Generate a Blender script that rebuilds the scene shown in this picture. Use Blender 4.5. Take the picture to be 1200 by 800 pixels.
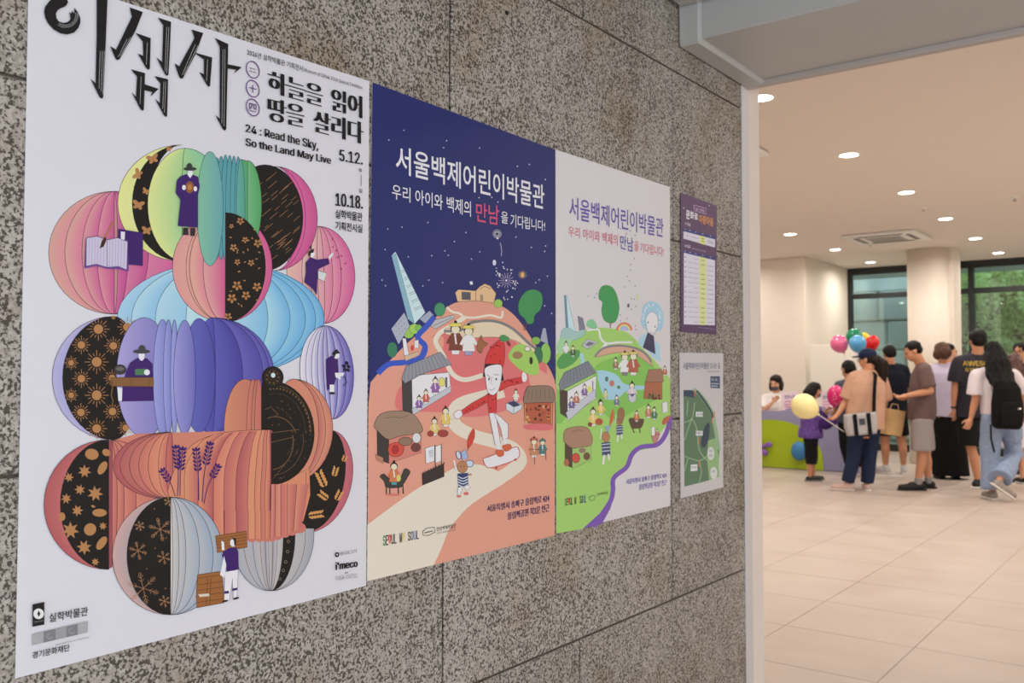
import bpy, bmesh, math, random
from mathutils import Vector, Matrix, Quaternion, noise
random.seed(7)
C = bpy.context.scene
TS = bpy.data.scenes.new('workbench')   # scratch scene for evaluating modifiers; removed at the end
PI = math.pi
for o in list(bpy.data.objects): bpy.data.objects.remove(o)

# ------------------------------------------------------------------ camera
FPX = 1070.0
YAW = math.radians(37.3)
PITCH = math.atan(37.0/FPX)
CAM = Vector((0, 0, 1.38))
RIGHT = Vector((math.cos(YAW), math.sin(YAW), 0))
FH = Vector((-math.sin(YAW), math.cos(YAW), 0))
FWD = (FH*math.cos(PITCH) + Vector((0, 0, math.sin(PITCH)))).normalized()
UP = RIGHT.cross(FWD).normalized()
cd = bpy.data.cameras.new('camera'); cam = bpy.data.objects.new('camera', cd)
C.collection.objects.link(cam); C.camera = cam
cd.sensor_width = 36; cd.lens = FPX/1200*36
cd.clip_start = 0.05; cd.clip_end = 200
M3 = Matrix((RIGHT, UP, -FWD)).transposed()
cam.matrix_world = Matrix.Translation(CAM) @ M3.to_4x4()
cd.dof.use_dof = True; cd.dof.focus_distance = 1.62; cd.dof.aperture_fstop = 8.5

# ------------------------------------------------------------------ daylight
w = bpy.data.worlds.new('daylight'); C.world = w; w.use_nodes = True
bg = w.node_tree.nodes['Background']
bg.inputs['Color'].default_value = (0.80, 0.86, 1.0, 1)   # even overcast sky
bg.inputs['Strength'].default_value = 1.85
C.view_settings.view_transform = 'Standard'; C.view_settings.look = 'None'
C.view_settings.gamma = 1; C.view_settings.use_curve_mapping = False
C.view_settings.exposure = 0.0
LAMP_POWER = 17.5
LAMP_GLOW = 14.0
LAMP_COL = (1.0, 0.93, 0.83)

def area_light(name, loc, target, sx, sy, power, col):
    l = bpy.data.lights.new(name, 'AREA'); l.shape = 'RECTANGLE'; l.size = sx; l.size_y = sy
    l.energy = power; l.color = col
    o = bpy.data.objects.new(name, l); C.collection.objects.link(o)
    o.location = loc
    o.rotation_euler = (Vector(target)-Vector(loc)).to_track_quat('-Z', 'Y').to_euler()
    return o
# added area light standing in for lobby daylight, behind and right of the camera
area_light('lobby_daylight_fill', (3.4, -0.9, 1.75), (-1.25, 1.0, 1.5), 3.2, 2.2, 54, (0.90, 0.94, 1.0))

# ------------------------------------------------------------------ pixel helpers: where a line of sight meets a real surface
def ray(px, py):
    return RIGHT*((px-600)/FPX) + UP*((400-py)/FPX) + FWD
def W(px, py, depth): return CAM + ray(px, py)*depth
def onplane(px, py, axis, val):
    d = ray(px, py); t = (val-CAM[axis])/d[axis]
    return CAM + d*t
WALLX = -1.25
CEIL = 3.28
def F(px, py): return onplane(px, py, 2, 0.0)
def K(ox, oy, s): return lambda *a: [(ox+a[i]/s, oy+a[i+1]/s) for i in range(0, len(a), 2)]

# ------------------------------------------------------------------ materials
def lin(c):
    c = c/255.0
    return c/12.92 if c <= 0.04045 else ((c+0.055)/1.055)**2.4
def L3(r, g, b): return (lin(r), lin(g), lin(b))
_M = {}
def mat(name, col, rough=0.6, metal=0, nscale=0, namp=0.0, bump=0.0, bscale=None, spec=0.5, sheen=0):
    if name in _M: return _M[name]
    m = bpy.data.materials.new(name); m.use_nodes = True; nt = m.node_tree
    b = nt.nodes['Principled BSDF']
    b.inputs['Base Color'].default_value = (*col, 1); b.inputs['Roughness'].default_value = rough
    b.inputs['Metallic'].default_value = metal; b.inputs['Specular IOR Level'].default_value = spec
    if sheen: b.inputs['Sheen Weight'].default_value = sheen
    if nscale:
        tc = nt.nodes.new('ShaderNodeTexCoord'); n = nt.nodes.new('ShaderNodeTexNoise')
        n.inputs['Scale'].default_value = nscale; n.inputs['Detail'].default_value = 6
        nt.links.new(tc.outputs['Object'], n.inputs['Vector'])
        r = nt.nodes.new('ShaderNodeValToRGB')
        r.color_ramp.elements[0].position = 0.3; r.color_ramp.elements[1].position = 0.7
        r.color_ramp.elements[0].color = (*[max(0, c*(1-namp)) for c in col], 1)
        r.color_ramp.elements[1].color = (*[min(1, c*(1+namp)) for c in col], 1)
        nt.links.new(n.outputs['Fac'], r.inputs['Fac']); nt.links.new(r.outputs['Color'], b.inputs['Base Color'])
        if bump:
            bp = nt.nodes.new('ShaderNodeBump'); bp.inputs['Strength'].default_value = bump; bp.inputs['Distance'].default_value = 0.01
            n2 = nt.nodes.new('ShaderNodeTexNoise'); n2.inputs['Scale'].default_value = bscale or nscale*3
            nt.links.new(tc.outputs['Object'], n2.inputs['Vector'])
            nt.links.new(n2.outputs['Fac'], bp.inputs['Height']); nt.links.new(bp.outputs['Normal'], b.inputs['Normal'])
    _M[name] = m
    return m
def emit(name, col, s):
    m = bpy.data.materials.new(name); m.use_nodes = True; nt = m.node_tree
    nt.nodes.clear(); e = nt.nodes.new('ShaderNodeEmission'); o = nt.nodes.new('ShaderNodeOutputMaterial')
    e.inputs[0].default_value = (*col, 1); e.inputs[1].default_value = s
    nt.links.new(e.outputs[0], o.inputs[0]); return m

def granite():
    m = bpy.data.materials.new('flamed_granite'); m.use_nodes = True; nt = m.node_tree; N = nt.nodes; Lk = nt.links
    b = N['Principled BSDF']; b.inputs['Roughness'].default_value = 0.72
    g = N.new('ShaderNodeNewGeometry'); oi = N.new('ShaderNodeObjectInfo')
    def nz(scale, det, rough=0.6, off=0):
        mp = N.new('ShaderNodeMapping'); mp.inputs['Location'].default_value = (off, off*1.7, off*.3)
        Lk.new(g.outputs['Position'], mp.inputs['Vector'])
        n = N.new('ShaderNodeTexNoise'); n.inputs['Scale'].default_value = scale; n.inputs['Detail'].default_value = det
        n.inputs['Roughness'].default_value = rough; Lk.new(mp.outputs[0], n.inputs['Vector']); return n
    def ramp(src, p0, c0, p1, c1):
        r = N.new('ShaderNodeValToRGB'); e = r.color_ramp.elements
        e[0].position = p0; e[0].color = (*c0, 1); e[1].position = p1; e[1].color = (*c1, 1)
        Lk.new(src, r.inputs['Fac']); return r
    def mix(f, a, bb, mode='MIX'):
        x = N.new('ShaderNodeMix'); x.data_type = 'RGBA'; x.blend_type = mode
        if isinstance(f, float): x.inputs['Factor'].default_value = f
        else: Lk.new(f, x.inputs['Factor'])
        for i, v in ((6, a), (7, bb)):
            if isinstance(v, tuple): x.inputs[i].default_value = (*v, 1)
            else: Lk.new(v, x.inputs[i])
        return x.outputs[2]
    base = ramp(nz(130, 4, .7, 3).outputs['Fac'], .35, L3(160, 152, 138), .65, L3(204, 198, 186))
    speck = nz(210, 2, .55, 11); big = nz(5.5, 4, .6, 1); mid = nz(38, 3, .6, 7)
    # dark mica clusters, denser in some areas
    s = N.new('ShaderNodeMath'); s.operation = 'MULTIPLY_ADD'; Lk.new(big.outputs['Fac'], s.inputs[0]); s.inputs[1].default_value = 0.16
    Lk.new(speck.outputs['Fac'], s.inputs[2])
    s2 = N.new('ShaderNodeMath'); s2.operation = 'MULTIPLY_ADD'; Lk.new(mid.outputs['Fac'], s2.inputs[0]); s2.inputs[1].default_value = 0.10
    Lk.new(s.outputs[0], s2.inputs[2])
    mk = ramp(s2.outputs[0], .625, (0, 0, 0), .70, (1, 1, 1))
    c = mix(mk.outputs[0], base.outputs[0], L3(84, 77, 67))
    br = ramp(nz(3.2, 5, .65, 20).outputs['Fac'], .50, (1, 1, 1), .74, L3(214, 200, 172))
    c = mix(1.0, c, br.outputs[0], 'MULTIPLY')
    tone = ramp(oi.outputs['Random'], 0, (.86, .86, .86), 1, (1, 1, 1))
    c = mix(1.0, c, tone.outputs[0], 'MULTIPLY')
    Lk.new(c, b.inputs['Base Color'])
    bp = N.new('ShaderNodeBump'); bp.inputs['Strength'].default_value = .5; bp.inputs['Distance'].default_value = .002
    Lk.new(speck.outputs['Fac'], bp.inputs['Height']); Lk.new(bp.outputs[0], b.inputs['Normal'])
    return m
def tile_mat():
    m = bpy.data.materials.new('porcelain_floor_tile'); m.use_nodes = True; nt = m.node_tree; N = nt.nodes; Lk = nt.links
    b = N['Principled BSDF']; g = N.new('ShaderNodeNewGeometry')
    mp = N.new('ShaderNodeMapping'); mp.inputs['Rotation'].default_value = (0, 0, -.55); mp.inputs['Scale'].default_value = (.9, 1.7, 1)
    Lk.new(g.outputs['Position'], mp.inputs[0])
    n = N.new('ShaderNodeTexNoise'); n.inputs['Scale'].default_value = 2.2; n.inputs['Detail'].default_value = 8; n.inputs['Roughness'].default_value = .62
    Lk.new(mp.outputs[0], n.inputs['Vector'])
    r = N.new('ShaderNodeValToRGB'); e = r.color_ramp.elements
    e[0].position = .28; e[0].color = (*L3(184, 168, 158), 1); e[1].position = .75; e[1].color = (*L3(200, 185, 176), 1)
    Lk.new(n.outputs['Fac'], r.inputs[0]); Lk.new(r.outputs[0], b.inputs['Base Color'])
    r2 = N.new('ShaderNodeMapRange'); r2.inputs['To Min'].default_value = .30; r2.inputs['To Max'].default_value = .48
    Lk.new(n.outputs['Fac'], r2.inputs[0]); Lk.new(r2.outputs[0], b.inputs['Roughness'])
    return m
GRAN = granite(); TILE = tile_mat()
WHITE = mat('warm_white_paint', L3(236, 226, 214), .75, nscale=14, namp=.012)
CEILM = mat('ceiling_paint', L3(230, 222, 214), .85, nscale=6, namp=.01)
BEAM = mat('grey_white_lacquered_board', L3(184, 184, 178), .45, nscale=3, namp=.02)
FRAMEM = mat('black_window_frame', L3(28, 32, 33), .4)
GROUT = mat('grout', L3(172, 158, 146), .8)
MORT = mat('dark_joint_mortar', L3(104, 98, 84), .9, nscale=60, namp=.2)

# ------------------------------------------------------------------ mesh helpers
def new_obj(name, me, m=None, parent=None):
    o = bpy.data.objects.new(name, me); C.collection.objects.link(o)
    if m is not None and not me.materials: me.materials.append(m)
    if parent is not None: o.parent = parent
    return o
def fin(bm, name, m, parent=None, smooth=False):
    bmesh.ops.recalc_face_normals(bm, faces=bm.faces)
    me = bpy.data.meshes.new(name); bm.to_mesh(me); bm.free()
    if smooth:
        for p in me.polygons: p.use_smooth = True
    return new_obj(name, me, m, parent)
def box(bm, x0, x1, y0, y1, z0, z1, bevel=0):
    r = bmesh.ops.create_cube(bm, size=1)
    for v in r['verts']:
        v.co = Vector((x0+(v.co.x+.5)*(x1-x0), y0+(v.co.y+.5)*(y1-y0), z0+(v.co.z+.5)*(z1-z0)))
    if bevel:
        es = list({e for v in r['verts'] for e in v.link_edges})
        bmesh.ops.bevel(bm, geom=es, offset=bevel, segments=1, affect='EDGES', clamp_overlap=True)
def boxo(name, x0, x1, y0, y1, z0, z1, m, parent=None, bevel=0):
    bm = bmesh.new(); box(bm, x0, x1, y0, y1, z0, z1, bevel); return fin(bm, name, m, parent)
def tag(o, label=None, cat=None, group=None, kind=None):
    if label: o['label'] = label
    if cat: o['category'] = cat
    if group: o['group'] = group
    if kind: o['kind'] = kind
    return o
def empty(name, loc=(0, 0, 0), **k):
    o = bpy.data.objects.new(name, None); C.collection.objects.link(o); o.location = loc
    o.empty_display_size = .1
    o['_'] = 1; del o['_']
    return tag(o, **k)
def attach(o, root):
    """parent o (built in world coordinates) to a root empty standing at its own place"""
    o.parent = root; o.matrix_parent_inverse = Matrix.Translation(root.location).inverted(); return o
def S(o, label=None): o['kind'] = 'structure'; return tag(o, label) if label else o
# ================================================================== granite wall of the lobby
YE = 2.934
wall = S(boxo('wall_left', WALLX-.16, WALLX-.008, -1.6, YE, 0, 2.6, MORT), 'dark grey-brown granite clad wall that carries the posters')
wall['category'] = 'wall'
ZC = [0.0, .20, .722, 1.245, 1.773, 2.283, 2.6]
JA = [-.574, .427, 1.428, 2.429]; JB = [-1.07, -.07, .93, 1.932]
def vj(k):
    if k % 2 == 0: c = list(JA)
    else: c = list(JB)
    return [-1.6]+[v for v in c if -1.6 < v < YE]+[YE]
gs = [1, 0, 1, 0, 1, 0]
shift = {4: 0.0, 2: -.018, 1: -.012, 3: 0, 5: .01, 0: 0}
rg = random.Random(3)
for k in range(6):
    js = vj(1 if k in (1, 3, 5) else 0)
    js = [js[0]]+[j+shift[k] for j in js[1:-1]]+[js[-1]]
    for a, b in zip(js, js[1:]):
        g = .0021; p = rg.uniform(-.0008, .0008)
        bm = bmesh.new()
        box(bm, WALLX-.008, WALLX+p, a+(g*1.7 if a > -1.5 else 0), b-(g*1.5 if b < YE-.01 else 0), ZC[k]+g*1.25, ZC[k+1]-g*1.25, .0022)
        o = fin(bm, 'stone_slab', GRAN, wall)
# small drilled hole near the top: a dark disc, its shade put into colour
hp = onplane(594, 15, 0, WALLX+.001)
bm = bmesh.new(); bmesh.ops.create_cone(bm, cap_ends=True, segments=12, radius1=.006, radius2=.004, depth=.0022, matrix=Matrix.Translation(hp) @ Matrix.Rotation(PI/2, 4, 'Y'))
fin(bm, 'drilled_hole_disc', mat('hole_dark', L3(30, 20, 14), .8), wall)
# trim at the wall end
S(boxo('trim_1', WALLX-.16, WALLX+.004, YE, YE+.056, 0, 2.42, mat('jamb_paint', L3(214, 210, 206), .5), bevel=.003), 'white painted jamb strip closing the end of the granite wall')
# lintel across the opening
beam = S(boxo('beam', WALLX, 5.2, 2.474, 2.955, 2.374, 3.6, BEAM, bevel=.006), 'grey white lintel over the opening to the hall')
beam['category'] = 'beam'
o = boxo('edge_strip', WALLX, 5.2, 2.955, 2.99, 2.358, 3.6, mat('lintel_edge', L3(186, 176, 166), .5), beam, bevel=.004)
o = boxo('side_casing', WALLX+.001, WALLX+.074, 2.462, 2.985, 2.360, 3.6, BEAM, beam, bevel=.008)
# lobby ceiling, lobby floor
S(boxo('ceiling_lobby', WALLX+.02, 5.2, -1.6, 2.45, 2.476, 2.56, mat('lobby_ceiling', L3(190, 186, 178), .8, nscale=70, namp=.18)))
# ================================================================== hall shell
XF, YF, YW = -5.2, 14.7, 16.95
XL, XR = -9.0, 4.6
S(boxo('ceiling_hall', XL-.1, XR+.1, 2.99, YW+.05, CEIL, CEIL+.15, CEILM), 'flat white hall ceiling with round downlights')
S(boxo('wall_back', XL, XF, YF, YW+.1, 0, CEIL, WHITE, bevel=.01), 'cream white wall behind the reception counter')
S(boxo('wall_far_left', XL-.1, XL, 2.9, YF, 0, CEIL, WHITE))
S(boxo('wall_partition', XL, WALLX-.001, YE+.056, YE+.156, 0, CEIL, WHITE))
S(boxo('wall_partition', XL, WALLX-.17, YE-.25, YE+.05, 0, CEIL, WHITE))
S(boxo('wall_right', XR, XR+.1, 2.9, YW+.1, 0, CEIL, WHITE))
S(boxo('wall_lintel_top', WALLX, 5.2, 2.90, 2.992, 3.0, 3.6, WHITE))
# round column in front of the windows
bm = bmesh.new()
c0 = Vector((-3.40, 15.05)); 
bmesh.ops.create_cone(bm, cap_ends=True, segments=72, radius1=.30, radius2=.30, depth=CEIL, matrix=Matrix.Translation((c0.x, c0.y, CEIL/2)))
col = S(fin(bm, 'column', WHITE), 'round cream white column in front of the windows')
for p in col.data.polygons: p.use_smooth = abs(p.normal.z) < .5
S(boxo('column_casing', -3.34, -3.035, 15.02, 15.52, 0, CEIL, WHITE, col, bevel=.008))
# ------------------------------------------------ floor: tiles
TX, TY, X0, Y0 = .667, .655, -1.204, 4.27
floor = S(boxo('floor', XL, XR, -1.6, YW+.1, -.08, -.0025, GROUT), 'beige porcelain tile floor of the hall')
floor['category'] = 'floor'
def tilemesh(w_, h_):
    bm = bmesh.new(); box(bm, 0, w_-.004, 0, h_-.004, -.0025, .0, .0009)
    me = bpy.data.meshes.new('floor_tile'); bm.to_mesh(me); bm.free(); me.materials.append(TILE); return me
tm = tilemesh(TX, TY)
rest = bmesh.new()
for i in range(-12, 10):
    for j in range(-9, 21):
        x = X0+i*TX+.002; y = Y0+j*TY+.002
        if x < XL or x+TX > XR+.5 or y+TY > YW+.6: continue
        if -7 <= i <= 4 and -2 <= j <= 9 and not (x+TX < WALLX and y < YE):
            o = new_obj('floor_tile', tm, None, floor); o.location = (x, y, 0)
        else: box(rest, x, x+TX-.004, y, y+TY-.004, -.0025, 0)
o = fin(rest, 'floor_tile_field', TILE, floor); o['kind'] = 'stuff'
# ------------------------------------------------ windows
def glassm():
    m = bpy.data.materials.new('tinted_glass'); m.use_nodes = True; nt = m.node_tree; N = nt.nodes; N.clear()
    out = N.new('ShaderNodeOutputMaterial'); t = N.new('ShaderNodeBsdfTransparent'); g = N.new('ShaderNodeBsdfGlossy'); mx = N.new('ShaderNodeMixShader')
    f = N.new('ShaderNodeFresnel'); f.inputs[0].default_value = 1.5
    ad = N.new('ShaderNodeMath'); ad.operation = 'MULTIPLY_ADD'; ad.inputs[1].default_value = 2.0; ad.inputs[2].default_value = .05
    t.inputs[0].default_value = (.74, .90, .86, 1); g.inputs['Roughness'].default_value = .02; g.inputs[0].default_value = (.9, .97, .95, 1)
    nt.links.new(f.outputs[0], ad.inputs[0]); nt.links.new(ad.outputs[0], mx.inputs[0])
    nt.links.new(t.outputs[0], mx.inputs[1]); nt.links.new(g.outputs[0], mx.inputs[2]); nt.links.new(mx.outputs[0], out.inputs[0])
    return m
GLASS = glassm()
def window(n, x0, x1, mull, zr, label):
    bm = bmesh.new(); y0, y1 = YW-.02, YW+.08; t = .075
    box(bm, x0, x1, y0, y1, 0, .12); box(bm, x0, x1, y0, y1, CEIL-.12, CEIL)
    box(bm, x0, x0+t, y0, y1, .12, CEIL-.12); box(bm, x1-t, x1, y0, y1, .12, CEIL-.12)
    wf = S(fin(bm, 'window_%d' % n, FRAMEM), label); wf['category'] = 'window'
    xs = [x0+t]+mull+[x1-t]
    for mx_ in mull: boxo('mullion', mx_-.04, mx_+.04, y0-.03, y1, .12, CEIL-.12, FRAMEM, wf)
    for a, b in zip(xs, xs[1:]):
        a2 = a+(.04 if a in mull else 0); b2 = b-(.04 if b in mull else 0)
        boxo('transom', a2, b2, y0, y1, zr-.045, zr+.045, FRAMEM, wf)
        boxo('pane', a2, b2, y0+.045, y0+.052, .12, zr-.045, GLASS, wf)
        boxo('pane', a2, b2, y0+.045, y0+.052, zr+.045, CEIL-.12, GLASS, wf)
zr = onplane(1030, 346, 1, YW).z
xm = onplane(1139, 380, 1, YW).x
window(1, XF, -3.85, [], zr, 'black framed window left of the round column with a stone wall outside')
window(2, -3.85, 0.6, [xm, xm+1.9], zr, 'black framed window right of the round column with trees outside')
window(3, 0.6, XR, [2.6], zr, 'black framed window further along the window wall')
# ------------------------------------------------ low partition in front of the side wall
pa = onplane(950, 404, 1, YF-.03); pb = onplane(1003, 404, 1, YF-.03)
S(boxo('trim_2', pa.x, -4.30, YF-.05, YF-.015, 0, pa.z, mat('panel_white', L3(240, 234, 226), .5), bevel=.004), 'low white partition panel beside the wall corner')
# ------------------------------------------------ outside: stone wall, canopy, ground, trees
STONE = mat('pale_concrete', L3(226, 230, 230), .9, nscale=2.2, namp=.12, bump=.6, bscale=9)
gnd = S(boxo('ground_outside', -14, 12, YW+.1, 34, -.12, -.05, mat('outside_paving', L3(150, 150, 140), .9, nscale=3, namp=.1)))
can = S(boxo('canopy_outside', -9, 8, YW+.09, YW+2.3, CEIL+.02, CEIL+.3, mat('soffit', L3(214, 222, 220), .8)), 'pale soffit outside above the windows')
rs = empty('retaining_wall', (-5.6, 19.9, 0), label='pale weathered stone block wall outside the left window', cat='wall')
rz = random.Random(11)
for r_ in range(6):
    xx = -9.5+(.6 if r_ % 2 else 0)
    while xx < -4.55:
        ww = rz.uniform(.9, 1.5); x2 = min(xx+ww, -4.5)
        d_ = rz.uniform(-.06, .06)
        o = boxo('stone', xx+.012, x2-.012, 20+d_, 20.6, r_*.62+.012, r_*.62+.608, STONE, None, bevel=.03); attach(o, rs); xx = x2
# ================================================================== ceiling fittings
LRIM = mat('lamp_rim', L3(238, 236, 230), .4); GLOW = emit('lamp_diffuser', (1.0, .93, .82), LAMP_GLOW)
def meshof(fn, m, name, smooth=False):
    bm = bmesh.new(); fn(bm); bmesh.ops.recalc_face_normals(bm, faces=bm.faces)
    me = bpy.data.meshes.new(name); bm.to_mesh(me); bm.free(); me.materials.append(m); return me
def ring(bm, r0, r1, z0, z1, n=36):
    vs = []
    for k in range(n):
        a = 2*PI*k/n; c, s = math.cos(a), math.sin(a)
        vs.append([bm.verts.new((c*r, s*r, z)) for r, z in ((r0, z1), (r0, z0), (r1, z0+.002), (r1, z1))])
    for k in range(n):
        a, b = vs[k], vs[(k+1) % n]
        for q in range(4): bm.faces.new((a[q], b[q], b[(q+1) % 4], a[(q+1) % 4]))
rim_me = meshof(lambda bm: ring(bm, .078, .096, -.008, 0), LRIM, 'rim')
dif_me = meshof(lambda bm: bmesh.ops.create_cone(bm, cap_ends=True, segments=36, radius1=.078, radius2=.078, depth=.003, matrix=Matrix.Translation((0, 0, -.0035))), GLOW, 'diffuser')
ll = bpy.data.lights.new('downlight_light', 'AREA'); ll.shape = 'DISK'; ll.size = .15; ll.energy = LAMP_POWER; ll.color = LAMP_COL; ll.spread = math.radians(165)
def downlight(p, label, i=0):
    e = empty('ceiling_light', (p.x, p.y, CEIL), label=label, cat='ceiling light', group='round downlights in the hall ceiling')
    new_obj('rim', rim_me, None, e); new_obj('diffuser', dif_me, None, e)
    lo = bpy.data.objects.new('lamp', ll); C.collection.objects.link(lo); lo.parent = e; lo.location = (0, 0, -.012)
vis = [((892, 114), 'round recessed downlight nearest the opening, just beyond the jamb'),
 ((995, 181), 'round recessed downlight second nearest in the long row'),
 ((1062, 225), 'round recessed downlight third in the long row, before the small sprinkler'),
 ((1108, 256), 'round recessed downlight in the long row, right of the air conditioner'),
 ((1143, 279), 'round recessed downlight in the long row, just right of the column top'),
 ((1170, 296), 'round recessed downlight last in the long row, by the window head'),
 ((926, 274), 'round recessed downlight above the cream wall behind the counter'),
 ((979, 292), 'round recessed downlight near the ceiling corner of the cream wall'),
 ((1020, 307), 'round recessed downlight directly in front of the left window head')]
pts = []
for (px, py), lb in vis:
    p = onplane(px, py, 2, CEIL); pts.append(p); downlight(p, lb)
bx, by = pts[0].x, pts[0].y; gx, gy = 2.06, (pts[5].y-pts[0].y)/5
for i in (1, 2, 3):  # unseen rows continuing the grid, added to light the hall
    for j in range(0, 6):
        downlight(Vector((bx+gx*i, by+gy*j, CEIL)), 'unseen round recessed downlight added to light the right of the hall')
for j in (0, 1, 2): downlight(Vector((bx-gx, by+gy*j, CEIL)), 'round recessed downlight hidden behind the granite wall, kept to light the hall')  # hidden downlights, kept for the light they give the hall
for j in (1, 3, 4): downlight(Vector((bx-2*gx, by+gy*j, CEIL)), 'round recessed downlight hidden behind the granite wall, kept to light the hall')
# ceiling cassette air conditioners
ACW = mat('ac_white', L3(236, 236, 232), .4)
ACD = mat('ac_slot', L3(120, 118, 112), .6)
def cassette(x0, x1, y0, y1, label):
    e = empty('air_conditioner', ((x0+x1)/2, (y0+y1)/2, CEIL-.003), label=label, cat='air conditioner')
    hx, hy = (x1-x0)/2, (y1-y0)/2
    bm = bmesh.new(); box(bm, -hx, hx, -hy, hy, -.035, 0, .012); fin(bm, 'panel', ACW, e)
    bm = bmesh.new(); box(bm, -hx*.52, hx*.52, -hy*.52, hy*.52, -.043, -.036, .004); g = fin(bm, 'grille', ACW, e)
    for k in range(9):
        yy = -hy*.46+k*hy*.92/8
        boxo('slat', -hx*.48, hx*.48, yy-.006, yy+.006, -.046, -.043, ACD, g)
    for s in (-1, 1):
        boxo('louvre', -hx*.6, hx*.6, s*hy*.72-.03, s*hy*.72+.03, -.040, -.035, ACD, e)
        boxo('louvre', s*hx*.72-.03, s*hx*.72+.03, -hy*.6, hy*.6, -.040, -.035, ACD, e)
cassette(-3.99, -3.03, 12.72, 13.66, 'white square ceiling air conditioner in front of the column')
cassette(-3.9, -2.95, 6.6, 7.53, 'white square ceiling air conditioner partly hidden by the jamb strip')
def sprinkler(px, py, label):
    p = onplane(px, py, 2, CEIL)
    e = empty('sprinkler', (p.x, p.y, CEIL), label=label, cat='sprinkler')
    new_obj('rose', meshof(lambda bm: bmesh.ops.create_cone(bm, cap_ends=True, segments=20, radius1=.028, radius2=.04, depth=.012, matrix=Matrix.Translation((0, 0, -.006))), ACW, 'rose'), None, e)
    new_obj('head', meshof(lambda bm: bmesh.ops.create_cone(bm, cap_ends=True, segments=12, radius1=.018, radius2=.008, depth=.03, matrix=Matrix.Translation((0, 0, -.027))), mat('chrome', (.6, .6, .6), .25, 1), 'head'), None, e)
sprinkler(1082, 243.5, 'small white sprinkler head between the downlights')
sprinkler(1189, 231, 'small white ceiling detector near the right edge')
sprinkler(1019.5, 285, 'small white ceiling fitting beside the far air conditioner')
# ================================================================== printed posters: flat coloured print on real paper
def prmat():
    m = bpy.data.materials.new('printed_ink'); m.use_nodes = True; nt = m.node_tree
    b = nt.nodes['Principled BSDF']; a = nt.nodes.new('ShaderNodeAttribute'); a.attribute_name = 'ink'
    nt.links.new(a.outputs['Color'], b.inputs['Base Color']); b.inputs['Roughness'].default_value = .5
    b.inputs['Specular IOR Level'].default_value = .3
    return m
INK = prmat()
_fc = bpy.data.curves.new('type', 'FONT'); _fo = bpy.data.objects.new('type', _fc); TS.collection.objects.link(_fo)
_tc = {}
try:
    import os
    _inter = bpy.data.fonts.load(os.path.join(bpy.utils.system_resource('DATAFILES'), 'fonts', 'Inter.woff2'))   # Blender's own bundled typeface
except Exception:
    _inter = None
_base = _fc.font
_fc2 = bpy.data.curves.new('type', 'FONT'); _fo2 = bpy.data.objects.new('type', _fc2); TS.collection.objects.link(_fo2)
if _inter: _fc2.font = _inter
def textmesh(s, bold):
    k = (s, bold)
    if k not in _tc:
        c_, o_ = (_fc2, _fo2) if all(ord(ch) < 0x2100 for ch in s) else (_fc, _fo)
        c_.body = s; c_.offset = bold; c_.resolution_u = 3; c_.dimensions = '2D'; c_.fill_mode = 'BOTH'
        TS.view_layers[0].update(); dg = TS.view_layers[0].depsgraph
        me = o_.evaluated_get(dg).to_mesh()
        vs = [(v.co.x, v.co.y) for v in me.vertices]; fs = [tuple(p.vertices) for p in me.polygons]
        o_.evaluated_get(dg).to_mesh_clear()
        _tc[k] = (vs, fs)
    return _tc[k]
STEP = 1.6e-6
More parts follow.
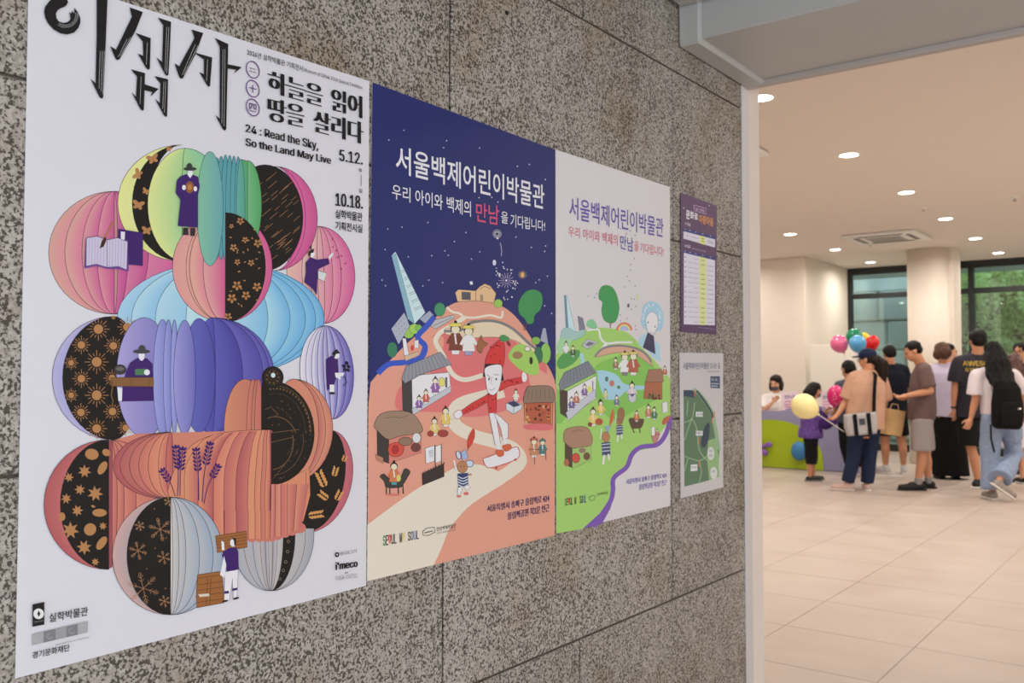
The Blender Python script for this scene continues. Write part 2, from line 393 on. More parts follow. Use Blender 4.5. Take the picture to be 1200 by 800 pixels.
class Art:
    """collects flat coloured shapes given where they stand on the wall; build() prints them on the paper"""
    def __init__(self, base, white, gain=.80, ds=.13):
        self.ds = ds; self.v, self.f, self.c = [], [], []; self.base = base; self.k = 0
        self.wl = [lin(x)/gain for x in white]
    def col(self, c):
        v = [min(.9, lin(x)/w_) for x, w_ in zip(c, self.wl)]; g = .25*v[0]+.6*v[1]+.15*v[2]
        return tuple(x*(1-self.ds)+g*self.ds for x in v)+(1,)
    def add(self, pts, faces, cols, single=None):
        z = self.base+self.k*STEP; self.k += 1
        o = len(self.v)
        for (x, y) in pts: self.v.append(onplane(x, y, 0, WALLX+.0034)); self.v[-1].x = WALLX+z
        for fc in faces:
            self.f.append([o+i for i in fc])
            if single: self.c += [single]*len(fc)
            else: self.c += [cols[i] for i in fc]
    def poly(self, pts, c, line=None, lw=.6):
        self.add(pts, [list(range(len(pts)))], None, self.col(c))
        if line: self.line(list(pts)+[pts[0]], lw, line)
    def ell(self, cx, cy, rx, ry, c, rot=0, n=24, a0=0, a1=360, line=None, lw=.6, c2=None):
        p = []
        r = math.radians(rot)
        for k in range(n+1 if a1-a0 < 360 else n):
            a = math.radians(a0+(a1-a0)*k/n); x, y = rx*math.cos(a), ry*math.sin(a)
            p.append((cx+x*math.cos(r)-y*math.sin(r), cy+x*math.sin(r)+y*math.cos(r)))
        if c2 is None: self.poly(p, c)
        else:
            A, B = self.col(c), self.col(c2)
            q = sorted(range(n//2+1))
            pts, fs, cs = [], [], []
            for i in range(n//2+1):
                a = PI*i/(n//2); x = -rx*math.cos(a); h = ry*math.sin(a); t = i/(n//2)
                for s in (-1, 1):
                    y = s*h; pts.append((cx+x*math.cos(r)-y*math.sin(r), cy+x*math.sin(r)+y*math.cos(r)))
                    cs.append(tuple(A[j]*(1-t)+B[j]*t for j in range(4)))
            for i in range(n//2): fs.append((2*i, 2*i+2, 2*i+3, 2*i+1))
            self.add(pts, fs, cs)
        if line: self.line(p+[p[0]], lw, line)
    def line(self, pts, w, c):
        P = [Vector(p) for p in pts]; n = len(P); vs, fs = [], []
        for i in range(n):
            d = (P[min(i+1, n-1)]-P[max(i-1, 0)])
            d = d.normalized() if d.length > 1e-9 else Vector((1, 0)); q = Vector((-d.y, d.x))*w/2
            vs += [tuple(P[i]+q), tuple(P[i]-q)]
        for i in range(n-1): fs.append((2*i, 2*i+1, 2*i+3, 2*i+2))
        self.add(vs, fs, None, self.col(c))
    def curve(self, pts, w, c, n=8):
        self.line(smooth(pts, n), w, c)
    def blob(self, pts, c, n=6, line=None, lw=.6):
        q = smooth(list(pts)+[pts[0], pts[1]], n, True); self.poly(q, c)
        if line: self.line(q+[q[0]], lw, line)
    def text(self, s, xl, tl, bl, xr, tr, br, c, bold=.0, smear=0):
        """s fills the quadrilateral (left x, top y, bottom y, right x, top y, bottom y)"""
        vs, fs = textmesh(s, bold)
        if not vs: return
        x0 = min(v[0] for v in vs); x1 = max(v[0] for v in vs); y0 = min(v[1] for v in vs); y1 = max(v[1] for v in vs)
        # perspective-true spacing along the wall: interpolate on the wall plane, not in the picture
        A, B, D, E = (onplane(a_, b_, 0, WALLX+.0034) for a_, b_ in ((xl, bl), (xr, br), (xl, tl), (xr, tr)))
        z = self.base+self.k*STEP; self.k += 1; o = len(self.v); cc = self.col(c)
        for (x, y) in vs:
            u = (x-x0)/(x1-x0); v = (y-y0)/(y1-y0)
            if smear: u = smear*.5+u*(1-smear)
            p = (A*(1-u)+B*u)*(1-v)+(D*(1-u)+E*u)*v
            self.v.append(Vector((WALLX+z, p.y, p.z)))
        for fc in fs:
            self.f.append([o+i for i in fc]); self.c += [cc]*len(fc)
        if smear:   # heavy uprights, fine cross strokes: the print repeated a little along the line
            n0 = len(vs); nf = len(fs); z2 = 0
            for q in (-.5, .5, -.25, .25):
                o2 = len(self.v); sh = (B-A)*smear*q; z2 += STEP
                for i in range(n0): self.v.append(self.v[o+i]+sh+Vector((z2, 0, 0)))
                for fc in fs: self.f.append([o2+i for i in fc]); self.c += [cc]*len(fc)
            self.k += 5
    # slices of a paper lantern: meridians between two poles
    def mer(self, cx, yt, yb, off, n=22, lean=0):
        return [(cx+lean*(k/n-.5)+off*math.sin(PI*k/n), (yt+yb)/2-(yb-yt)/2*math.cos(PI*k/n)) for k in range(n+1)]
    def slice(self, cx, yt, yb, o1, o2, c1, c2, lean=0, edge=(40, 24, 40), lw=.55):
        m1 = self.mer(cx, yt, yb, o1, lean=lean); m2 = self.mer(cx, yt, yb, o2, lean=lean)
        A, B = self.col(c1), self.col(c2); pts, cs, fs = [], [], []
        n = len(m1); K_ = 4
        for i in range(n):
            for k in range(K_+1):
                t = k/K_; pts.append((m1[i][0]*(1-t)+m2[i][0]*t, m1[i][1])); cs.append(tuple(A[j]*(1-t)+B[j]*t for j in range(4)))
        for i in range(n-1):
            for k in range(K_): a = i*(K_+1)+k; fs.append((a, a+1, a+K_+2, a+K_+1))
        self.add(pts, fs, cs)
        if edge: self.line(m1, lw, edge); self.line(m2, lw, edge)
    def part(self, name, parent, label=None):
        if self.f: self.build(name, parent, label)
        self.v, self.f, self.c = [], [], []
    def build(self, name, parent, label=None):
        me = bpy.data.meshes.new(name); rl = parent.location
        me.from_pydata([tuple(p-rl) for p in self.v], [], self.f)
        a = me.color_attributes.new('ink', 'FLOAT_COLOR', 'CORNER')
        a.data.foreach_set('color', [x for c in self.c for x in c]); me.materials.append(INK)
        o = bpy.data.objects.new(name, me); C.collection.objects.link(o); o.parent = parent
        # face the room
        me.update(); flip = [p.index for p in me.polygons if p.normal.x < 0]
        if flip:
            bm = bmesh.new(); bm.from_mesh(me); bm.faces.ensure_lookup_table()
            bmesh.ops.reverse_faces(bm, faces=[bm.faces[i] for i in flip]); bm.to_mesh(me); bm.free()
        if label: o['label'] = label
        return o
def smooth(p, n=8, closed=False):
    P = [Vector(q) for q in p]; r = []
    N_ = len(P)
    if closed:
        P = P[:-2]; N_ = len(P)
        idx = lambda i: P[i % N_]; rng = range(N_)
    else:
        idx = lambda i: P[max(0, min(N_-1, i))]; rng = range(N_-1)
    for i in rng:
        a, b, c_, d = idx(i-1), idx(i), idx(i+1), idx(i+2)
        for k in range(n):
            t = k/n
            r.append(tuple(.5*((2*b)+(c_-a)*t+(2*a-5*b+4*c_-d)*t*t+(3*b-a-3*c_+d)*t**3)))
    if not closed: r.append(tuple(P[-1]))
    return r
def paper(quad, colr, label, rough=.42, gap=.0035):
    """quad: TL TR BR BL picture corners of the sheet on the wall"""
    ps = [onplane(x, y, 0, WALLX+gap) for x, y in quad]
    root = empty('poster', tuple((ps[2]+ps[3])/2), label=label, cat='poster')
    bm = bmesh.new(); n = 14; rl = root.location
    gr = []
    for i in range(n+1):
        u = i/n; row = []
        for j in range(n+1):
            v = j/n; p = (ps[0]*(1-u)+ps[1]*u)*(1-v)+(ps[3]*(1-u)+ps[2]*u)*v
            row.append((bm.verts.new(p-rl+Vector((-.0004, 0, 0))), bm.verts.new(p-rl+Vector((-.0010, 0, 0)))))
        gr.append(row)
    for i in range(n):
        for j in range(n):
            bm.faces.new([gr[i][j][0], gr[i][j+1][0], gr[i+1][j+1][0], gr[i+1][j][0]])
            bm.faces.new([gr[i][j][1], gr[i+1][j][1], gr[i+1][j+1][1], gr[i][j+1][1]])
    for i in range(n):
        for a, b in (((i, 0), (i+1, 0)), ((i, n), (i+1, n)), ((0, i), (0, i+1)), ((n, i), (n, i+1))):
            bm.faces.new([gr[a[0]][a[1]][0], gr[b[0]][b[1]][0], gr[b[0]][b[1]][1], gr[a[0]][a[1]][1]])
    m = mat('paper_%d_%d_%d' % tuple(int(x*99) for x in colr), colr, rough, spec=.35)
    fin(bm, 'paper_sheet', m, root)
    return root
PW = (.80, .80, .82)

# ------------------------------------------------------------------ poster 1: paper lanterns
p1 = paper([(34, -34), (433, 95), (429.3, 686), (18, 795)], PW, 'large white poster of colourful folding paper lanterns under black Korean brush lettering')
A = Art(.0033, (205, 205, 215), ds=.19)
BK = (22, 20, 18); GO = (176, 118, 52)
T3, T4, T5, T6, T7, T8 = K(50, 150, 3.81), K(230, 170, 3.81), K(40, 350, 3.81), K(230, 360, 3.81), K(40, 530, 3.81), K(220, 530, 3.81)
# pink lantern, far left
cx, yt, yb = 134, 224, 368
for a, b, c1, c2 in ((-77, -58, (205, 150, 135), (214, 130, 145)), (-58, -38, (206, 152, 140), (216, 110, 150)), (-38, -20, (208, 142, 142), (205, 80, 148)),
                     (-20, 0, (214, 130, 150), (196, 62, 140)), (0, 4, (190, 130, 130), (190, 130, 130)), (4, 16, (200, 90, 150), (190, 60, 140)),
                     (16, 40, (208, 110, 155), (190, 60, 140)), (40, 77, (208, 110, 155), (205, 70, 150))):
    A.slice(cx, yt, yb, a, b, c1, c2)
A.part('printed_lantern', p1)
# pink lantern, far right
cx, yt, yb = 376, 265, 379
for a, b, c1, c2 in ((-40, -22, (230, 176, 160), (224, 150, 160)), (-22, -12, (235, 186, 170), (225, 140, 160)), (-12, -4, (235, 186, 170), (225, 150, 165)),
                     (-4, 4, (230, 160, 165), (228, 140, 165)), (4, 14, (226, 140, 160), (222, 110, 155)), (14, 24, (228, 140, 165), (220, 95, 155)), (24, 40, (226, 120, 160), (208, 70, 150))):
    A.slice(cx, yt, yb, a, b, c1, c2, lean=6)
A.part('printed_lantern', p1)
# yellow-green lantern
cx, yt, yb = 213, 169.7, 306
A.slice(cx, yt, yb, -75, -58, (214, 216, 118), (206, 214, 126))
A.slice(cx, yt, yb, -58, -37, BK, BK)
def butterfly(x, y, s, rot):
    c, q = math.cos(rot), math.sin(rot)
    for dx, dy, rx, ry, rr in ((-2.4, -1.5, 2.6, 1.7, 35), (2.4, -1.5, 2.6, 1.7, -35), (-1.8, 1.8, 1.8, 1.4, -35), (1.8, 1.8, 1.8, 1.4, 35), (0, 0, .5, 2.4, 0)):
        A.ell(x+(dx*c-dy*q)*s, y+(dx*q+dy*c)*s, rx*s, ry*s, GO, rr+math.degrees(rot), 10)
for x, y, s, r in ((179, 186, 1.5, -.3), (161.5, 204, 1.4, -1.2), (171, 224, 1.0, .4), (162, 240, 1.5, .2), (172, 270, 1.3, .1), (198, 174.5, .8, .3), (189.5, 288, .8, 1)): butterfly(x, y, s, r)
A.slice(cx+4, yt+4, yb, -44, -4, (206, 216, 120), (150, 200, 130))
A.slice(cx+4, yt+4, yb, -4, 46, (150, 200, 130), (110, 190, 150))
A.part('printed_lantern', p1)
# black stroke-patterned lantern, right
cx, yt, yb = 322, 193, 317
A.slice(cx, yt+2, yb, 34, 50, (214, 80, 155), (196, 66, 140)); A.slice(cx, yt+2, yb, 28, 36, (200, 60, 140), (218, 84, 160))
A.slice(cx-12, yt, yb, -40, 45, BK, BK)
rr = random.Random(5)
for k in range(70):
    x = rr.uniform(296, 350); y = rr.uniform(200, 308)
    e = ((x-312)/43)**2+((y-255)/60)**2
    if e > .82: continue
    l = rr.uniform(4, 11); A.line([(x-l*.5, y+l*.42), (x+l*.5, y-l*.42)], .55, (150, 104, 60))
A.part('printed_lantern', p1)
# light blue lantern
cx, yt, yb = 258, 307, 441
for a, b, c1, c2 in ((-121, -104, (150, 196, 226), (130, 190, 232)), (-104, -76, (160, 204, 230), (120, 184, 230)), (-76, -40, (160, 204, 230), (130, 190, 235)),
                     (-40, 0, (170, 210, 235), (150, 204, 238)), (0, 56, (170, 212, 238), (104, 178, 232)), (56, 82, (150, 205, 240), (84, 170, 232)), (82, 100, (120, 190, 238), (80, 168, 232)),
                     (100, 112, (110, 186, 238), (76, 164, 230)), (112, 122, (110, 186, 238), (70, 160, 230))):
    A.slice(cx, yt, yb, a, b, c1, c2, edge=(40, 60, 90))
A.part('printed_lantern', p1)
# front small pink lantern with gilded blossoms
cx, yt, yb = 264, 249, 377
for a, b, c1, c2 in ((-62, -46, (216, 140, 140), (214, 150, 140)), (-46, -42, (220, 168, 140), (214, 120, 130)), (-42, -26, (222, 160, 140), (216, 120, 140)), (-26, 0, (214, 150, 150), (206, 64, 136))):
    A.slice(cx, yt, yb, a, b, c1, c2)
A.slice(cx, yt, yb, 38, 55, (204, 110, 140), (206, 66, 140))
A.slice(cx, yt, yb, 0, 47, BK, BK)
def flower(x, y, s, n=5, c=GO):
    for k in range(n):
        a = 2*PI*k/n+.3; A.ell(x+math.cos(a)*s, y+math.sin(a)*s, s*.62, s*.45, c, math.degrees(a), 8)
    A.ell(x, y, s*.3, s*.3, (90, 60, 30), 0, 6)
for x, y, s in [(281.5, 259, 2.8), (271, 265, 1.8), (287, 281, 2.4), (273.5, 290, 2.8), (302, 285, 3.2), (278, 307, 2.3), (294, 308, 2.5), (277.5, 334.5, 3.6), (301, 336, 3.4), (271.5, 349.5, 3.6), (288, 346, 3.3), (267, 371, 3), (283, 283, 1.6), (294, 297, 1.2), (296, 360, 1.5)]: flower(x, y, s)
for k in range(16):
    x = rr.uniform(270, 304); y = rr.uniform(268, 362); A.ell(x, y, .7, 1.6, GO, rr.uniform(0, 180), 6)
A.part('printed_lantern', p1)
# teal ellipse and its folds
A.slice(283, 187, 290, -6, 24, (60, 160, 120), (60, 160, 70))
for k, x in enumerate((252, 257, 262, 267, 272, 277)):
    A.ell(x+2, 244-k*.5, 5.5-k*.3, 62-abs(k-2)*1.2, (70, 160, 168), 0, 28, c2=(48, 138, 158), line=(20, 60, 90), lw=.5)
A.ell(282, 246, 5, 60, (80, 170, 160), 0, 28, c2=(56, 150, 130), line=(20, 60, 90), lw=.5)
A.slice(290, 188, 292, 0, 16.5, (96, 176, 120), (56, 158, 76))
A.ell(246, 244.5, 15.5, 67, (120, 190, 150), 0, 40, c2=(70, 150, 170), line=(20, 70, 80), lw=.5)
A.slice(cx, yt, yb, 0, 47, BK, BK)
for x, y, s in [(281.5, 259, 2.8), (271, 265, 1.8), (287, 281, 2.4), (273.5, 290, 2.8), (302, 285, 3.2), (278, 307, 2.3), (294, 308, 2.5), (277.5, 334.5, 3.6), (301, 336, 3.4), (271.5, 349.5, 3.6), (288, 346, 3.3), (267, 371, 3)]: flower(x, y, s)
for k in range(22):
    x = rr.uniform(270, 304); y = rr.uniform(268, 362); A.ell(x, y, .7, 1.8, GO, rr.uniform(0, 180), 6)
A.part('printed_lantern', p1)
# violet lantern with the black sun disc
cx, yt, yb = 133, 370.5, 515
A.slice(cx, yt, yb, -72, -60, (170, 166, 214), (158, 156, 212)); A.slice(cx, yt, yb, -60, 30, BK, BK)
def sun(x, y, r):
    A.ell(x, y, r, r, GO, 0, 16)
    for k in range(16):
        a = 2*PI*k/16; l = r*(2.4 if k % 2 == 0 else 1.9)
        A.line([(x+math.cos(a)*r*1.25, y+math.sin(a)*r*1.25), (x+math.cos(a)*l, y+math.sin(a)*l)], .7, GO)
for x, y, r in ((115, 385.5, 5.6), (149, 383, 5), (95, 404, 4.5), (132.5, 405, 4.5), (113, 424, 5.8), (95, 443.5, 4.5), (113, 463, 5.8), (94.5, 483, 4.5), (131.5, 482, 4.5), (113, 502, 5.2), (83, 425, 3.4), (83, 463, 3.4), (131, 443, 4.2), (147, 501, 4), (132.5, 372, 1)): sun(x, y, r)
cx, yt, yb = 248, 372, 508
A.slice(cx, yt+3, yb-1, -34, 63+10, (90, 84, 176), (70, 62, 160), edge=(20, 20, 90))
for a, b, c1, c2 in ((-20, 4, (80, 84, 186), (72, 66, 170)), (4, 36, (84, 84, 186), (64, 58, 158)), (36, 60, (92, 88, 186), (74, 66, 166)), (60, 68, (96, 92, 186), (76, 68, 166)), (68, 73, (100, 96, 190), (80, 72, 170))):
    A.slice(cx, yt, yb, a, b, c1, c2, edge=(20, 20, 80))
A.ell(233, 440, 19, 67, (96, 104, 200), 0, 40, c2=(62, 60, 160), line=(20, 20, 80), lw=.5)
A.ell(168.5, 442, 32.5, 70, (168, 158, 218), 0, 44, c2=(92, 90, 184), line=(30, 26, 90), lw=.5)
for x, rx in ((190, 11), (197, 6)): A.ell(x, 442, rx, 68, (150, 160, 226), 0, 32, c2=(92, 98, 190), line=(20, 20, 80), lw=.5)
A.ell(204, 442, 4.5, 68, (150, 160, 226), 0, 28, c2=(110, 116, 200), line=(20, 20, 80), lw=.5)
A.ell(216, 442, 13, 67, (150, 150, 220), 0, 36, c2=(84, 84, 180), line=(20, 20, 80), lw=.5)
A.part('printed_lantern', p1)
# violet lantern at the right
cx, yt, yb = 385, 381.5, 491
for a, b, c1, c2 in ((-34, -27, (226, 214, 236), (196, 190, 230)), (-27, -20, (220, 210, 236), (176, 174, 222)), (-20, -13, (226, 216, 238), (150, 148, 210)), (-13, -6, (206, 202, 234), (120, 116, 196)),
                     (-6, 0, (196, 190, 230), (110, 106, 192)), (0, 10, (190, 186, 228), (96, 92, 186)), (10, 20, (176, 170, 224), (92, 88, 184)), (20, 29, (140, 130, 206), (84, 80, 176))):
    A.slice(cx, yt, yb, a, b, c1, c2, lean=8, edge=(40, 30, 90))
A.part('printed_lantern', p1)
# wheat lantern right bottom
A.slice(372, 504, 624, 24, 40, (196, 96, 110), (186, 84, 104), lean=-30)
A.slice(372, 504, 623, -16, 31, BK, BK, lean=-30)
def leafs(x, y, n, ang, s):
    for k in range(n):
        t = k*s*1.1; px, py = x+math.cos(ang)*t, y+math.sin(ang)*t
        for q in (-1, 1): A.ell(px+math.cos(ang+q*1.0)*s, py+math.sin(ang+q*1.0)*s, s, s*.42, (204, 140, 50), math.degrees(ang+q*.6), 8)
for x, y, n, a, s in ((380, 569, 5, -2.0, 3.4), (391, 557, 4, -1.3, 2.4), (383, 584, 4, -2.5, 2.7), (394, 585, 4, -1.1, 2.6), (362, 604, 5, -.15, 3.0), (402, 540, 3, -1.2, 2)): leafs(x, y, n, a, s)
A.part('printed_lantern', p1)
# copper lanterns
cx, yt, yb = 340, 444, 566
A.slice(cx, yt, yb, -20, 41, (206, 120, 90), (206, 128, 98), lean=-6); A.slice(cx, yt, yb, 33, 41, (190, 96, 92), (206, 128, 98), lean=-6); A.slice(cx, yt, yb, 41, 49.5, (212, 134, 100), (196, 112, 96), lean=-6)
A.ell(287, 503, 25, 59, (210, 134, 92), 0, 40, c2=(176, 84, 80), line=(84, 30, 34), lw=.5)
for x_, r_, q_ in ((296, 7.5, 0), (300, 6, 6), (303, 5, 0)): A.ell(x_, 503, r_, 59, (206-q_*4, 116, 90), 0, 30, c2=(180, 88, 82), line=(84, 30, 34), lw=.5)
m = A.mer(317, 446, 568, 51); A.poly(m+[(305.5, 520), (305.5, 456), (307, 447)], BK)
for rad, c_ in ((43, (120, 86, 48)), (36, (90, 66, 40))):
    A.line([(323+rad*math.cos(math.radians(a))*.95, 507+rad*1.28*math.sin(math.radians(a))) for a in range(-104, 96, 6)], .4, c_)
for k in range(34):
    a = math.radians(-100+k*5.7); x = 323+40*math.cos(a); y = 507+52*math.sin(a)
    A.line([(x-1, y), (x+1, y+.6)], .7, (140, 100, 52)); A.line([(x, y-1.3), (x, y+1.3)], .5, (140, 100, 52))
A.line([(322+28*math.cos(math.radians(a))*.95, 521+33*math.sin(math.radians(a))) for a in range(-110, 96, 6)], 1.0, (112, 80, 44))
A.line([(318+10*math.cos(math.radians(a)), 525+10*math.sin(math.radians(a))) for a in range(0, 361, 20)], .4, (90, 80, 60))
for q in (((317, 507), (350, 503)), ((318, 478), (326, 486)), ((322, 530), (323, 540)), ((330, 545), (342, 538)), ((310, 480), (318, 476))): A.line(q, .6, (120, 88, 50))
for k in range(12):
    x, y = rr.uniform(312, 345), rr.uniform(474, 555); A.ell(x, y, 1.2, 1.2, (70, 54, 34), 0, 8)
A.ell(319, 442, 12.8, 13, BK, 0, 28); A.ell(319, 442, 10, 10.2, (40, 32, 22), 0, 24)
for k in range(9):
    a = 2*PI*k/9; A.ell(319+7*math.cos(a), 442+7*math.sin(a), 1.6, 1.1, (96, 70, 36), math.degrees(a), 8)
A.ell(319.5, 439.5, 2.6, 2.9, (190, 214, 226), 0, 14)
A.part('printed_lantern', p1)
# copper ground behind the folds
A.poly([(131, 516), (160, 508), (300, 504), (300, 600), (215, 610), (205, 590), (150, 575), (135, 560)], (204, 118, 94))
# autumn-leaf lantern left
cx, yt, yb = 127, 515, 667
for a, b in ((0, 8), (8, 16), (16, 30), (30, 60)): A.slice(cx+2, yt, yb-6, a, b, (206, 120, 96), (190, 92, 88))
A.slice(cx, yt, yb, -76, -56, (176, 78, 84), (186, 92, 92)); A.slice(cx, yt, yb, -57, 0, BK, BK)
A.poly([(127, 516), (131, 516), (131, 664), (127, 666)], (150, 70, 80), (60, 20, 30), .4)
def maple(x, y, s, rot):
    p = []
    for k in range(14):
        a = rot+2*PI*k/14; q = s if k % 2 == 0 else s*.48
        p.append((x+q*math.cos(a), y+q*math.sin(a)))
    A.poly(p, GO)
for x, y, s, r in ((98.5, 552, 8, .2), (80, 559, 6, .9), (93, 573.5, 6.5, .5), (111, 578, 9.5, .1), (77, 584, 6.5, .3), (90, 598, 7, .8), (82, 621, 10.5, .2), (98, 641, 9, .6), (120, 616, 5, .3), (111, 658, 5, .1)): maple(x, y, s, r)
for x, y, rx, ry, r in ((107, 532, 8, 6.5, 10), (119.5, 548, 8.5, 4.5, -60), (124, 530, 5, 4, 30), (116, 600.5, 8.5, 4.6, 0), (105, 620, 7, 7.5, 40), (118.5, 636, 9, 4.6, -55), (72, 605, 4, 5, 0), (108.5, 593, 2.5, 1.4, 20)): A.ell(x, y, rx, ry, GO, r, 16)
A.part('printed_lantern', p1)
# big copper dome
cy0 = 512
seq = [(-60, (176, 86, 84)), (-49, (186, 96, 88)), (-38, (196, 104, 88)), (-27, (206, 116, 90)), (-15, (214, 128, 92)), (-6, (196, 98, 90)), (2, (180, 84, 84))]
A.slice(200, 506, 585, -68, -50, (170, 74, 82), (190, 96, 90))
for (a, c1), (b, c2) in zip(seq, seq[1:]): A.slice(200, 506, 584, a, b, c1, c2)
dome = [(206, 640)]+smooth([(196, 574), (206, 545), (226, 520), (255, 508), (290, 504), (316, 503.5)], 6)+[(316, 560), (340, 560), (362, 548), (363, 580), (355, 610), (345, 622), (334, 624), (326, 628), (316, 631), (302, 632), (290, 636), (276, 632), (250, 640)]
A.poly(dome, (212, 128, 88), (80, 30, 30), .5)
cols = [(214, 136, 88), (218, 132, 90), (206, 112, 92), (190, 92, 90), (176, 76, 86), (216, 130, 94), (206, 118, 92), (196, 108, 92)]
xs = [216, 232, 250, 262, 276, 290, 298, 305, 310, 316]
tops = [(250, 509), (262, 507.5), (272, 506.5), (281, 505.5), (292, 505), (300, 504.5), (306, 504), (310, 504), (313, 504), (316, 504)]
def colm(i, yb_):
    return smooth([tops[i], (tops[i][0]*.55+xs[i]*.45, 518), (xs[i]+1.5, 545), (xs[i]-.5, 580), (xs[i], yb_)], 5)
for i in range(9):
    l1 = colm(i, 634-(i*.6)); l2 = colm(i+1, 634-(i*.6))
    n = len(l1); pts = []; cs = []; fs = []
    ca, cb = A.col(cols[(i+3) % 8]), A.col(cols[i % 8])
    for k in range(n): pts += [l1[k], l2[k]]; cs += [cb, ca]
    for k in range(n-1): fs.append((2*k, 2*k+1, 2*k+3, 2*k+2))
    A.add(pts, fs, cs)
for i in range(10): A.line(colm(i, 633-i*.5), .5, (84, 30, 34))
for x, dx in ((321, 0), (325, 1), (330, 2), (336, 4)):
    A.line([(x, 566), (x+dx*.5, 600), (x+dx*.2, 626)], .5, (84, 30, 34))
A.line(smooth([(358, 553), (357, 585), (346, 620)], 6), .5, (84, 30, 34))
A.poly([(316, 504), (318.5, 504), (317, 630), (315.4, 630)], (150, 60, 80))
m = A.mer(317, 446, 568, 51); A.poly(m[11:]+[(317, 507)], BK)   # lower part of the astrolabe lies over the dome
A.line([(317+rad_*math.cos(math.radians(a)), 515+rad_*1.1*math.sin(math.radians(a))) for rad_ in (38,) for a in range(-10, 86, 5)], .5, (112, 80, 44))
A.line([(317+26*math.cos(math.radians(a)), 518+32*math.sin(math.radians(a))) for a in range(-15, 88, 5)], 1.0, (112, 80, 44))
A.line([(317, 518), (343, 512)], .6, (120, 88, 50)); A.line([(320, 560), (336, 540)], .6, (100, 74, 44))
A.part('printed_lantern', p1)
for k in range(46):
    a = math.radians(rr.uniform(-80, 80)); q_ = rr.choice((.55, .7, .82, .92)); x = 318+49*q_*math.cos(a); y = 508+58*q_*math.sin(a)
    if x > 319: A.line([(x-.9, y-.8), (x+.6, y+.2), (x-.2, y+1.2)], .4, (112, 82, 46))
# grey lantern with snowflake panel, front left
cx, yt, yb = 199, 582, 720
for a, b, c1, c2 in ((-68, -51, (196, 156, 152), (170, 150, 156)),): A.slice(cx, yt, yb, a, b, c1, c2)
A.slice(cx, yt, yb, -51, 0, BK, BK)
def flake(x, y, r, c=(166, 116, 70), big=False):
    for k in range(6):
        a = PI*k/3+.3; ex, ey = x+math.cos(a)*r, y+math.sin(a)*r
        A.line([(x, y), (ex, ey)], .6, c)
        if big: A.line([(ex+1.6*math.cos(t*PI/4), ey+1.6*math.sin(t*PI/4)) for t in range(9)], .5, c)
        for t in (.45, .7):
            for q in (-.7, .7):
                A.line([(x+math.cos(a)*r*t, y+math.sin(a)*r*t), (x+math.cos(a)*r*t+math.cos(a+q)*r*.28, y+math.sin(a)*r*t+math.sin(a+q)*r*.28)], .45, c)
for x, y, r, b in ((187, 620, 12, True), (163, 616, 6, False), (161, 645, 11, False), (191, 653, 8, False), (167, 689, 17, True), (192, 704, 7, False), (197, 587, 6, False)): flake(x, y, r, big=b)
for x, y in ((180, 596), (181, 642), (171, 666), (193, 689), (150, 673), (194, 630)): A.ell(x, y, .7, .7, GO, 0, 6)
for a, b, c1, c2 in ((0, 2.5, (206, 196, 190), (190, 190, 190)), (2.5, 10, (190, 186, 188), (170, 174, 184)), (10, 18, (184, 182, 188), (160, 168, 184)), (18, 34, (178, 178, 186), (150, 166, 188)),
                     (34, 50, (172, 174, 184), (140, 162, 190)), (50, 62, (164, 170, 184), (134, 158, 190))):
    A.slice(cx, yt, yb, a, b, c1, c2)
A.part('printed_lantern', p1)
# grey lantern right
cx, yb = 316, 692
def gm(o): return [(cx+o, 619)]+[(cx+o*math.cos(PI/2*k/12), 626+66*math.sin(PI/2*k/12)) for k in range(13)]
seqg = [(-46, (158, 164, 182)), (-32, (170, 168, 178)), (-21, (164, 166, 180)), (-12, (180, 172, 176)), (-6, (150, 150, 166)), (-2, (186, 178, 178)), (3, (150, 150, 166)), (8, (184, 176, 178)), (15, (170, 168, 176)),
        (29, (176, 172, 176)), (41, (170, 168, 176)), (51, (150, 156, 172))]
for (a, c1), (b, c2) in zip(seqg, seqg[1:]):
    g1, g2 = gm(a), gm(b); n = len(g1); pts, fs, cs = [], [], []
    blk = abs(a-15) < .1
    for k in range(n): pts += [g1[k], g2[k]]; cs += [A.col(BK if blk else c1), A.col(BK if blk else c2)]
    for k in range(n-1): fs.append((2*k, 2*k+1, 2*k+3, 2*k+2))
    A.add(pts, fs, cs); A.line(g1, .5, (50, 40, 50)); A.line(g2, .5, (50, 40, 50))
for x, y in ((337, 634), (336, 646), (334, 658), (331, 668), (327, 678)): A.line([(x+1.6*math.cos(t*PI/4), y+1.6*math.sin(t*PI/4)) for t in range(9)], .5, (150, 130, 110))
for x_, r_ in ((281, 7), (294, 6), (303, 5), (311, 4.5), (318, 4), (325, 4.5), (333, 5), (341, 6), (350, 7)):
    yy_ = 634-abs(x_-318)*.02-(max(0, x_-318)*.33); A.ell(x_, yy_-r_*.5-1, r_*1.1, r_*.9, (200, 106, 94), 0, 14)
for i in range(3, 9):
    ca, cb = A.col(cols[(i+3) % 8]), A.col(cols[i % 8]); A.add([(xs[i], 598), (xs[i+1], 598), (xs[i+1], 631), (xs[i], 631)], [(0, 1, 2, 3)], [cb, ca, ca, cb]); A.line([(xs[i], 598), (xs[i], 631)], .5, (84, 30, 34))
FT = [(317, 316), (322, 321), (328, 328), (336, 336), (347, 343), (361, 352)]
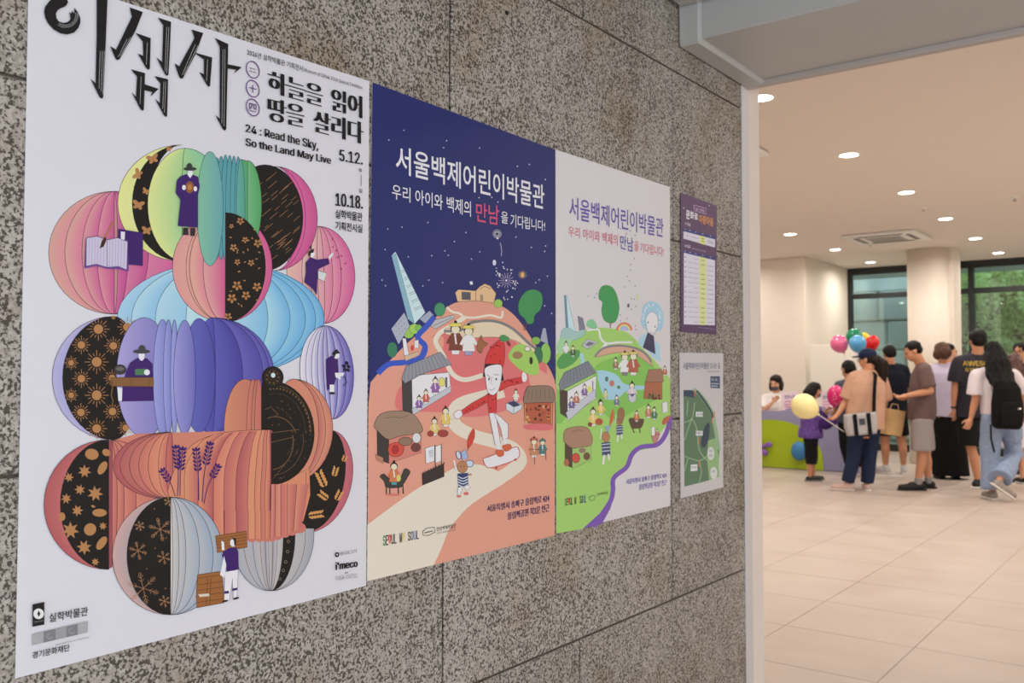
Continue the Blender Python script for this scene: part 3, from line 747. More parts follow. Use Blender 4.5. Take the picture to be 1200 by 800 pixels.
for i_, ((a_, a2_), (b_, b2_)) in enumerate(zip(FT, FT[1:])):
    ya, yb2 = 630-max(0, a_-318)*.26, 630-max(0, b_-318)*.26; ca, cb = A.col(((214, 134, 96), (206, 112, 94), (196, 96, 92), (212, 126, 96))[i_ % 4]), A.col(((190, 92, 92), (216, 136, 100), (206, 116, 94), (186, 88, 90))[i_ % 4])
    A.add([(a_, 567), (b_, 567), (b2_, yb2), (a2_, ya)], [(0, 1, 2, 3)], [ca, cb, cb, ca]); A.line([(a_, 567), (a2_, ya)], .5, (84, 30, 34))
A.part('printed_lantern', p1)
# figures and lettering go in their own layer of print
z0 = A.base+A.k*STEP
A = Art(z0, (205, 205, 215)); IND = (58, 24, 106); SK = (236, 232, 236)
def stalk(x0, y0, x1, y1, n, s=1.0, bend=0):
    P = smooth([(x0, y0), ((x0+x1)/2+bend, (y0+y1)/2), (x1, y1)], 6); A.line(P, .9, IND)
    d = Vector((x1-P[-4][0], y1-P[-4][1])).normalized(); a = math.atan2(d.y, d.x)
    A.ell(x1+d.x*2, y1+d.y*2, 2.7*s, 1.4*s, IND, math.degrees(a), 10)
    for k in range(n):
        bx_, by_ = x1-d.x*k*4.6*s, y1-d.y*k*4.6*s
        for q in (-1, 1): A.ell(bx_+math.cos(a+q*1.1)*3.2*s, by_+math.sin(a+q*1.1)*3.2*s, 2.6*s, 1.35*s, IND, math.degrees(a+q*.7), 10)
stalk(204.5, 581, 190, 552, 4, .95, 2); stalk(207, 581, 205, 525, 6, 1, 2); stalk(210, 581, 213, 527, 6, 1, -1); stalk(232, 586, 229, 528, 6, 1, 1); stalk(236, 588, 245, 521, 6, 1, -2); stalk(238, 590, 254, 547, 4, .95, -3)
A.part('printed_lavender', p1)
# standing scholar
P = T3
A.poly(P(612, 215, 650, 202, 690, 218, 698, 260, 690, 300, 690, 445, 600, 438, 612, 320, 590, 290, 595, 235), IND); A.ell(*P(655, 200)[0], 2.8, 4.6, SK); A.poly(P(640, 205, 668, 205, 655, 225), SK)
A.ell(*P(655, 183)[0], 7.6, 2.2, (50, 56, 54)); A.ell(*P(652, 170)[0], 3.2, 3.4, (50, 56, 54))
A.ell(*P(653, 265)[0], 5, 7, (140, 84, 40)); A.ell(*P(653, 265)[0], 2.4, 3.4, (176, 116, 60)); A.ell(*P(627, 266)[0], 2.2, 3, SK); A.ell(*P(678, 272)[0], 2, 3, SK)
A.poly(P(624, 445, 645, 445, 648, 478, 622, 478), (48, 40, 44)); A.poly(P(656, 446, 678, 446, 676, 482, 656, 482), (48, 40, 44))
A.part('printed_figure', p1)
# open book with brush
A.poly(P(335, 450, 445, 468, 443, 615, 330, 605), IND); A.poly(P(345, 462, 364, 464, 362, 502, 345, 498), (206, 206, 220))
A.poly(P(190, 492, 240, 484, 285, 497, 375, 500, 380, 640, 340, 628, 285, 628, 235, 615, 183, 627), (98, 60, 150)); A.poly(P(192, 490, 240, 484, 285, 500, 330, 490, 376, 508, 372, 632, 335, 618, 285, 622, 235, 608, 190, 616), (190, 182, 214), (60, 40, 90), .6)
for k in range(6): x = 205+k*13; A.line(P(x, 492, x-3, 610), .3, (120, 110, 150))
for k in range(6): x = 296+k*13; A.line(P(x, 498, x-2, 620), .3, (120, 110, 150))
A.line(P(284, 500, 284, 622), .6, (70, 50, 100)); A.line(P(314, 415, 272, 495), 1.6, (170, 110, 60)); A.poly(P(278, 485, 262, 500, 250, 538, 268, 530, 280, 505), (60, 36, 20))
A.part('printed_figure', p1)
# scholar at the desk
P = T5
A.poly(P(425, 285, 455, 265, 500, 265, 525, 290, 530, 455, 385, 458, 390, 400, 405, 330), IND); A.poly(P(368, 395, 390, 400, 388, 455, 372, 455), SK)
A.ell(*P(476, 252)[0], 3.6, 6.4, SK); A.ell(*P(476, 235)[0], 10, 2.6, (62, 62, 66)); A.ell(*P(478, 222)[0], 4, 4, (62, 62, 66))
A.ell(*P(380, 316)[0], 7.4, 6, (52, 52, 58)); A.ell(*P(380, 312)[0], 5, 2.6, (96, 92, 92)); A.poly(P(447, 314, 500, 312, 500, 340, 447, 340), (66, 120, 80)); A.ell(*P(500, 328)[0], 3.4, 3.4, SK)
A.poly(P(338, 352, 530, 350, 530, 392, 338, 390), (128, 86, 44), (60, 36, 20), .5)
for a_ in (345, 430, 510): A.line(P(a_, 360, a_, 386), .5, (60, 36, 20))
A.line(P(347, 392, 340, 430, 350, 460), 1.2, (128, 86, 44))
A.part('printed_figure', p1)
# pointing scholar, upper right
P = T4
A.poly(P(485, 525, 505, 500, 535, 512, 585, 505, 592, 530, 548, 550, 538, 560, 534, 670, 515, 640, 478, 612, 486, 570), IND); A.ell(*P(513, 486)[0], 3.4, 4.2, SK); A.poly(P(497, 475, 522, 462, 520, 480, 508, 482, 505, 500, 496, 490), (40, 30, 30)); A.line(P(505, 450, 510, 468), 1.2, (40, 30, 30))
A.poly(P(585, 500, 605, 478, 608, 488, 592, 512), SK); A.poly(P(540, 560, 578, 572, 568, 608, 540, 596), (200, 204, 210), (60, 50, 60), .4)
for a_ in (603, 420, 606, 455, 620, 470, 628, 500, 642, 492, 662, 528, 644, 552): pass
st = P(603, 420, 606, 455, 622, 470, 628, 500, 645, 495, 662, 528, 644, 552)
for q in st: A.ell(q[0], q[1], .8, .9, (120, 20, 50), 0, 8)
A.part('printed_figure', p1)
# gardener, right
P = T6
A.poly(P(575, 232, 600, 215, 628, 225, 632, 290, 620, 320, 610, 350, 580, 372, 576, 300), IND); A.ell(*P(622, 214)[0], 3.4, 4.2, SK); A.poly(P(602, 205, 622, 186, 640, 205, 620, 208, 612, 225), (34, 26, 34))
A.poly(P(615, 292, 655, 292, 657, 304, 640, 308, 640, 322, 618, 312), SK); A.poly(P(592, 345, 612, 345, 612, 378, 592, 378), SK); A.ell(*P(603, 383)[0], 3.6, 1.5, (34, 26, 34))
A.line(P(655, 300, 668, 335, 652, 352), 1.2, (60, 60, 110)); A.line(P(652, 290, 668, 240), .8, (30, 20, 60))
for a_, b_ in ((655, 262), (668, 248), (676, 264), (660, 278), (674, 280)): A.ell(*P(a_, b_)[0], 2.4, 1.8, (30, 20, 60), 40)
A.part('printed_figure', p1)
# wood carrier
P = T8
WD = (150, 92, 36)
A.poly(P(40, 545, 138, 530, 150, 560, 158, 670, 36, 692, 34, 640), WD, (60, 30, 14), .6)
for y_ in (560, 590, 615, 640, 668): A.line(P(38, y_, 155, y_-16), .5, (70, 36, 14))
for x_ in (85, 100): A.line(P(x_, 560, x_-6, 680), .5, (70, 36, 14))
A.poly(P(42, 632, 90, 628, 94, 640, 50, 644), (200, 190, 180)); A.poly(P(120, 372, 258, 350, 262, 422, 128, 446), WD, (60, 30, 14), .6)
for y_ in (385, 398, 412, 426): A.line(P(124, y_, 260, y_-22), .5, (70, 36, 14))
A.poly(P(152, 445, 180, 425, 212, 422, 222, 440, 224, 520, 170, 532, 168, 500, 148, 460), IND); A.ell(*P(198, 402)[0], 3.4, 4.6, SK); A.poly(P(190, 380, 212, 382, 212, 410, 204, 415, 202, 392), (40, 26, 20)); A.poly(P(146, 392, 158, 400, 160, 434, 148, 436), SK)
A.poly(P(162, 532, 222, 522, 216, 645, 200, 648, 196, 560, 182, 656, 158, 660), SK, (90, 80, 110), .4); A.poly(P(160, 618, 180, 616, 180, 628, 160, 630), IND); A.poly(P(194, 606, 218, 602, 218, 612, 196, 618), IND)
A.ell(*P(162, 662)[0], 3.8, 1.3, (60, 34, 30), -10); A.ell(*P(212, 650)[0], 3.8, 1.3, (60, 34, 30), -15); A.poly(P(140, 545, 158, 460, 168, 500, 160, 560), SK)
A.part('printed_figure', p1)
z0 = A.base+A.k*STEP
A = Art(z0, (205, 205, 215)); TX_ = (24, 22, 24); PU = (92, 40, 120)
# brush-lettered title
Q = K(30, 0, 10)
ringpts = Q(440, -60, 470, -20, 488, 30, 470, 65, 440, 85, 400, 100, 365, 125, 345, 165, 352, 215, 380, 255, 430, 272, 480, 265, 515, 235, 512, 190, 500, 140, 525, 165, 535, 130, 560, 165, 562, 95, 605, 150, 630, 210, 632, 270, 610, 330, 560, 385, 480, 408, 400, 395, 320, 350, 255, 280, 222, 215, 208, 140, 220, 80, 260, 30, 310, -30, 380, -70)
A.poly(ringpts, TX_)
for r_ in (125, 140, 155): A.line([(Q(455, 175)[0][0]+r_/10*math.cos(math.radians(a))*.98, Q(455, 175)[0][1]+r_/10*.98*math.sin(math.radians(a))) for a in range(-10, 130, 8)], .28, (190, 190, 200))
Q1 = K(20, 0, 5)
strokes = [Q1(462, -90, 530, -70, 525, 0, 512, 310, 500, 572, 490, 580, 478, 570, 425, 462, 455, 490, 462, 200), Q1(655, 45, 668, 50, 732, 72, 690, 180, 595, 350, 582, 354, 572, 345, 541, 272, 575, 292, 668, 100),
           Q1(690, 195, 778, 225, 773, 405, 763, 410, 752, 400, 703, 315, 735, 330, 732, 245), Q1(820, 105, 897, 130, 890, 300, 882, 440, 873, 446, 862, 436, 812, 338, 845, 365, 852, 150),
           Q1(662, 407, 745, 430, 738, 645, 728, 650, 718, 640, 665, 540, 692, 568, 698, 450), Q1(742, 495, 825, 522, 775, 568, 788, 540, 742, 530), Q1(800, 447, 880, 466, 874, 682, 864, 686, 855, 676, 803, 578, 832, 606, 835, 490),
           Q1(1018, 175, 1086, 195, 1040, 320, 968, 458, 957, 463, 945, 452, 918, 372, 945, 390, 1035, 225)]
Q2 = K(220, 40, 3.333)
strokes += [Q2(20, 72, 92, 92, 84, 203, 78, 207, 70, 196, 42, 148, 60, 158, 60, 100), Q2(103, 16, 155, 40, 147, 372, 140, 378, 132, 368, 104, 315, 122, 332, 122, 50), Q2(150, 118, 208, 130, 176, 156, 186, 140, 150, 135)]
for s_ in strokes: A.poly(s_, TX_)
ws = (196, 196, 206)
for s_ in (Q1(495, 300, 487, 540), Q1(482, 300, 475, 520), Q1(507, 300, 497, 550), Q1(872, 160, 862, 420), Q1(884, 160, 872, 430), Q1(640, 230, 588, 335), Q1(660, 220, 600, 330), Q1(722, 450, 715, 610), Q1(855, 480, 848, 640), Q1(866, 480, 858, 660), Q1(1040, 260, 962, 440), Q1(1055, 270, 972, 440), Q1(758, 250, 752, 380), Q2(134, 60, 130, 350), Q2(142, 60, 138, 360), Q2(74, 100, 70, 185)):
    A.line(s_, .35, ws)
A.part('printed_title', p1)
A.text('2026년 실학박물관 기획전시', 288.5, 57.5, 64.5, 354, 77.5, 84.5, TX_, .004)
A.text('Museum of Silhak 2026 Special Exhibition', 355.5, 79.5, 85, 423.5, 101, 106, (60, 60, 66), .0)
A.text('하늘을', 312.5, 82, 107.5, 377.5, 101, 126, TX_, -.014, .05); A.text('읽어', 387, 103, 129, 423.7, 113.5, 139, TX_, -.014, .075)
A.text('땅을', 312.5, 113.5, 141, 356, 124.5, 150, TX_, -.014, .07); A.text('살리다', 366, 129, 154, 425, 144, 169.5, TX_, -.014, .05)
for i_, (s_, y_) in enumerate((('二', 82), ('十', 104.2), ('四', 126.2))):
    A.line([(295.2+7.6*math.cos(math.radians(a)), y_+9.6*math.sin(math.radians(a))+7.6*math.cos(math.radians(a))*.3) for a in range(0, 361, 12)], 1.1, PU)
    A.text(s_, 291, y_-5.6+(3 if i_ == 0 else 0), y_+3.6-(2 if i_ == 0 else 0), 299.4, y_-3.4+(3 if i_ == 0 else 0), y_+5.8-(2 if i_ == 0 else 0), PU, .012)
A.text('24 : Read the Sky,', 286.6, 145.4, 157, 372, 165.8, 178.3, TX_, .0, .009)
A.text('So the Land May Live', 286.6, 161.5, 173, 387, 184, 194.6, TX_, .0, .009)
A.text('5.12.', 396.6, 175, 188.5, 424, 179.8, 193.2, TX_, .0, .03); A.text('10.18.', 392, 226, 241, 424.2, 230, 245, TX_, .0, .03)
A.text('화', 419.6, 197, 201.5, 423.2, 198, 202.4, TX_, .01); A.line([(422.3, 205), (422.3, 218)], .6, (90, 90, 96)); A.text('일', 420, 220.5, 225.5, 423.4, 221.4, 226.4, TX_, .01)
A.text('실학박물관', 392, 245, 255.5, 423.6, 249.5, 260, TX_, .016); A.text('기획전시실', 392, 259, 269.5, 423.6, 263, 273, TX_, .016)
A.part('printed_lettering', p1)
Q = K(10, 690, 6.667)
A.poly(Q(180, 118, 273, 98, 273, 275, 180, 293), (24, 24, 28)); A.ell(44.2, 718.6, 6.2, 6.2, (214, 214, 220)); A.poly(Q(229, 165, 242, 190, 229, 215, 217, 192), (24, 24, 28)); A.line(Q(190, 257, 265, 243), 1.2, (90, 90, 96))
A.text('실학박물관', 56.5, 718.5, 729, 102, 710, 720.5, TX_, .01)
A.poly(Q(178, 350, 612, 250, 612, 335, 178, 437), (158, 158, 164)); A.poly(Q(267, 330, 533, 270, 533, 354, 267, 416), (118, 118, 126)); A.poly(Q(360, 308, 445, 289, 445, 374, 360, 394), (146, 146, 152))
for cx_, cy_ in ((315, 365), (485, 325), (215, 390), (570, 300)):
    for r_ in (3.6, 2.2): A.line([(Q(cx_, cy_)[0][0]+r_*math.cos(math.radians(a)), Q(cx_, cy_)[0][1]+r_*math.sin(math.radians(a))) for a in range(0, 300, 20)], .35, (170, 170, 178))
A.text('경기문화재단', 36.8, 763.3, 771.5, 80.5, 753.8, 762, TX_, .014); A.text('Gyeonggi Cultural Foundation', 64, 753.8, 756, 103.5, 745, 747.2, (90, 90, 94), 0)
A.part('printed_logo', p1)
Q = K(380, 630, 13.34)
A.blob(Q(160, 240, 190, 222, 215, 240, 212, 285, 180, 298, 160, 285), (30, 30, 36)); A.poly(Q(172, 252, 200, 247, 196, 270, 180, 275), (214, 214, 220))
A.text('데이오그가', 397, 646.6, 651, 417, 643, 647.4, (70, 70, 78), .0); A.text("i'meco", 392, 658.7, 667.7, 418.2, 655.2, 663.6, (20, 22, 26), .0, .04)
A.line(Q(310, 555, 330, 535, 340, 550, 355, 530), .9, (80, 80, 86)); A.text('FABER-CASTELL', 392, 675, 680, 418.5, 671, 676, (150, 150, 156), .0)
A.part('printed_logo', p1)
# ------------------------------------------------------------------ poster 2: night version
p2 = paper([(436.5, 96.5), (650.8, 175.5), (650, 627.3), (430.4, 681)], PW, 'dark blue and salmon poster of a museum village with a red-capped skateboarder')
A = Art(.0033, (205, 203, 208))
NAVY = (30, 40, 104); SAL = (226, 146, 122); ROSE = (214, 104, 106); SALD = (208, 122, 108); CRM = (236, 206, 188); GRAY = (120, 118, 122)
P3, P4, P5 = K(430, 280, 4.704), K(430, 440, 5.0), K(430, 560, 5.217)
A.poly([(436.5, 96.5), (650.8, 175.5), (650.2, 560), (431, 560)], NAVY)
# planet-like hill
hill = [(430.6, 660)]+[(431.6, 478)]+smooth(P3(20, 790, 80, 720, 200, 595, 330, 480, 430, 385, 500, 348, 600, 342, 700, 352, 790, 400, 870, 490, 950, 620, 1010, 720, 1036, 780), 5)+[(650.2, 610), (650, 627.3), (430.4, 681)]
A.poly(hill, SAL)
A.blob(P3(380, 520, 560, 545, 760, 545, 900, 620, 990, 700, 960, 790, 800, 860, 560, 870, 400, 800, 330, 680), ROSE)
A.blob(P4(170, 190, 200, 60, 330, 40, 560, 60, 800, 60, 1000, 20, 980, 90, 840, 190, 700, 235, 560, 240, 430, 215, 300, 210), (218, 108, 108))
A.blob(P3(330, 560, 420, 540, 400, 640, 300, 700, 240, 690), SAL)
A.blob(P3(900, 700, 1030, 780, 1036, 900, 960, 900, 900, 800), (228, 150, 128))
# cream paths
A.curve(P3(440, 375, 470, 400, 510, 410, 540, 430, 600, 432, 680, 420, 740, 432, 748, 395), 2.6, CRM)
A.curve(P3(540, 430, 480, 470, 400, 520, 380, 570, 420, 640, 470, 740, 540, 775, 640, 750), 5.5, CRM)
A.curve(P4(800, 90, 700, 120, 560, 160, 510, 210, 520, 290, 620, 350, 760, 390, 860, 430, 900, 500, 840, 560, 740, 620, 640, 680, 520, 730), 15, CRM)
A.poly([(430.5, 615)]+smooth(P5(10, 280, 130, 190, 300, 70, 420, 0, 560, -70, 700, -80, 860, 0, 760, 80, 640, 160, 560, 240, 500, 320, 460, 420, 410, 530), 5)+[(430.4, 681)], CRM)
A.part('printed_hill', p2)
# fortress wall, museum, tower, river, greenery
A.blob(P3(430, 520, 440, 490, 520, 500, 560, 455, 700, 448, 800, 490, 880, 560, 930, 600, 915, 620, 820, 560, 700, 540, 560, 545, 500, 540), (226, 196, 164), 4, (90, 80, 80), .4)
A.curve(P3(425, 508, 520, 500, 580, 460, 700, 452, 800, 492, 890, 572, 940, 610), 3.2, GRAY)
A.poly(P3(486, 295, 505, 278, 600, 285, 622, 262, 650, 246, 680, 258, 712, 300, 700, 352, 600, 340, 500, 345), (222, 176, 128), (70, 50, 40), .5); A.poly(P3(522, 290, 572, 293, 572, 336, 522, 334), (84, 84, 92)); A.line(P3(600, 285, 600, 340), .5, (70, 50, 40)); A.poly(P3(625, 305, 640, 305, 640, 345, 625, 345), (150, 130, 110))
A.curve(P3(622, 275, 650, 262, 682, 275), .5, (70, 50, 40))
for x, y, rx, ry, c in ((724, 355, 5, 5, (140, 190, 60)), (402, 388, 6.5, 8, (52, 140, 96)), (140, 610, 6, 9, (40, 120, 90)), (230, 510, 7, 8, (140, 190, 60)), (262, 495, 6, 6, (150, 196, 70)), (285, 490, 4, 4, (120, 180, 60)), (932, 560, 5, 4.5, (120, 176, 60)), (985, 630, 6, 12, (130, 190, 70)), (945, 640, 5, 10, (44, 110, 80)), (752, 545, 4.5, 3.6, (60, 140, 70))): A.ell(*P3(x, y)[0], rx, ry, c, line=(30, 70, 50), lw=.3)
A.poly(P3(135, 90, 158, 70, 322, 405, 262, 468, 240, 440), (188, 218, 232), (70, 90, 110), .4); A.poly(P3(135, 90, 158, 78, 262, 468, 225, 440), (124, 172, 190), (70, 90, 110), .4)
for k in range(6): A.line(P3(190+k*14, 175+k*42, 214+k*18, 165+k*40), .5, (80, 110, 150)); A.line(P3(192+k*14, 185+k*42, 216+k*18, 175+k*40), .4, (80, 110, 150))
A.poly(P3(134, 495, 205, 405, 222, 440, 235, 480, 175, 580), (164, 170, 186), (80, 80, 100), .4); A.poly(P3(290, 440, 345, 395, 368, 420, 320, 465), (150, 160, 180), (80, 80, 100), .4)
for k in range(4):
    for j in range(3): A.ell(*P3(160+k*14+j*4, 480-k*14+j*28)[0], .6, .6, (90, 90, 110), 0, 6)
A.poly(P3(955, 560, 970, 492, 985, 490, 1000, 580), (150, 160, 180), (80, 80, 100), .3)
A.curve(P3(372, 428, 330, 480, 280, 540, 320, 590, 300, 650, 220, 690), 6.5, (40, 80, 190)); A.curve(P3(320, 600, 290, 660, 200, 680, 120, 690, 60, 740), 6.5, (40, 80, 190))
A.poly(P3(195, 545, 215, 548, 235, 650, 205, 640), (230, 226, 220), (60, 50, 50), .4); A.poly(P3(205, 645, 280, 620, 290, 640, 215, 672), (200, 170, 140), (60, 50, 50), .4); A.ell(*P3(250, 600)[0], 2, 3.5, (200, 60, 60)); A.poly(P3(262, 560, 285, 555, 285, 600, 262, 600), (230, 226, 220), (60, 50, 50), .4)
A.poly(P3(350, 480, 375, 445, 480, 418, 482, 435, 380, 495), (176, 176, 182), (70, 70, 80), .5); A.line(P3(365, 478, 470, 432), .5, (70, 70, 80))
A.part('printed_building', p2)
# trees
A.blob(P3(835, 360, 850, 320, 880, 288, 920, 278, 960, 298, 968, 345, 955, 390, 925, 420, 918, 460, 888, 468, 870, 440, 840, 410), (46, 140, 76), 5, (24, 80, 50), .4); A.line(P3(885, 462, 868, 505), 1, (110, 60, 40)); A.line(P3(868, 470, 862, 500), .7, (110, 60, 40))
A.blob(P3(780, 640, 830, 580, 900, 600, 945, 680, 940, 745, 880, 740, 810, 690), (150, 196, 74)); A.ell(*P3(830, 640)[0], 6, 4.5, (150, 120, 80)); A.ell(*P3(905, 670)[0], 2, 4.5, (40, 40, 40)); A.ell(*P3(885, 605)[0], 3.4, 3, (220, 210, 200), line=(50, 40, 40)); A.ell(*P3(780, 575)[0], 2, 4, (140, 40, 60), -30)
A.part('printed_tree', p2)
# stars and fireworks
rs_ = random.Random(9)
for q in K(430, 90, 4.209)(182, 264, 108, 311, 393, 315, 378, 349, 556, 351, 742, 441, 801, 432, 880, 506, 301, 718, 173, 741, 103, 750, 488, 768, 735, 790, 553, 596, 616, 594, 646, 617)+P3(100, 58, 228, 98, 357, 92, 430, 65, 448, 90, 482, 14, 576, 110, 622, 70, 341, 226, 417, 240, 308, 258, 83, 226, 102, 257, 906, 46, 985, 38, 980, 68, 995, 205, 980, 368, 930, 240, 949, 225, 1018, 410):
    A.ell(q[0], q[1], .75, .8, (214, 216, 232), 0, 6)
A.poly(P3(565, 235, 580, 232, 585, 250, 570, 252), (220, 222, 236))
def burst(cx_, cy_, r, n, c):
    for k in range(n):
        a = 2*PI*k/n; A.line([(cx_+math.cos(a)*r*.3, cy_+math.sin(a)*r*.3), (cx_+math.cos(a)*r, cy_+math.sin(a)*r)], .4, c)
burst(582.5, 274, 5.5, 18, (214, 206, 200)); A.ell(583, 279, 1.2, 1.2, (226, 220, 200)); A.curve(P3(735, 20, 742, 60, 740, 95), .5, (206, 206, 226)); burst(*P3(768, 228)[0], 9, 14, (206, 196, 226)); A.ell(*P3(768, 228)[0], 1.3, 1.3, (236, 206, 226))
for k in range(34):
    a = rs_.uniform(0, 2*PI); r = rs_.uniform(8, 15); A.ell(593+math.cos(a)*r, 328.5+math.sin(a)*r*1.5, rs_.uniform(.5, 1.1), rs_.uniform(.5, 1.3), (220, 216, 230), 0, 6)
A.ell(*P3(702, 130)[0], 2, 3.4, (200, 204, 220)); burst(*P3(857, 197)[0], 5, 12, (220, 180, 90)); A.ell(*P3(857, 197)[0], 2, 3, (220, 170, 70))
A.part('printed_firework', p2)
# small folk: a plain figure maker
def folk(x, y, h, robe, hair=(36, 26, 28), face=(240, 206, 176), hat=None, legs=None):
    A.poly([(x-h*.13, y-h*.62), (x+h*.13, y-h*.62), (x+h*.2, y-h*.12), (x-h*.2, y-h*.12)], robe, (50, 30, 30), .35)
    A.line([(x-h*.12, y-h*.55), (x-h*.24, y-h*.32)], h*.09, robe); A.line([(x+h*.12, y-h*.55), (x+h*.24, y-h*.32)], h*.09, robe)
    A.poly([(x-h*.12, y-h*.12), (x+h*.12, y-h*.12), (x+h*.1, y), (x-h*.1, y)], legs or (226, 220, 214), (50, 30, 30), .3)
    A.ell(x, y-h*.76, h*.15, h*.15, hair); A.ell(x, y-h*.73, h*.12, h*.12, face); A.ell(x, y-h*.93, h*.05, h*.07, hair)
    A.line([(x-h*.02, y-h*.6), (x+h*.02, y-h*.3)], h*.05, (230, 226, 220))
    if hat: A.poly([(x-h*.2, y-h*.82), (x+h*.2, y-h*.82), (x+h*.14, y-h*.92), (x-h*.14, y-h*.92)], hat, (60, 50, 20), .3)
x_, y_ = P3(488, 636)[0]; folk(x_, y_, 40, (120, 60, 44), hat=(214, 196, 70))
x_, y_ = P3(560, 640)[0]; folk(x_, y_, 38, (220, 216, 214), hat=(214, 196, 70), legs=(150, 150, 190))
A.blob(P3(605, 590, 615, 560, 630, 530, 640, 560, 665, 578, 640, 600, 630, 628, 612, 620), (150, 96, 56), 4, (60, 30, 20), .4)
A.part('printed_figure', p2)
# tiled hall with figures, left
A.poly(P4(205, 20, 215, 5, 480, -20, 492, 80, 268, 232, 210, 200), (232, 232, 232), (60, 60, 70), .5); A.poly(P4(205, 10, 262, 20, 266, 228, 210, 202), (66, 60, 64), (40, 36, 40), .5); A.poly(P4(262, 195, 492, 60, 492, 95, 270, 230), (182, 186, 196), (70, 70, 80), .4)
A.poly(P3(190, 770, 215, 700, 405, 622, 468, 690, 300, 745, 210, 795), (138, 140, 150), (60, 60, 70), .6)
for k in range(12): A.line(P3(215+k*17, 705-k*7, 205+k*22, 785-k*8), .45, (84, 86, 98))
x_, y_ = P4(305, 200)[0]; folk(x_, y_, 18, (130, 90, 160)); x_, y_ = P4(345, 165)[0]; folk(x_, y_, 18, (196, 90, 70)); x_, y_ = P4(400, 112)[0]; folk(x_, y_, 22, (140, 90, 160)); A.ell(*P4(438, 38)[0], 3.6, 5.4, (214, 206, 90), line=(90, 90, 40), lw=.4); A.line(P4(464, 10, 464, 70), 2.4, (90, 90, 100))
A.part('printed_hall', p2)
# thatched house left
A.poly(P4(58, 310, 125, 350, 128, 515, 60, 490), (62, 54, 54), (40, 30, 30), .4); A.poly(P4(128, 360, 318, 330, 316, 450, 128, 515), (206, 120, 104), (60, 40, 40), .4)
A.blob(P4(42, 290, 80, 225, 180, 206, 270, 225, 322, 300, 310, 335, 200, 352, 120, 372, 60, 320), (150, 122, 100), 4, (60, 46, 40), .6); A.line(P4(110, 250, 150, 240, 190, 248, 240, 232), .5, (70, 54, 46))
A.blob(P4(128, 410, 170, 390, 215, 410, 205, 460, 160, 475, 128, 455), (206, 70, 50), 4, (90, 30, 20), .5); A.ell(*P4(165, 432)[0], 4.5, 5.5, (170, 40, 40)); A.ell(*P4(225, 385)[0], 8, 5, (140, 110, 90), line=(60, 40, 30)); A.ell(*P4(285, 420)[0], 5.5, 5, (110, 60, 60), line=(60, 30, 30)); A.ell(*P4(290, 365)[0], 5, 6, (206, 206, 210), line=(80, 70, 70)); A.poly(P4(48, 460, 95, 480, 95, 515, 55, 490), (180, 120, 90), (70, 40, 30), .4)
A.part('printed_hut', p2)
# pair by the baskets
x_, y_ = P4(395, 352)[0]; folk(x_, y_, 23, (222, 190, 100)); x_, y_ = P4(460, 300)[0]; folk(x_, y_, 25, (220, 186, 80)); A.ell(*P4(372, 340)[0], 4, 3.6, (150, 60, 50)); A.ell(*P4(445, 338)[0], 6, 4, (160, 60, 50), line=(80, 30, 30))
A.part('printed_figure', p2)
# rider on black horse
A.blob(P4(75, 590, 100, 575, 130, 600, 190, 600, 220, 545, 252, 560, 240, 590, 210, 640, 190, 655, 115, 655, 100, 620), (62, 58, 56), 4, (30, 26, 26), .4)
for x in (112, 132, 182, 210): A.line(P4(x, 640, x+2, 692), 1.3, (50, 46, 44))
x_, y_ = P4(158, 640)[0]; folk(x_, y_, 29, (206, 110, 60), legs=(60, 150, 160)); A.ell(*P4(185, 600)[0], 2.5, 4, (196, 196, 90)); A.ell(*P4(150, 698)[0], 9, 1.3, (208, 110, 100))
A.part('printed_rider', p2)
# picket fence and banner
A.poly(P4(340, 425, 395, 410, 395, 500, 345, 515), (220, 226, 222), (60, 60, 60), .5); A.poly(P4(400, 415, 434, 405, 434, 500, 400, 510), (226, 228, 226), (60, 60, 60), .5); A.line(P4(398, 405, 400, 560), .9, (50, 46, 46)); A.line(P4(434, 400, 436, 540), .9, (50, 46, 46))
A.text('백제', 502.5, 527, 538, 507, 525.5, 536.5, (120, 140, 150), 0)
A.poly(P4(322, 575, 450, 515, 452, 590, 324, 642), (54, 46, 46), (30, 24, 24), .5)
for k in range(9): A.poly(P4(322+k*15, 578-k*7, 329+k*15, 560-k*7, 336+k*15, 572-k*7), (54, 46, 46))
A.part('printed_fence', p2)
# boxes, hut and forge right
A.poly(P4(812, 168, 850, 145, 908, 170, 905, 195, 858, 225, 816, 200), (196, 204, 214), (80, 80, 100), .5); A.poly(P4(820, 160, 858, 148, 900, 172, 860, 185), (50, 60, 96)); x_, y_ = P4(872, 150)[0]; folk(x_, y_, 15, (226, 210, 190)); A.line(P4(860, 186, 858, 224), .5, (80, 80, 100))
A.poly(P4(918, 155, 1090, 150, 1086, 290, 925, 275), (176, 84, 50), (70, 40, 30), .5); A.blob(P4(915, 155, 935, 75, 960, 62, 1080, 66, 1098, 150, 1040, 156, 960, 160), (136, 112, 96), 4, (60, 46, 40), .6)
for k in range(24): A.ell(*P4(rs_.uniform(930, 1080), rs_.uniform(175, 280))[0], rs_.uniform(.8, 2.4), rs_.uniform(1, 2.4), rs_.choice([(90, 40, 40), (206, 130, 60), (60, 30, 30), (206, 160, 110), (120, 40, 50)]), 0, 8)
for k in range(6): A.line(P4(945+k*24, 80, 940+k*26, 140), .4, (90, 74, 62))
A.line(P4(925, 165, 928, 275), 1, (196, 150, 90)); A.line(P4(1082, 160, 1080, 285), 1, (196, 150, 90)); A.blob(P4(920, 290, 1000, 280, 1085, 290, 1070, 320, 940, 315), (214, 100, 106), 4)
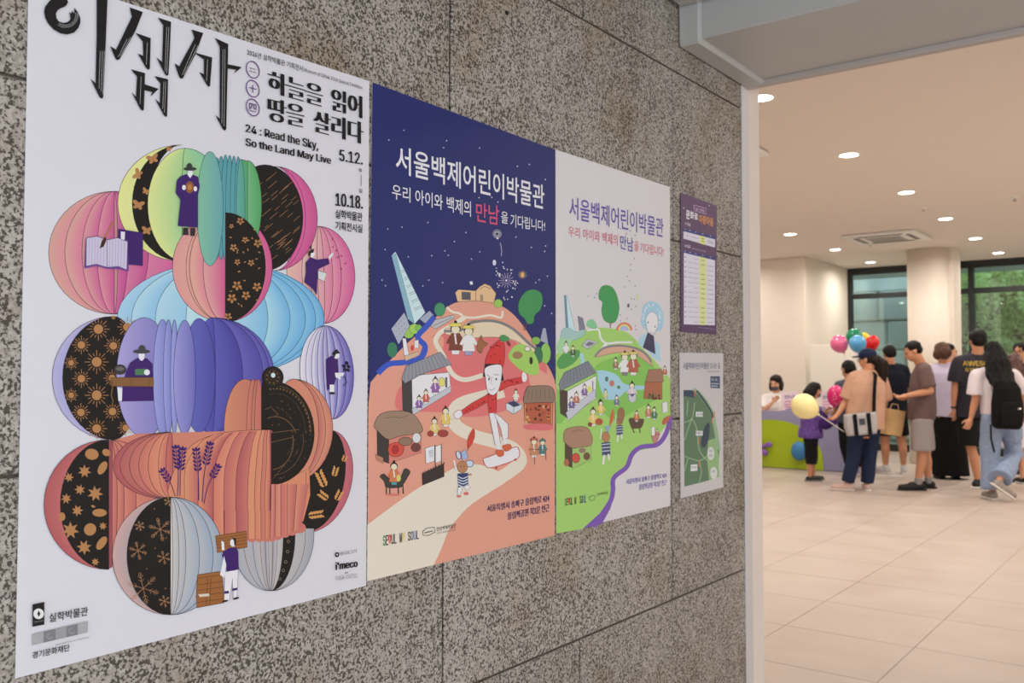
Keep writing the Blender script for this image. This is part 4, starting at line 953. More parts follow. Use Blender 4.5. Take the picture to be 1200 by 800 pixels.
x_, y_ = P4(978, 480)[0]; folk(x_, y_, 25, (196, 130, 80), hat=(190, 80, 60)); x_, y_ = P4(1028, 470)[0]; folk(x_, y_, 21, (60, 120, 120), hat=(60, 120, 120)); A.line(P4(950, 430, 1048, 435), .8, (120, 70, 50)); A.line(P4(980, 470, 982, 522), .8, (120, 70, 50)); A.line(P4(1046, 435, 1048, 495), .8, (120, 70, 50))
A.part('printed_hut', p2)
# skateboarder with red cap
S8 = K(530, 380, 4.445)
A.blob(S8(172, 205, 185, 150, 220, 100, 258, 78, 272, 120, 270, 190, 250, 240, 210, 210), (206, 40, 40), 5, (120, 20, 24), .5)
A.blob(S8(255, 90, 250, 65, 270, 55, 298, 72, 290, 85), (60, 140, 80), 4)
A.poly(S8(170, 205, 250, 205, 268, 290, 248, 300, 240, 230, 180, 225, 170, 270, 158, 275), (30, 26, 28))
A.poly(S8(232, 320, 280, 290, 360, 275, 365, 305, 290, 322, 245, 350), (204, 44, 44), (120, 20, 24), .5); A.poly(S8(180, 362, 232, 340, 228, 460, 190, 462), (204, 44, 44), (120, 20, 24), .5); A.poly(S8(188, 362, 100, 410, 45, 450, 58, 468, 120, 440, 190, 400), (204, 44, 44), (120, 20, 24), .5)
A.blob(S8(172, 225, 250, 210, 256, 270, 240, 340, 210, 368, 182, 345, 172, 280), (230, 230, 236), 5, (110, 60, 80), .5)
A.line(S8(180, 262, 198, 280), .6, (60, 50, 60)); A.line(S8(215, 262, 242, 262), .6, (60, 50, 60)); A.ell(*S8(190, 285)[0], .9, 1.4, (40, 34, 40)); A.ell(*S8(228, 285)[0], .9, 1.4, (40, 34, 40)); A.curve(S8(190, 336, 204, 343, 220, 330), .5, (140, 60, 80)); A.line(S8(206, 270, 200, 308, 210, 308), .4, (140, 90, 110))
A.blob(S8(8, 462, 40, 445, 52, 470, 30, 492, 12, 485), (232, 228, 232), 4, (180, 40, 50), .5); A.blob(S8(360, 265, 368, 245, 388, 265, 385, 295, 365, 298), (232, 228, 232), 4, (180, 40, 50), .5)
A.poly(S8(190, 462, 225, 460, 250, 620, 222, 630), (230, 230, 236), (110, 60, 80), .5); A.poly(S8(215, 460, 250, 480, 290, 520, 290, 592, 262, 600, 250, 540), (230, 230, 236), (110, 60, 80), .5)
A.poly(S8(230, 625, 245, 622, 250, 655, 236, 655), (232, 228, 232)); A.poly(S8(266, 598, 280, 596, 284, 630, 270, 632), (232, 228, 232))
A.blob(S8(160, 700, 185, 690, 320, 640, 345, 650, 348, 685, 320, 708, 220, 742, 178, 742), (236, 236, 238), 5, (190, 50, 50), .9)
A.blob(S8(225, 658, 262, 655, 266, 680, 240, 688), (206, 90, 40), 4, (140, 40, 20), .4); A.blob(S8(260, 632, 300, 625, 305, 648, 275, 660), (206, 90, 40), 4, (140, 40, 20), .4); A.ell(*S8(228, 748)[0], 1.4, 1.4, (190, 50, 50)); A.ell(*S8(327, 704)[0], 1.4, 1.4, (190, 50, 50))
for k in range(26):
    x, y = rs_.choice([(rs_.uniform(195, 262), rs_.uniform(110, 195)), (rs_.uniform(195, 225), rs_.uniform(370, 450)), (rs_.uniform(60, 180), 0), (rs_.uniform(270, 350), rs_.uniform(290, 302))])
    if y == 0: y = 455-(x-60)*.5
    A.ell(*S8(x, y)[0], .9, 1.1, (120, 20, 26), 0, 6)
A.part('printed_skateboarder', p2)
# small warrior with plume
A.blob(P4(590, 425, 588, 370, 622, 308, 632, 350, 615, 400), (196, 60, 40), 4); A.line(P4(592, 410, 590, 440), .7, (50, 30, 30)); A.poly(P4(548, 450, 575, 432, 592, 480, 560, 500), (150, 170, 206), (50, 60, 90), .5)
A.ell(*P4(535, 465)[0], 2.6, 5, (190, 200, 220), line=(30, 40, 90), lw=.7, rot=-15); A.ell(*P4(600, 515)[0], 4.6, 4, (190, 200, 220), line=(30, 40, 90), lw=.7); A.ell(*P4(558, 535)[0], 6, 7, (176, 120, 80), line=(60, 40, 30), lw=.4); A.ell(*P4(550, 530)[0], .6, .8, (30, 20, 20)); A.ell(*P4(568, 532)[0], .6, .8, (30, 20, 20))
A.poly(P4(530, 575, 590, 570, 592, 640, 535, 655), (44, 60, 110), (30, 40, 80), .4)
for k in range(4): A.curve(P4(533, 590+k*16, 560, 602+k*16, 590, 590+k*16), 1.0, (206, 212, 226))
A.poly(P4(530, 655, 560, 650, 545, 700, 530, 700), (220, 220, 224), (50, 50, 70), .4); A.poly(P4(565, 650, 592, 640, 605, 655, 580, 672), (220, 220, 224), (50, 50, 70), .4); A.ell(*P4(538, 706)[0], 2.6, 1.6, (206, 110, 100)); A.ell(*P4(580, 690)[0], 3, 2, (206, 100, 96)); A.line(P4(592, 580, 612, 578), 2.4, (180, 130, 96)); A.line(P4(525, 570, 508, 495), 1.8, (220, 220, 226))
A.part('printed_figure', p2); z0 = A.base+A.k*STEP
A = Art(z0, (205, 203, 208)); WH = (226, 228, 236)
A.text('서울백제어린이박물관', 463.5, 169.5, 202, 637.5, 217, 246, WH, .012)
A.text('우리 아이와 백제의', 459, 215, 232.5, 551.5, 236, 254, WH, .006); A.text('만남', 557.5, 237, 259, 584.5, 241, 264, (206, 70, 110), .008); A.text('을', 587, 247, 261, 595, 249, 262.5, WH, .006); A.text('기다립니다!', 598, 250, 266, 638.5, 259, 271, WH, .006)
A.part('printed_title', p2)
A.text('서울특별시 송파구 올림픽로 424', 570.5, 592, 600, 643.5, 578.8, 587.5, (40, 30, 90), .0, .006); A.text('올림픽공원 북2문 인근', 594.5, 600.5, 609, 643.5, 590, 599, (40, 30, 90), .0, .009)
def seoul(xl, yt, yb, xr, yt2, yb2):
    word = [('S', (30, 130, 70)), ('E', (24, 24, 28)), ('♡', (220, 60, 60)), ('U', (24, 24, 28)), ('L', (24, 24, 28)), (' ', None), ('M', (24, 24, 28)), ('Y', (230, 190, 30)), (' ', None), ('S', (24, 24, 28)), ('O', (24, 24, 28)), ('U', (70, 100, 200)), ('L', (24, 24, 28))]
    n = len(word); t = 0
    for i, (ch, c) in enumerate(word):
        a, b = i/n, (i+.86)/n
        if ch == ' ': continue
        X = lambda q: xl+(xr-xl)*q; T = lambda q: yt+(yt2-yt)*q; B = lambda q: yb+(yb2-yb)*q
        if ch == '♡':
            h = B(a)-T(a); w_ = X(b)-X(a); A.line([(X(a), T(a)+h*.3), (X(a)+w_*.25, T(a)), (X(a)+w_*.5, T(a)+h*.22), (X(a)+w_*.75, T(a)-h*.05), (X(b), T(a)+h*.25), (X(a)+w_*.5, B(a)-h*.1), (X(a), T(a)+h*.3)], h*.13, c)
        else: A.text(ch, X(a), T(a), B(a), X(b), T(b), B(b), c, 0, .07)
A.part('printed_address', p2)
seoul(448.5, 627.5, 639.5, 491, 621, 631)
A.line(K(430, 560, 5.217)(340, 325, 365, 305, 410, 300, 415, 330, 375, 350, 342, 350, 340, 325), .7, (60, 56, 60)); A.line(K(430, 560, 5.217)(350, 335, 400, 322), 1, (70, 66, 70))
A.text('한성백제박물관', 511.5, 617.5, 622.5, 534, 613, 618, (70, 60, 60), .004); A.text('SEOUL BAEKJE MUSEUM', 512, 623.8, 625.6, 533.5, 619.2, 621, (110, 90, 90), .0)
A.build('printed_lettering', p2)

# ------------------------------------------------------------------ poster 3: day version
p3 = paper([(651.2, 175), (785.2, 219), (785.6, 592.5), (652, 625)], (.79, .775, .77), 'white and green poster of the museum village by day with a purple stream')
A = Art(.0033, (206, 200, 198))
D3, D4 = K(645, 320, 5.0), K(645, 460, 4.706)
GR = (150, 196, 84); GR2 = (120, 184, 64); BL = (150, 196, 214); VI = (118, 76, 166)
gp = [(651.6, 420)]+smooth(D3(30, 480, 80, 420, 150, 360, 230, 325, 320, 320, 420, 335, 480, 370, 540, 440, 600, 500, 660, 570, 705, 620), 5)+[(785.3, 444), (785.4, 490)]+smooth(D4(665, 150, 600, 230, 560, 300, 470, 330, 430, 420, 350, 480, 340, 570, 300, 640, 200, 735, 180, 750), 5)+[(652, 625)]
A.poly(gp, GR)
A.blob(D3(250, 600, 300, 520, 500, 470, 600, 540, 640, 620, 640, 720, 500, 800, 380, 860, 290, 780), GR2); A.poly([(652, 455)]+D4(80, 0, 90, 130, 60, 170)+[(652, 496)], GR2)
A.curve(D4(664, 130, 640, 220, 590, 285, 500, 300, 450, 340, 420, 410, 350, 470, 345, 540, 330, 600, 270, 690, 240, 738), 5.4, VI); A.poly(D4(345, 590, 300, 640, 180, 748, 285, 722, 330, 640, 355, 560), VI)
A.curve(D3(215, 335, 280, 330, 295, 380, 330, 410, 400, 405, 480, 405), 2.4, (226, 226, 214)); A.curve(D3(330, 405, 310, 440, 270, 480), 4, (226, 226, 214))
A.curve(D3(180, 470, 190, 520, 175, 560), 4, BL); A.blob(D3(280, 575, 380, 590, 440, 650, 560, 660, 560, 680, 450, 690, 400, 730, 340, 740, 300, 690), BL, 5)
A.curve(D3(290, 575, 240, 580), 2, BL)
for x, y, rx, ry, c in ((330, 620, 2, 3, (90, 110, 90)), (360, 645, 3, 3.6, (190, 110, 90)), (400, 668, 2, 2, (70, 130, 70))): A.ell(*D3(x, y)[0], rx, ry, c)
A.part('printed_hill', p3)
# tower, city, trees, rainbow
A.poly(D3(82, 130, 95, 125, 150, 350, 95, 350), (186, 214, 226), (80, 110, 130), .3); A.poly(D3(80, 130, 92, 128, 108, 345, 92, 345), (90, 130, 150)); A.poly(D3(160, 250, 190, 262, 205, 330, 170, 335), (120, 120, 134), (80, 80, 90), .3); A.blob(D3(70, 330, 110, 320, 150, 345, 190, 330, 200, 360, 120, 400, 60, 400), (150, 186, 176), 4, (80, 120, 110), .3)
A.blob(D3(215, 310, 220, 280, 250, 272, 272, 310, 260, 325), (120, 190, 130), 4, (60, 120, 80), .3); A.blob(D3(35, 440, 60, 380, 100, 390, 130, 380, 100, 440, 60, 470), (150, 200, 140), 4)
A.blob(D3(285, 110, 300, 80, 330, 70, 365, 85, 390, 130, 403, 200, 395, 255, 375, 288, 340, 290, 312, 270, 300, 220, 305, 170, 285, 150), (46, 146, 72), 5, (24, 90, 50), .3); A.line(D3(350, 288, 352, 322), 1, (130, 80, 60)); A.line(D3(362, 280, 352, 310), .5, (130, 80, 60))
for r_, c in ((9.4, (206, 90, 70)), (8, (226, 150, 80)), (6.6, (226, 206, 120)), (5.2, (120, 176, 200)), (3.8, (180, 170, 210))): A.ell(*D3(433, 335)[0], r_, r_, c, 0, 24, 180, 360)
A.poly(D3(183, 425, 215, 385, 280, 405, 215, 445), (176, 178, 180), (80, 80, 84), .5); A.poly(D3(205, 420, 225, 400, 262, 410, 225, 428), (110, 110, 116))
A.blob(D3(260, 490, 300, 440, 380, 420, 480, 430, 550, 470, 592, 525, 590, 540, 500, 480, 400, 465, 320, 480), (206, 156, 126), 4, (90, 70, 70), .4); A.curve(D3(262, 485, 310, 440, 400, 424, 500, 440, 560, 475, 592, 520), 2.4, (130, 118, 124))
A.blob(D3(40, 520, 80, 470, 160, 450, 170, 480, 130, 530, 60, 560), (70, 150, 70), 4, (40, 90, 50), .3)
x_, y_ = D3(92, 470)[0]; folk(x_, y_, 15, (220, 214, 220)); x_, y_ = D3(132, 490)[0]; folk(x_, y_, 14, (70, 90, 60)); x_, y_ = D3(436, 598)[0]; folk(x_, y_, 29, (226, 220, 216), hat=(206, 190, 90), legs=(130, 110, 130)); x_, y_ = D3(486, 598)[0]; folk(x_, y_, 30, (176, 90, 60), hat=(206, 190, 90)); x_, y_ = D3(382, 565)[0]; folk(x_, y_, 15, (150, 110, 80))
A.part('printed_figure', p3)
# hall
A.poly(D3(98, 690, 268, 600, 266, 735, 100, 850), (230, 230, 230), (70, 60, 70), .5); A.poly(D3(55, 680, 100, 690, 100, 850, 58, 820), (76, 60, 50), (50, 40, 40), .4); A.poly(D4(85, 110, 248, -20, 250, 20, 100, 155), (186, 186, 194), (80, 80, 90), .4); A.poly(D3(48, 650, 82, 582, 220, 515, 270, 580, 100, 668, 60, 690), (120, 124, 132), (60, 60, 70), .6)
for k in range(9): A.line(D3(85+k*16, 585-k*8, 75+k*21, 665-k*11), .45, (80, 84, 94))
for x, y, c in ((124, 800, (110, 90, 150)), (152, 770, (190, 110, 80)), (200, 725, (130, 90, 150))): q = D3(x, y)[0]; folk(q[0], q[1], 16, c)
A.ell(*D3(228, 680)[0], 2.6, 4, (206, 206, 90)); A.line(D3(248, 630, 248, 690), 1.4, (120, 120, 126))
A.part('printed_hall', p3)
# hut right
A.poly(D3(555, 640, 655, 630, 655, 740, 545, 735), (170, 96, 60), (80, 50, 40), .4); A.poly(D3(555, 640, 575, 565, 650, 560, 665, 635), (158, 110, 84), (80, 56, 44), .5)
for k in range(14): A.ell(*D3(rs_.uniform(560, 650), rs_.uniform(705, 740))[0], 1.2, 1.6, rs_.choice([(90, 50, 40), (80, 110, 60), (60, 40, 40)]), 0, 8)
for x, y, h, c in ((478, 740, 22, (206, 190, 196)), (388, 780, 14, (110, 120, 130)), (322, 740, 13, (190, 190, 110)), (292, 820, 17, (214, 180, 70)), (670, 600, 12, (190, 90, 60))): q = D3(x, y)[0]; folk(q[0], q[1], h, c)
A.poly(D3(455, 710, 500, 705, 502, 745, 480, 760, 458, 745), (190, 190, 196), (90, 80, 90), .4); A.poly(D3(462, 708, 495, 706, 480, 725), (80, 60, 100))
q = D4(235, 185)[0]; folk(q[0], q[1], 23, (220, 190, 90)); A.ell(*D4(268, 160)[0], 4.6, 4, (176, 80, 50)); A.ell(*D4(218, 175)[0], 2.6, 2.6, (140, 60, 50)); q = D4(278, 125)[0]; folk(q[0], q[1], 19, (214, 190, 80))
A.part('printed_hut', p3)
# thatched house
A.poly(D4(80, 270, 120, 300, 120, 415, 80, 395), (84, 62, 50), (50, 36, 30), .4); A.poly(D4(120, 300, 225, 290, 225, 370, 120, 420), (150, 186, 90), (60, 50, 40), .4); A.blob(D4(72, 260, 82, 205, 150, 186, 205, 195, 230, 245, 222, 290, 170, 300, 120, 305, 85, 280), (164, 122, 92), 4, (80, 56, 44), .5); A.line(D4(120, 215, 150, 205, 180, 210), .5, (90, 66, 50)); A.ell(*D4(140, 360)[0], 4.6, 5.6, (200, 70, 50), line=(110, 40, 30)); A.ell(*D4(175, 318)[0], 4, 3, (140, 110, 90)); A.ell(*D4(200, 350)[0], 4, 4.6, (110, 80, 50)); A.ell(*D4(88, 385)[0], 3, 4.4, (170, 100, 60))
A.part('printed_hut', p3)
# warriors and rider
for ox, oy, s in ((305, 300, 1.0), (380, 200, .75)):
    q = D4(ox, oy)[0]; x, y = q
    A.ell(x, y-12*s, 4.6*s, 6*s, (180, 120, 76), line=(70, 50, 40), lw=.4); A.poly([(x-5*s, y-5*s), (x+5*s, y-6*s), (x+5*s, y+9*s), (x-4*s, y+10*s)], (60, 74, 110), (40, 50, 80), .4)
    for k in range(3): A.line([(x-5*s, y-3*s+k*4*s), (x+5*s, y-4*s+k*4*s)], .9*s, (206, 210, 220))
    A.line([(x-2*s, y+9*s), (x-3*s, y+20*s)], 2.2*s, (220, 220, 222)); A.line([(x+3*s, y+8*s), (x+4*s, y+15*s)], 2.2*s, (220, 220, 222)); A.line([(x-6*s, y-10*s), (x-5*s, y-22*s)], 1.2*s, (210, 210, 220)); A.poly([(x+2*s, y-16*s), (x+6*s, y-26*s), (x-1*s, y-24*s)], (140, 160, 190), (60, 70, 100), .3)
A.blob(D4(325, 180, 330, 130, 345, 88, 352, 130, 340, 165), (196, 100, 50), 4)
A.blob(D4(375, 160, 372, 100, 392, 82, 408, 110, 395, 165), (150, 100, 70), 4, (70, 50, 40), .4)
A.blob(D4(432, 150, 445, 140, 500, 145, 515, 150, 505, 185, 490, 195, 450, 195, 440, 175), (90, 66, 50), 4, (50, 36, 30), .4); A.line(D4(450, 190, 462, 222), 1.2, (90, 66, 50)); A.line(D4(490, 190, 494, 222), 1.2, (90, 66, 50)); q = D4(475, 160)[0]; folk(q[0], q[1], 14, (200, 110, 60))
q = D4(540, 140)[0]; folk(q[0], q[1], 17, (190, 120, 80)); q = D4(572, 150)[0]; folk(q[0], q[1], 16, (70, 120, 90)); A.poly(D4(615, 55, 645, 48, 648, 105, 618, 112), (220, 220, 220), (80, 80, 80), .4); A.blob(D4(615, 170, 625, 140, 660, 125, 655, 150, 630, 175), (180, 96, 60), 4); A.poly(D4(555, 190, 575, 186, 576, 235, 558, 240), (220, 220, 220), (80, 80, 80), .4); A.poly(D4(555, 240, 605, 225, 585, 275, 570, 280), (190, 120, 110), (90, 50, 60), .4); q = D4(588, 240)[0]; folk(q[0], q[1], 9, (196, 80, 90))
A.part('printed_figure', p3)
# pale blue smiling figure
A.blob(D3(535, 250, 545, 190, 590, 165, 640, 190, 662, 250, 655, 320, 620, 340, 560, 330, 530, 290), (150, 192, 212), 5); A.poly(D3(520, 380, 560, 350, 640, 420, 645, 520, 600, 490, 560, 440, 515, 420), (160, 198, 216)); A.blob(D3(560, 260, 590, 225, 625, 250, 628, 310, 600, 362, 572, 345, 560, 300), (226, 226, 230), 5, (90, 90, 140), .4)
A.poly(D3(570, 345, 605, 368, 615, 475, 540, 435, 555, 390), (60, 56, 84)); A.ell(*D3(572, 288)[0], .6, 1.2, (60, 60, 110)); A.ell(*D3(613, 313)[0], .6, 1.2, (60, 60, 110)); A.curve(D3(582, 345, 592, 352, 602, 345), .4, (90, 60, 90))
for k in range(30):
    a = rs_.uniform(0, 2*PI); r = rs_.uniform(9.5, 12.5); A.ell(764+math.cos(a)*r*.9-.3, 370.5+math.sin(a)*r*1.25, .8, .9, (226, 230, 234), 0, 6)
for q in D3(450, 18, 462, 45, 495, 75, 437, 80, 510, 130, 492, 152, 455, 190, 473, 212, 500, 195, 408, 245, 447, 265, 410, 278, 497, 308, 500, 330, 222, 137, 258, 142, 270, 120, 475, 150)+K(645, 170, 5)(492, 665, 470, 700, 468, 732, 450, 768, 462, 795, 412, 490, 444, 520, 468, 500, 495, 527): A.ell(q[0], q[1], .6, .8, (70, 80, 100), 0, 6)
A.ell(*D3(510, 138)[0], 1.2, 3.6, (196, 210, 150)); A.ell(*D3(456, 190)[0], 1.4, 2.4, (80, 90, 110))
A.part('printed_figure', p3); z0 = A.base+A.k*STEP
A = Art(z0, (206, 200, 198)); VT = (96, 70, 156); PK = (206, 84, 106)
A.text('서울백제어린이박물관', 667, 229.5, 256, 777.3, 256, 278.5, VT, .008); A.text('우리 아이와 백제의', 666, 264.5, 277, 723.6, 275, 288, PK, .004); A.text('만남', 726.5, 275, 291, 742, 279, 295.5, (70, 70, 150), .008); A.text('을', 743, 282, 293.5, 748.4, 283, 294.5, PK, .004); A.text('기다립니다!', 750, 284, 295.5, 777.5, 289.5, 301, PK, .004)
A.part('printed_title', p3)
A.text('서울특별시 송파구 올림픽로 424', 733.5, 561.5, 567.5, 781, 553.5, 559.5, VT, .0, .005); A.text('올림픽공원 북2문 인근', 748.5, 567.5, 574, 781, 561.5, 568, VT, .0, .006)
A.part('printed_address', p3)
seoul(661.5, 584, 592.5, 687, 579.5, 588.5)
A.line(D4(212, 580, 228, 565, 246, 570, 240, 590, 222, 597, 212, 580), .5, (60, 70, 50)); A.text('한성백제박물관', 699.5, 577.5, 581, 712.5, 575.2, 578.7, (50, 70, 40), 0)
A.build('printed_lettering', p3)

# ------------------------------------------------------------------ purple timetable
p4 = paper([(797.8, 225.6), (840.2, 240.9), (839.6, 392), (797.8, 388.6)], (.10, .042, .13), 'narrow purple timetable poster with white table rows and a yellow column')
A = Art(.0033, (206, 200, 196))
E = K(790, 225, 9.417); G = K(780, 210, 4.21)
NB = (48, 52, 112)
A.poly(E(100, 398, 455, 490, 455, 525, 100, 432), NB); A.poly(E(104, 432, 452, 522, 450, 612, 102, 512), (206, 198, 206)); A.poly(E(278, 477, 345, 494, 342, 583, 280, 565), (206, 208, 120))
A.poly(E(100, 640, 462, 715, 462, 748, 100, 668), NB)
A.poly(G(90, 362, 244, 400, 243, 720, 90, 715), (208, 200, 208)); A.poly(G(165, 380, 202, 390, 200, 719, 166, 718), (206, 210, 130))
A.text('문화로', 804, 245, 256.5, 818, 250, 258.5, (226, 224, 230), .03); A.text('마중마음', 819.3, 251, 261.5, 836, 255.5, 265.5, (206, 130, 60), .03)
A.line(E(218, 143, 355, 180, 355, 242, 220, 205, 218, 143), .5, (214, 170, 206)); A.text('서울시 문화행사', 814.3, 242.6, 246, 826.5, 245.8, 249.4, (216, 170, 206), 0)
A.text('7월', 802.5, 260, 263.5, 809, 261.4, 265, (206, 196, 216), 0); A.text('8월', 802.5, 286, 289.5, 809, 287, 290.8, (206, 196, 216), 0); A.text('매주 토요일 오후 공연', 811, 290, 292, 827, 293.5, 295.5, (180, 160, 190), 0)
for k, x in enumerate((123, 175, 240, 315, 402)):
    yy = 408+(x-123)*.27; A.line(E(x-9, yy, x+9, yy+4), .9, (150, 160, 200)); yy = 650+(x-123)*.24; A.line(E(x-9, yy, x+9, yy+3), .9, (150, 160, 200))
A.line(E(135, 478, 165, 487), .5, (110, 100, 120)); A.line(E(180, 492, 270, 512), .5, (120, 110, 130)); A.line(E(302, 512, 330, 519), .9, (90, 110, 60)); A.line(E(302, 538, 330, 545), .9, (90, 110, 60)); A.line(E(370, 535, 435, 551), .6, (120, 110, 130)); A.line(E(375, 555, 435, 570), .6, (120, 110, 130))
rs2 = random.Random(4)
for k in range(14):
    f = k/13; yl = 378+f*(322); sl = .20*(1-f)+.03*f
    for x0_, x1_, w_, c in ((95, 101, 1.0, (60, 50, 110)), (110, 134, .5, (130, 120, 140)), (139, 162, .5, (130, 120, 140)), (174, 194, .8, (90, 110, 60)), (206, 236, .55, (120, 110, 130))):
        if rs2.random() < .15: continue
        A.line(G(x0_, yl+(x0_-90)*sl+3, x1_, yl+(x1_-90)*sl+3), w_*.8, c)
    if k: A.line(G(91, yl+(-4), 243, yl-4+153*sl), .2, (180, 170, 185))
A.line(G(160, 730, 240, 740), .5, (150, 130, 160)); A.ell(*G(90, 142)[0], .6, .8, (220, 220, 230), 0, 6); A.ell(*G(215, 130)[0], .5, .7, (220, 220, 230), 0, 6)
A.build('printed_timetable', p4)
# ------------------------------------------------------------------ park map notice
p5 = paper([(796.3, 413), (847.6, 413.6), (847.6, 570.8), (797.8, 583.8)], (.66, .65, .645), 'white notice with a green park map, below the purple timetable')
A = Art(.0033, (200, 195, 190), .7)
G = K(780, 390, 3.81)
A.poly(G(80, 255, 128, 258, 150, 262, 205, 345, 215, 380, 240, 490, 240, 640, 192, 658, 84, 686), (86, 118, 84)); A.poly(G(80, 255, 128, 255, 128, 290, 80, 280), (44, 64, 84))
A.curve(G(125, 250, 160, 280, 200, 340, 215, 385, 238, 520), 4.2, (140, 176, 130)); A.curve(G(138, 258, 172, 300, 205, 355, 208, 380), 2.2, (40, 60, 76)); A.blob(G(180, 410, 196, 405, 192, 470, 175, 510, 158, 500, 165, 450), (44, 62, 78), 4)
A.poly(G(190, 480, 222, 470, 240, 560, 240, 642, 195, 656, 185, 560), (140, 176, 110)); A.poly(G(238, 600, 241, 510, 241, 642), (196, 206, 190))
for c_ in (G(82, 400, 118, 380, 130, 310), G(118, 380, 140, 430, 150, 520, 185, 570), G(118, 380, 100, 430, 84, 480), G(84, 550, 150, 570, 190, 545), G(150, 570, 160, 620, 150, 665), G(100, 300, 95, 370), G(84, 620, 100, 560)): A.curve(c_, .9, (150, 180, 130))
A.ell(*G(202, 538)[0], 4, 7.6, (206, 206, 200)); A.ell(*G(215, 625)[0], 4, 7, (206, 206, 200)); A.poly(G(135, 352, 166, 352, 166, 374, 135, 374), (214, 214, 208)); A.poly(G(135, 437, 166, 437, 166, 458, 135, 458), (214, 214, 208)); A.poly(G(112, 588, 142, 586, 142, 615, 112, 618), (214, 214, 208))
for x, y in ((130, 268), (218, 365), (208, 390), (150, 480), (150, 585)): A.line(G(x, y-14, x-1, y+14), 1.1, (206, 90, 50))
for s_, a_, b_, q in (('공원', 138, 357, 370), ('박물관', 136, 441, 453), ('주차장', 113, 594, 606)): A.text(s_, *G(a_, b_)[0], G(a_, q)[0][1], G(a_+26, b_)[0][0], G(a_, b_)[0][1], G(a_, q)[0][1], (50, 60, 60), 0)
A.text('서울', 830.7, 526.5, 530, 834.5, 526.3, 529.8, (70, 80, 70), 0); A.text('공원', 830.7, 532, 536, 834.5, 531.8, 535.6, (70, 80, 70), 0); A.text('서울', 834, 550.5, 554, 838, 550, 553.6, (70, 80, 70), 0)
A.text('서울백제어린이박물관 오시는 길', 800.5, 424.5, 433, 843.7, 424.8, 432, (120, 116, 136), .03); A.text('주차장 위치 안내', 829, 434, 436.6, 843, 434, 436.4, (60, 60, 66), .0)
A.poly(G(200, 193, 243, 193, 243, 248, 200, 245), (58, 80, 104)); A.text('주소', *G(204, 203)[0], G(0, 215)[0][1], *G(232, 203)[0], G(0, 215)[0][1], (206, 206, 214), 0); A.line(G(204, 226, 238, 227), .9, (190, 196, 206)); A.line(G(204, 237, 232, 238), .9, (190, 196, 206))
A.build('printed_map', p5)
# ================================================================== people: one fused body surface each, clothing and hair as children
def bcap(bm, a, ra, b, rb, seg=12):
    """closed capsule from a to b with rounded ends"""
    a, b = Vector(a), Vector(b); d = b-a; L_ = d.length
    d = d/L_ if L_ > 1e-5 else Vector((0, 0, 1))
    x = d.cross(Vector((.37, .21, .90)) if abs(d.z) < .85 else Vector((1, 0, 0))).normalized(); y = d.cross(x)
    nv = bm.verts.new; nf = bm.faces.new
    cs = [(math.cos(2*PI*k/seg), math.sin(2*PI*k/seg)) for k in range(seg)]
    rows = []
    for c, r, ts in ((a, ra, (-75, -45, -18, 0)), (b, rb, (0, 18, 45, 75))):
        for t in ts:
            t = math.radians(t); q = c+d*(math.sin(t)*r); rr_ = math.cos(t)*r
            rows.append([nv(q+x*(u*rr_)+y*(v*rr_)) for u, v in cs])
    for p, q in zip(rows, rows[1:]):
        for k in range(seg): nf((p[k], p[(k+1) % seg], q[(k+1) % seg], q[k]))
    nf(rows[0][::-1]); nf(rows[-1])
def chain(bm, pts, rs):
    for (a, ra), (b, rb) in zip(zip(pts, rs), zip(pts[1:], rs[1:])): bcap(bm, a, ra, b, rb)
def bell(bm, c, r, R=None, seg=16):
    m = Matrix.Translation(c) @ ((R.to_4x4()) if R is not None else Matrix.Identity(4)) @ Matrix.Diagonal((*r, 1))
    bmesh.ops.create_uvsphere(bm, u_segments=seg, v_segments=seg//2+2, radius=1, matrix=m)
def bloft(bm, rings, n=24, k=2.3):
    """rings: (centre, side axis, front axis) superellipse sections, closed at both ends"""
    R_ = []
    for c, sx, fy in rings:
        row = []
        for i in range(n):
            a = 2*PI*i/n; ca, sa = math.cos(a), math.sin(a)
            row.append(bm.verts.new(Vector(c)+sx*(abs(ca)**(2/k)*(1 if ca >= 0 else -1))+fy*(abs(sa)**(2/k)*(1 if sa >= 0 else -1))))
        R_.append(row)
    for a, b in zip(R_, R_[1:]):
        for i in range(n): bm.faces.new((a[i], a[(i+1) % n], b[(i+1) % n], b[i]))
    bm.faces.new(R_[0][::-1]); bm.faces.new(R_[-1])
def tube_open(bm, pts, rs, n=16):
    rings = []
    for i, p in enumerate(pts):
        d = (Vector(pts[min(i+1, len(pts)-1)])-Vector(pts[max(i-1, 0)])).normalized()
        x = d.cross(Vector((.31, .2, .93))).normalized(); 
        if x.length < .1: x = Vector((1, 0, 0))
        y = d.cross(x).normalized(); rings.append((p, x*rs[i], y*rs[i]))
    bloft(bm, rings, n, 2)
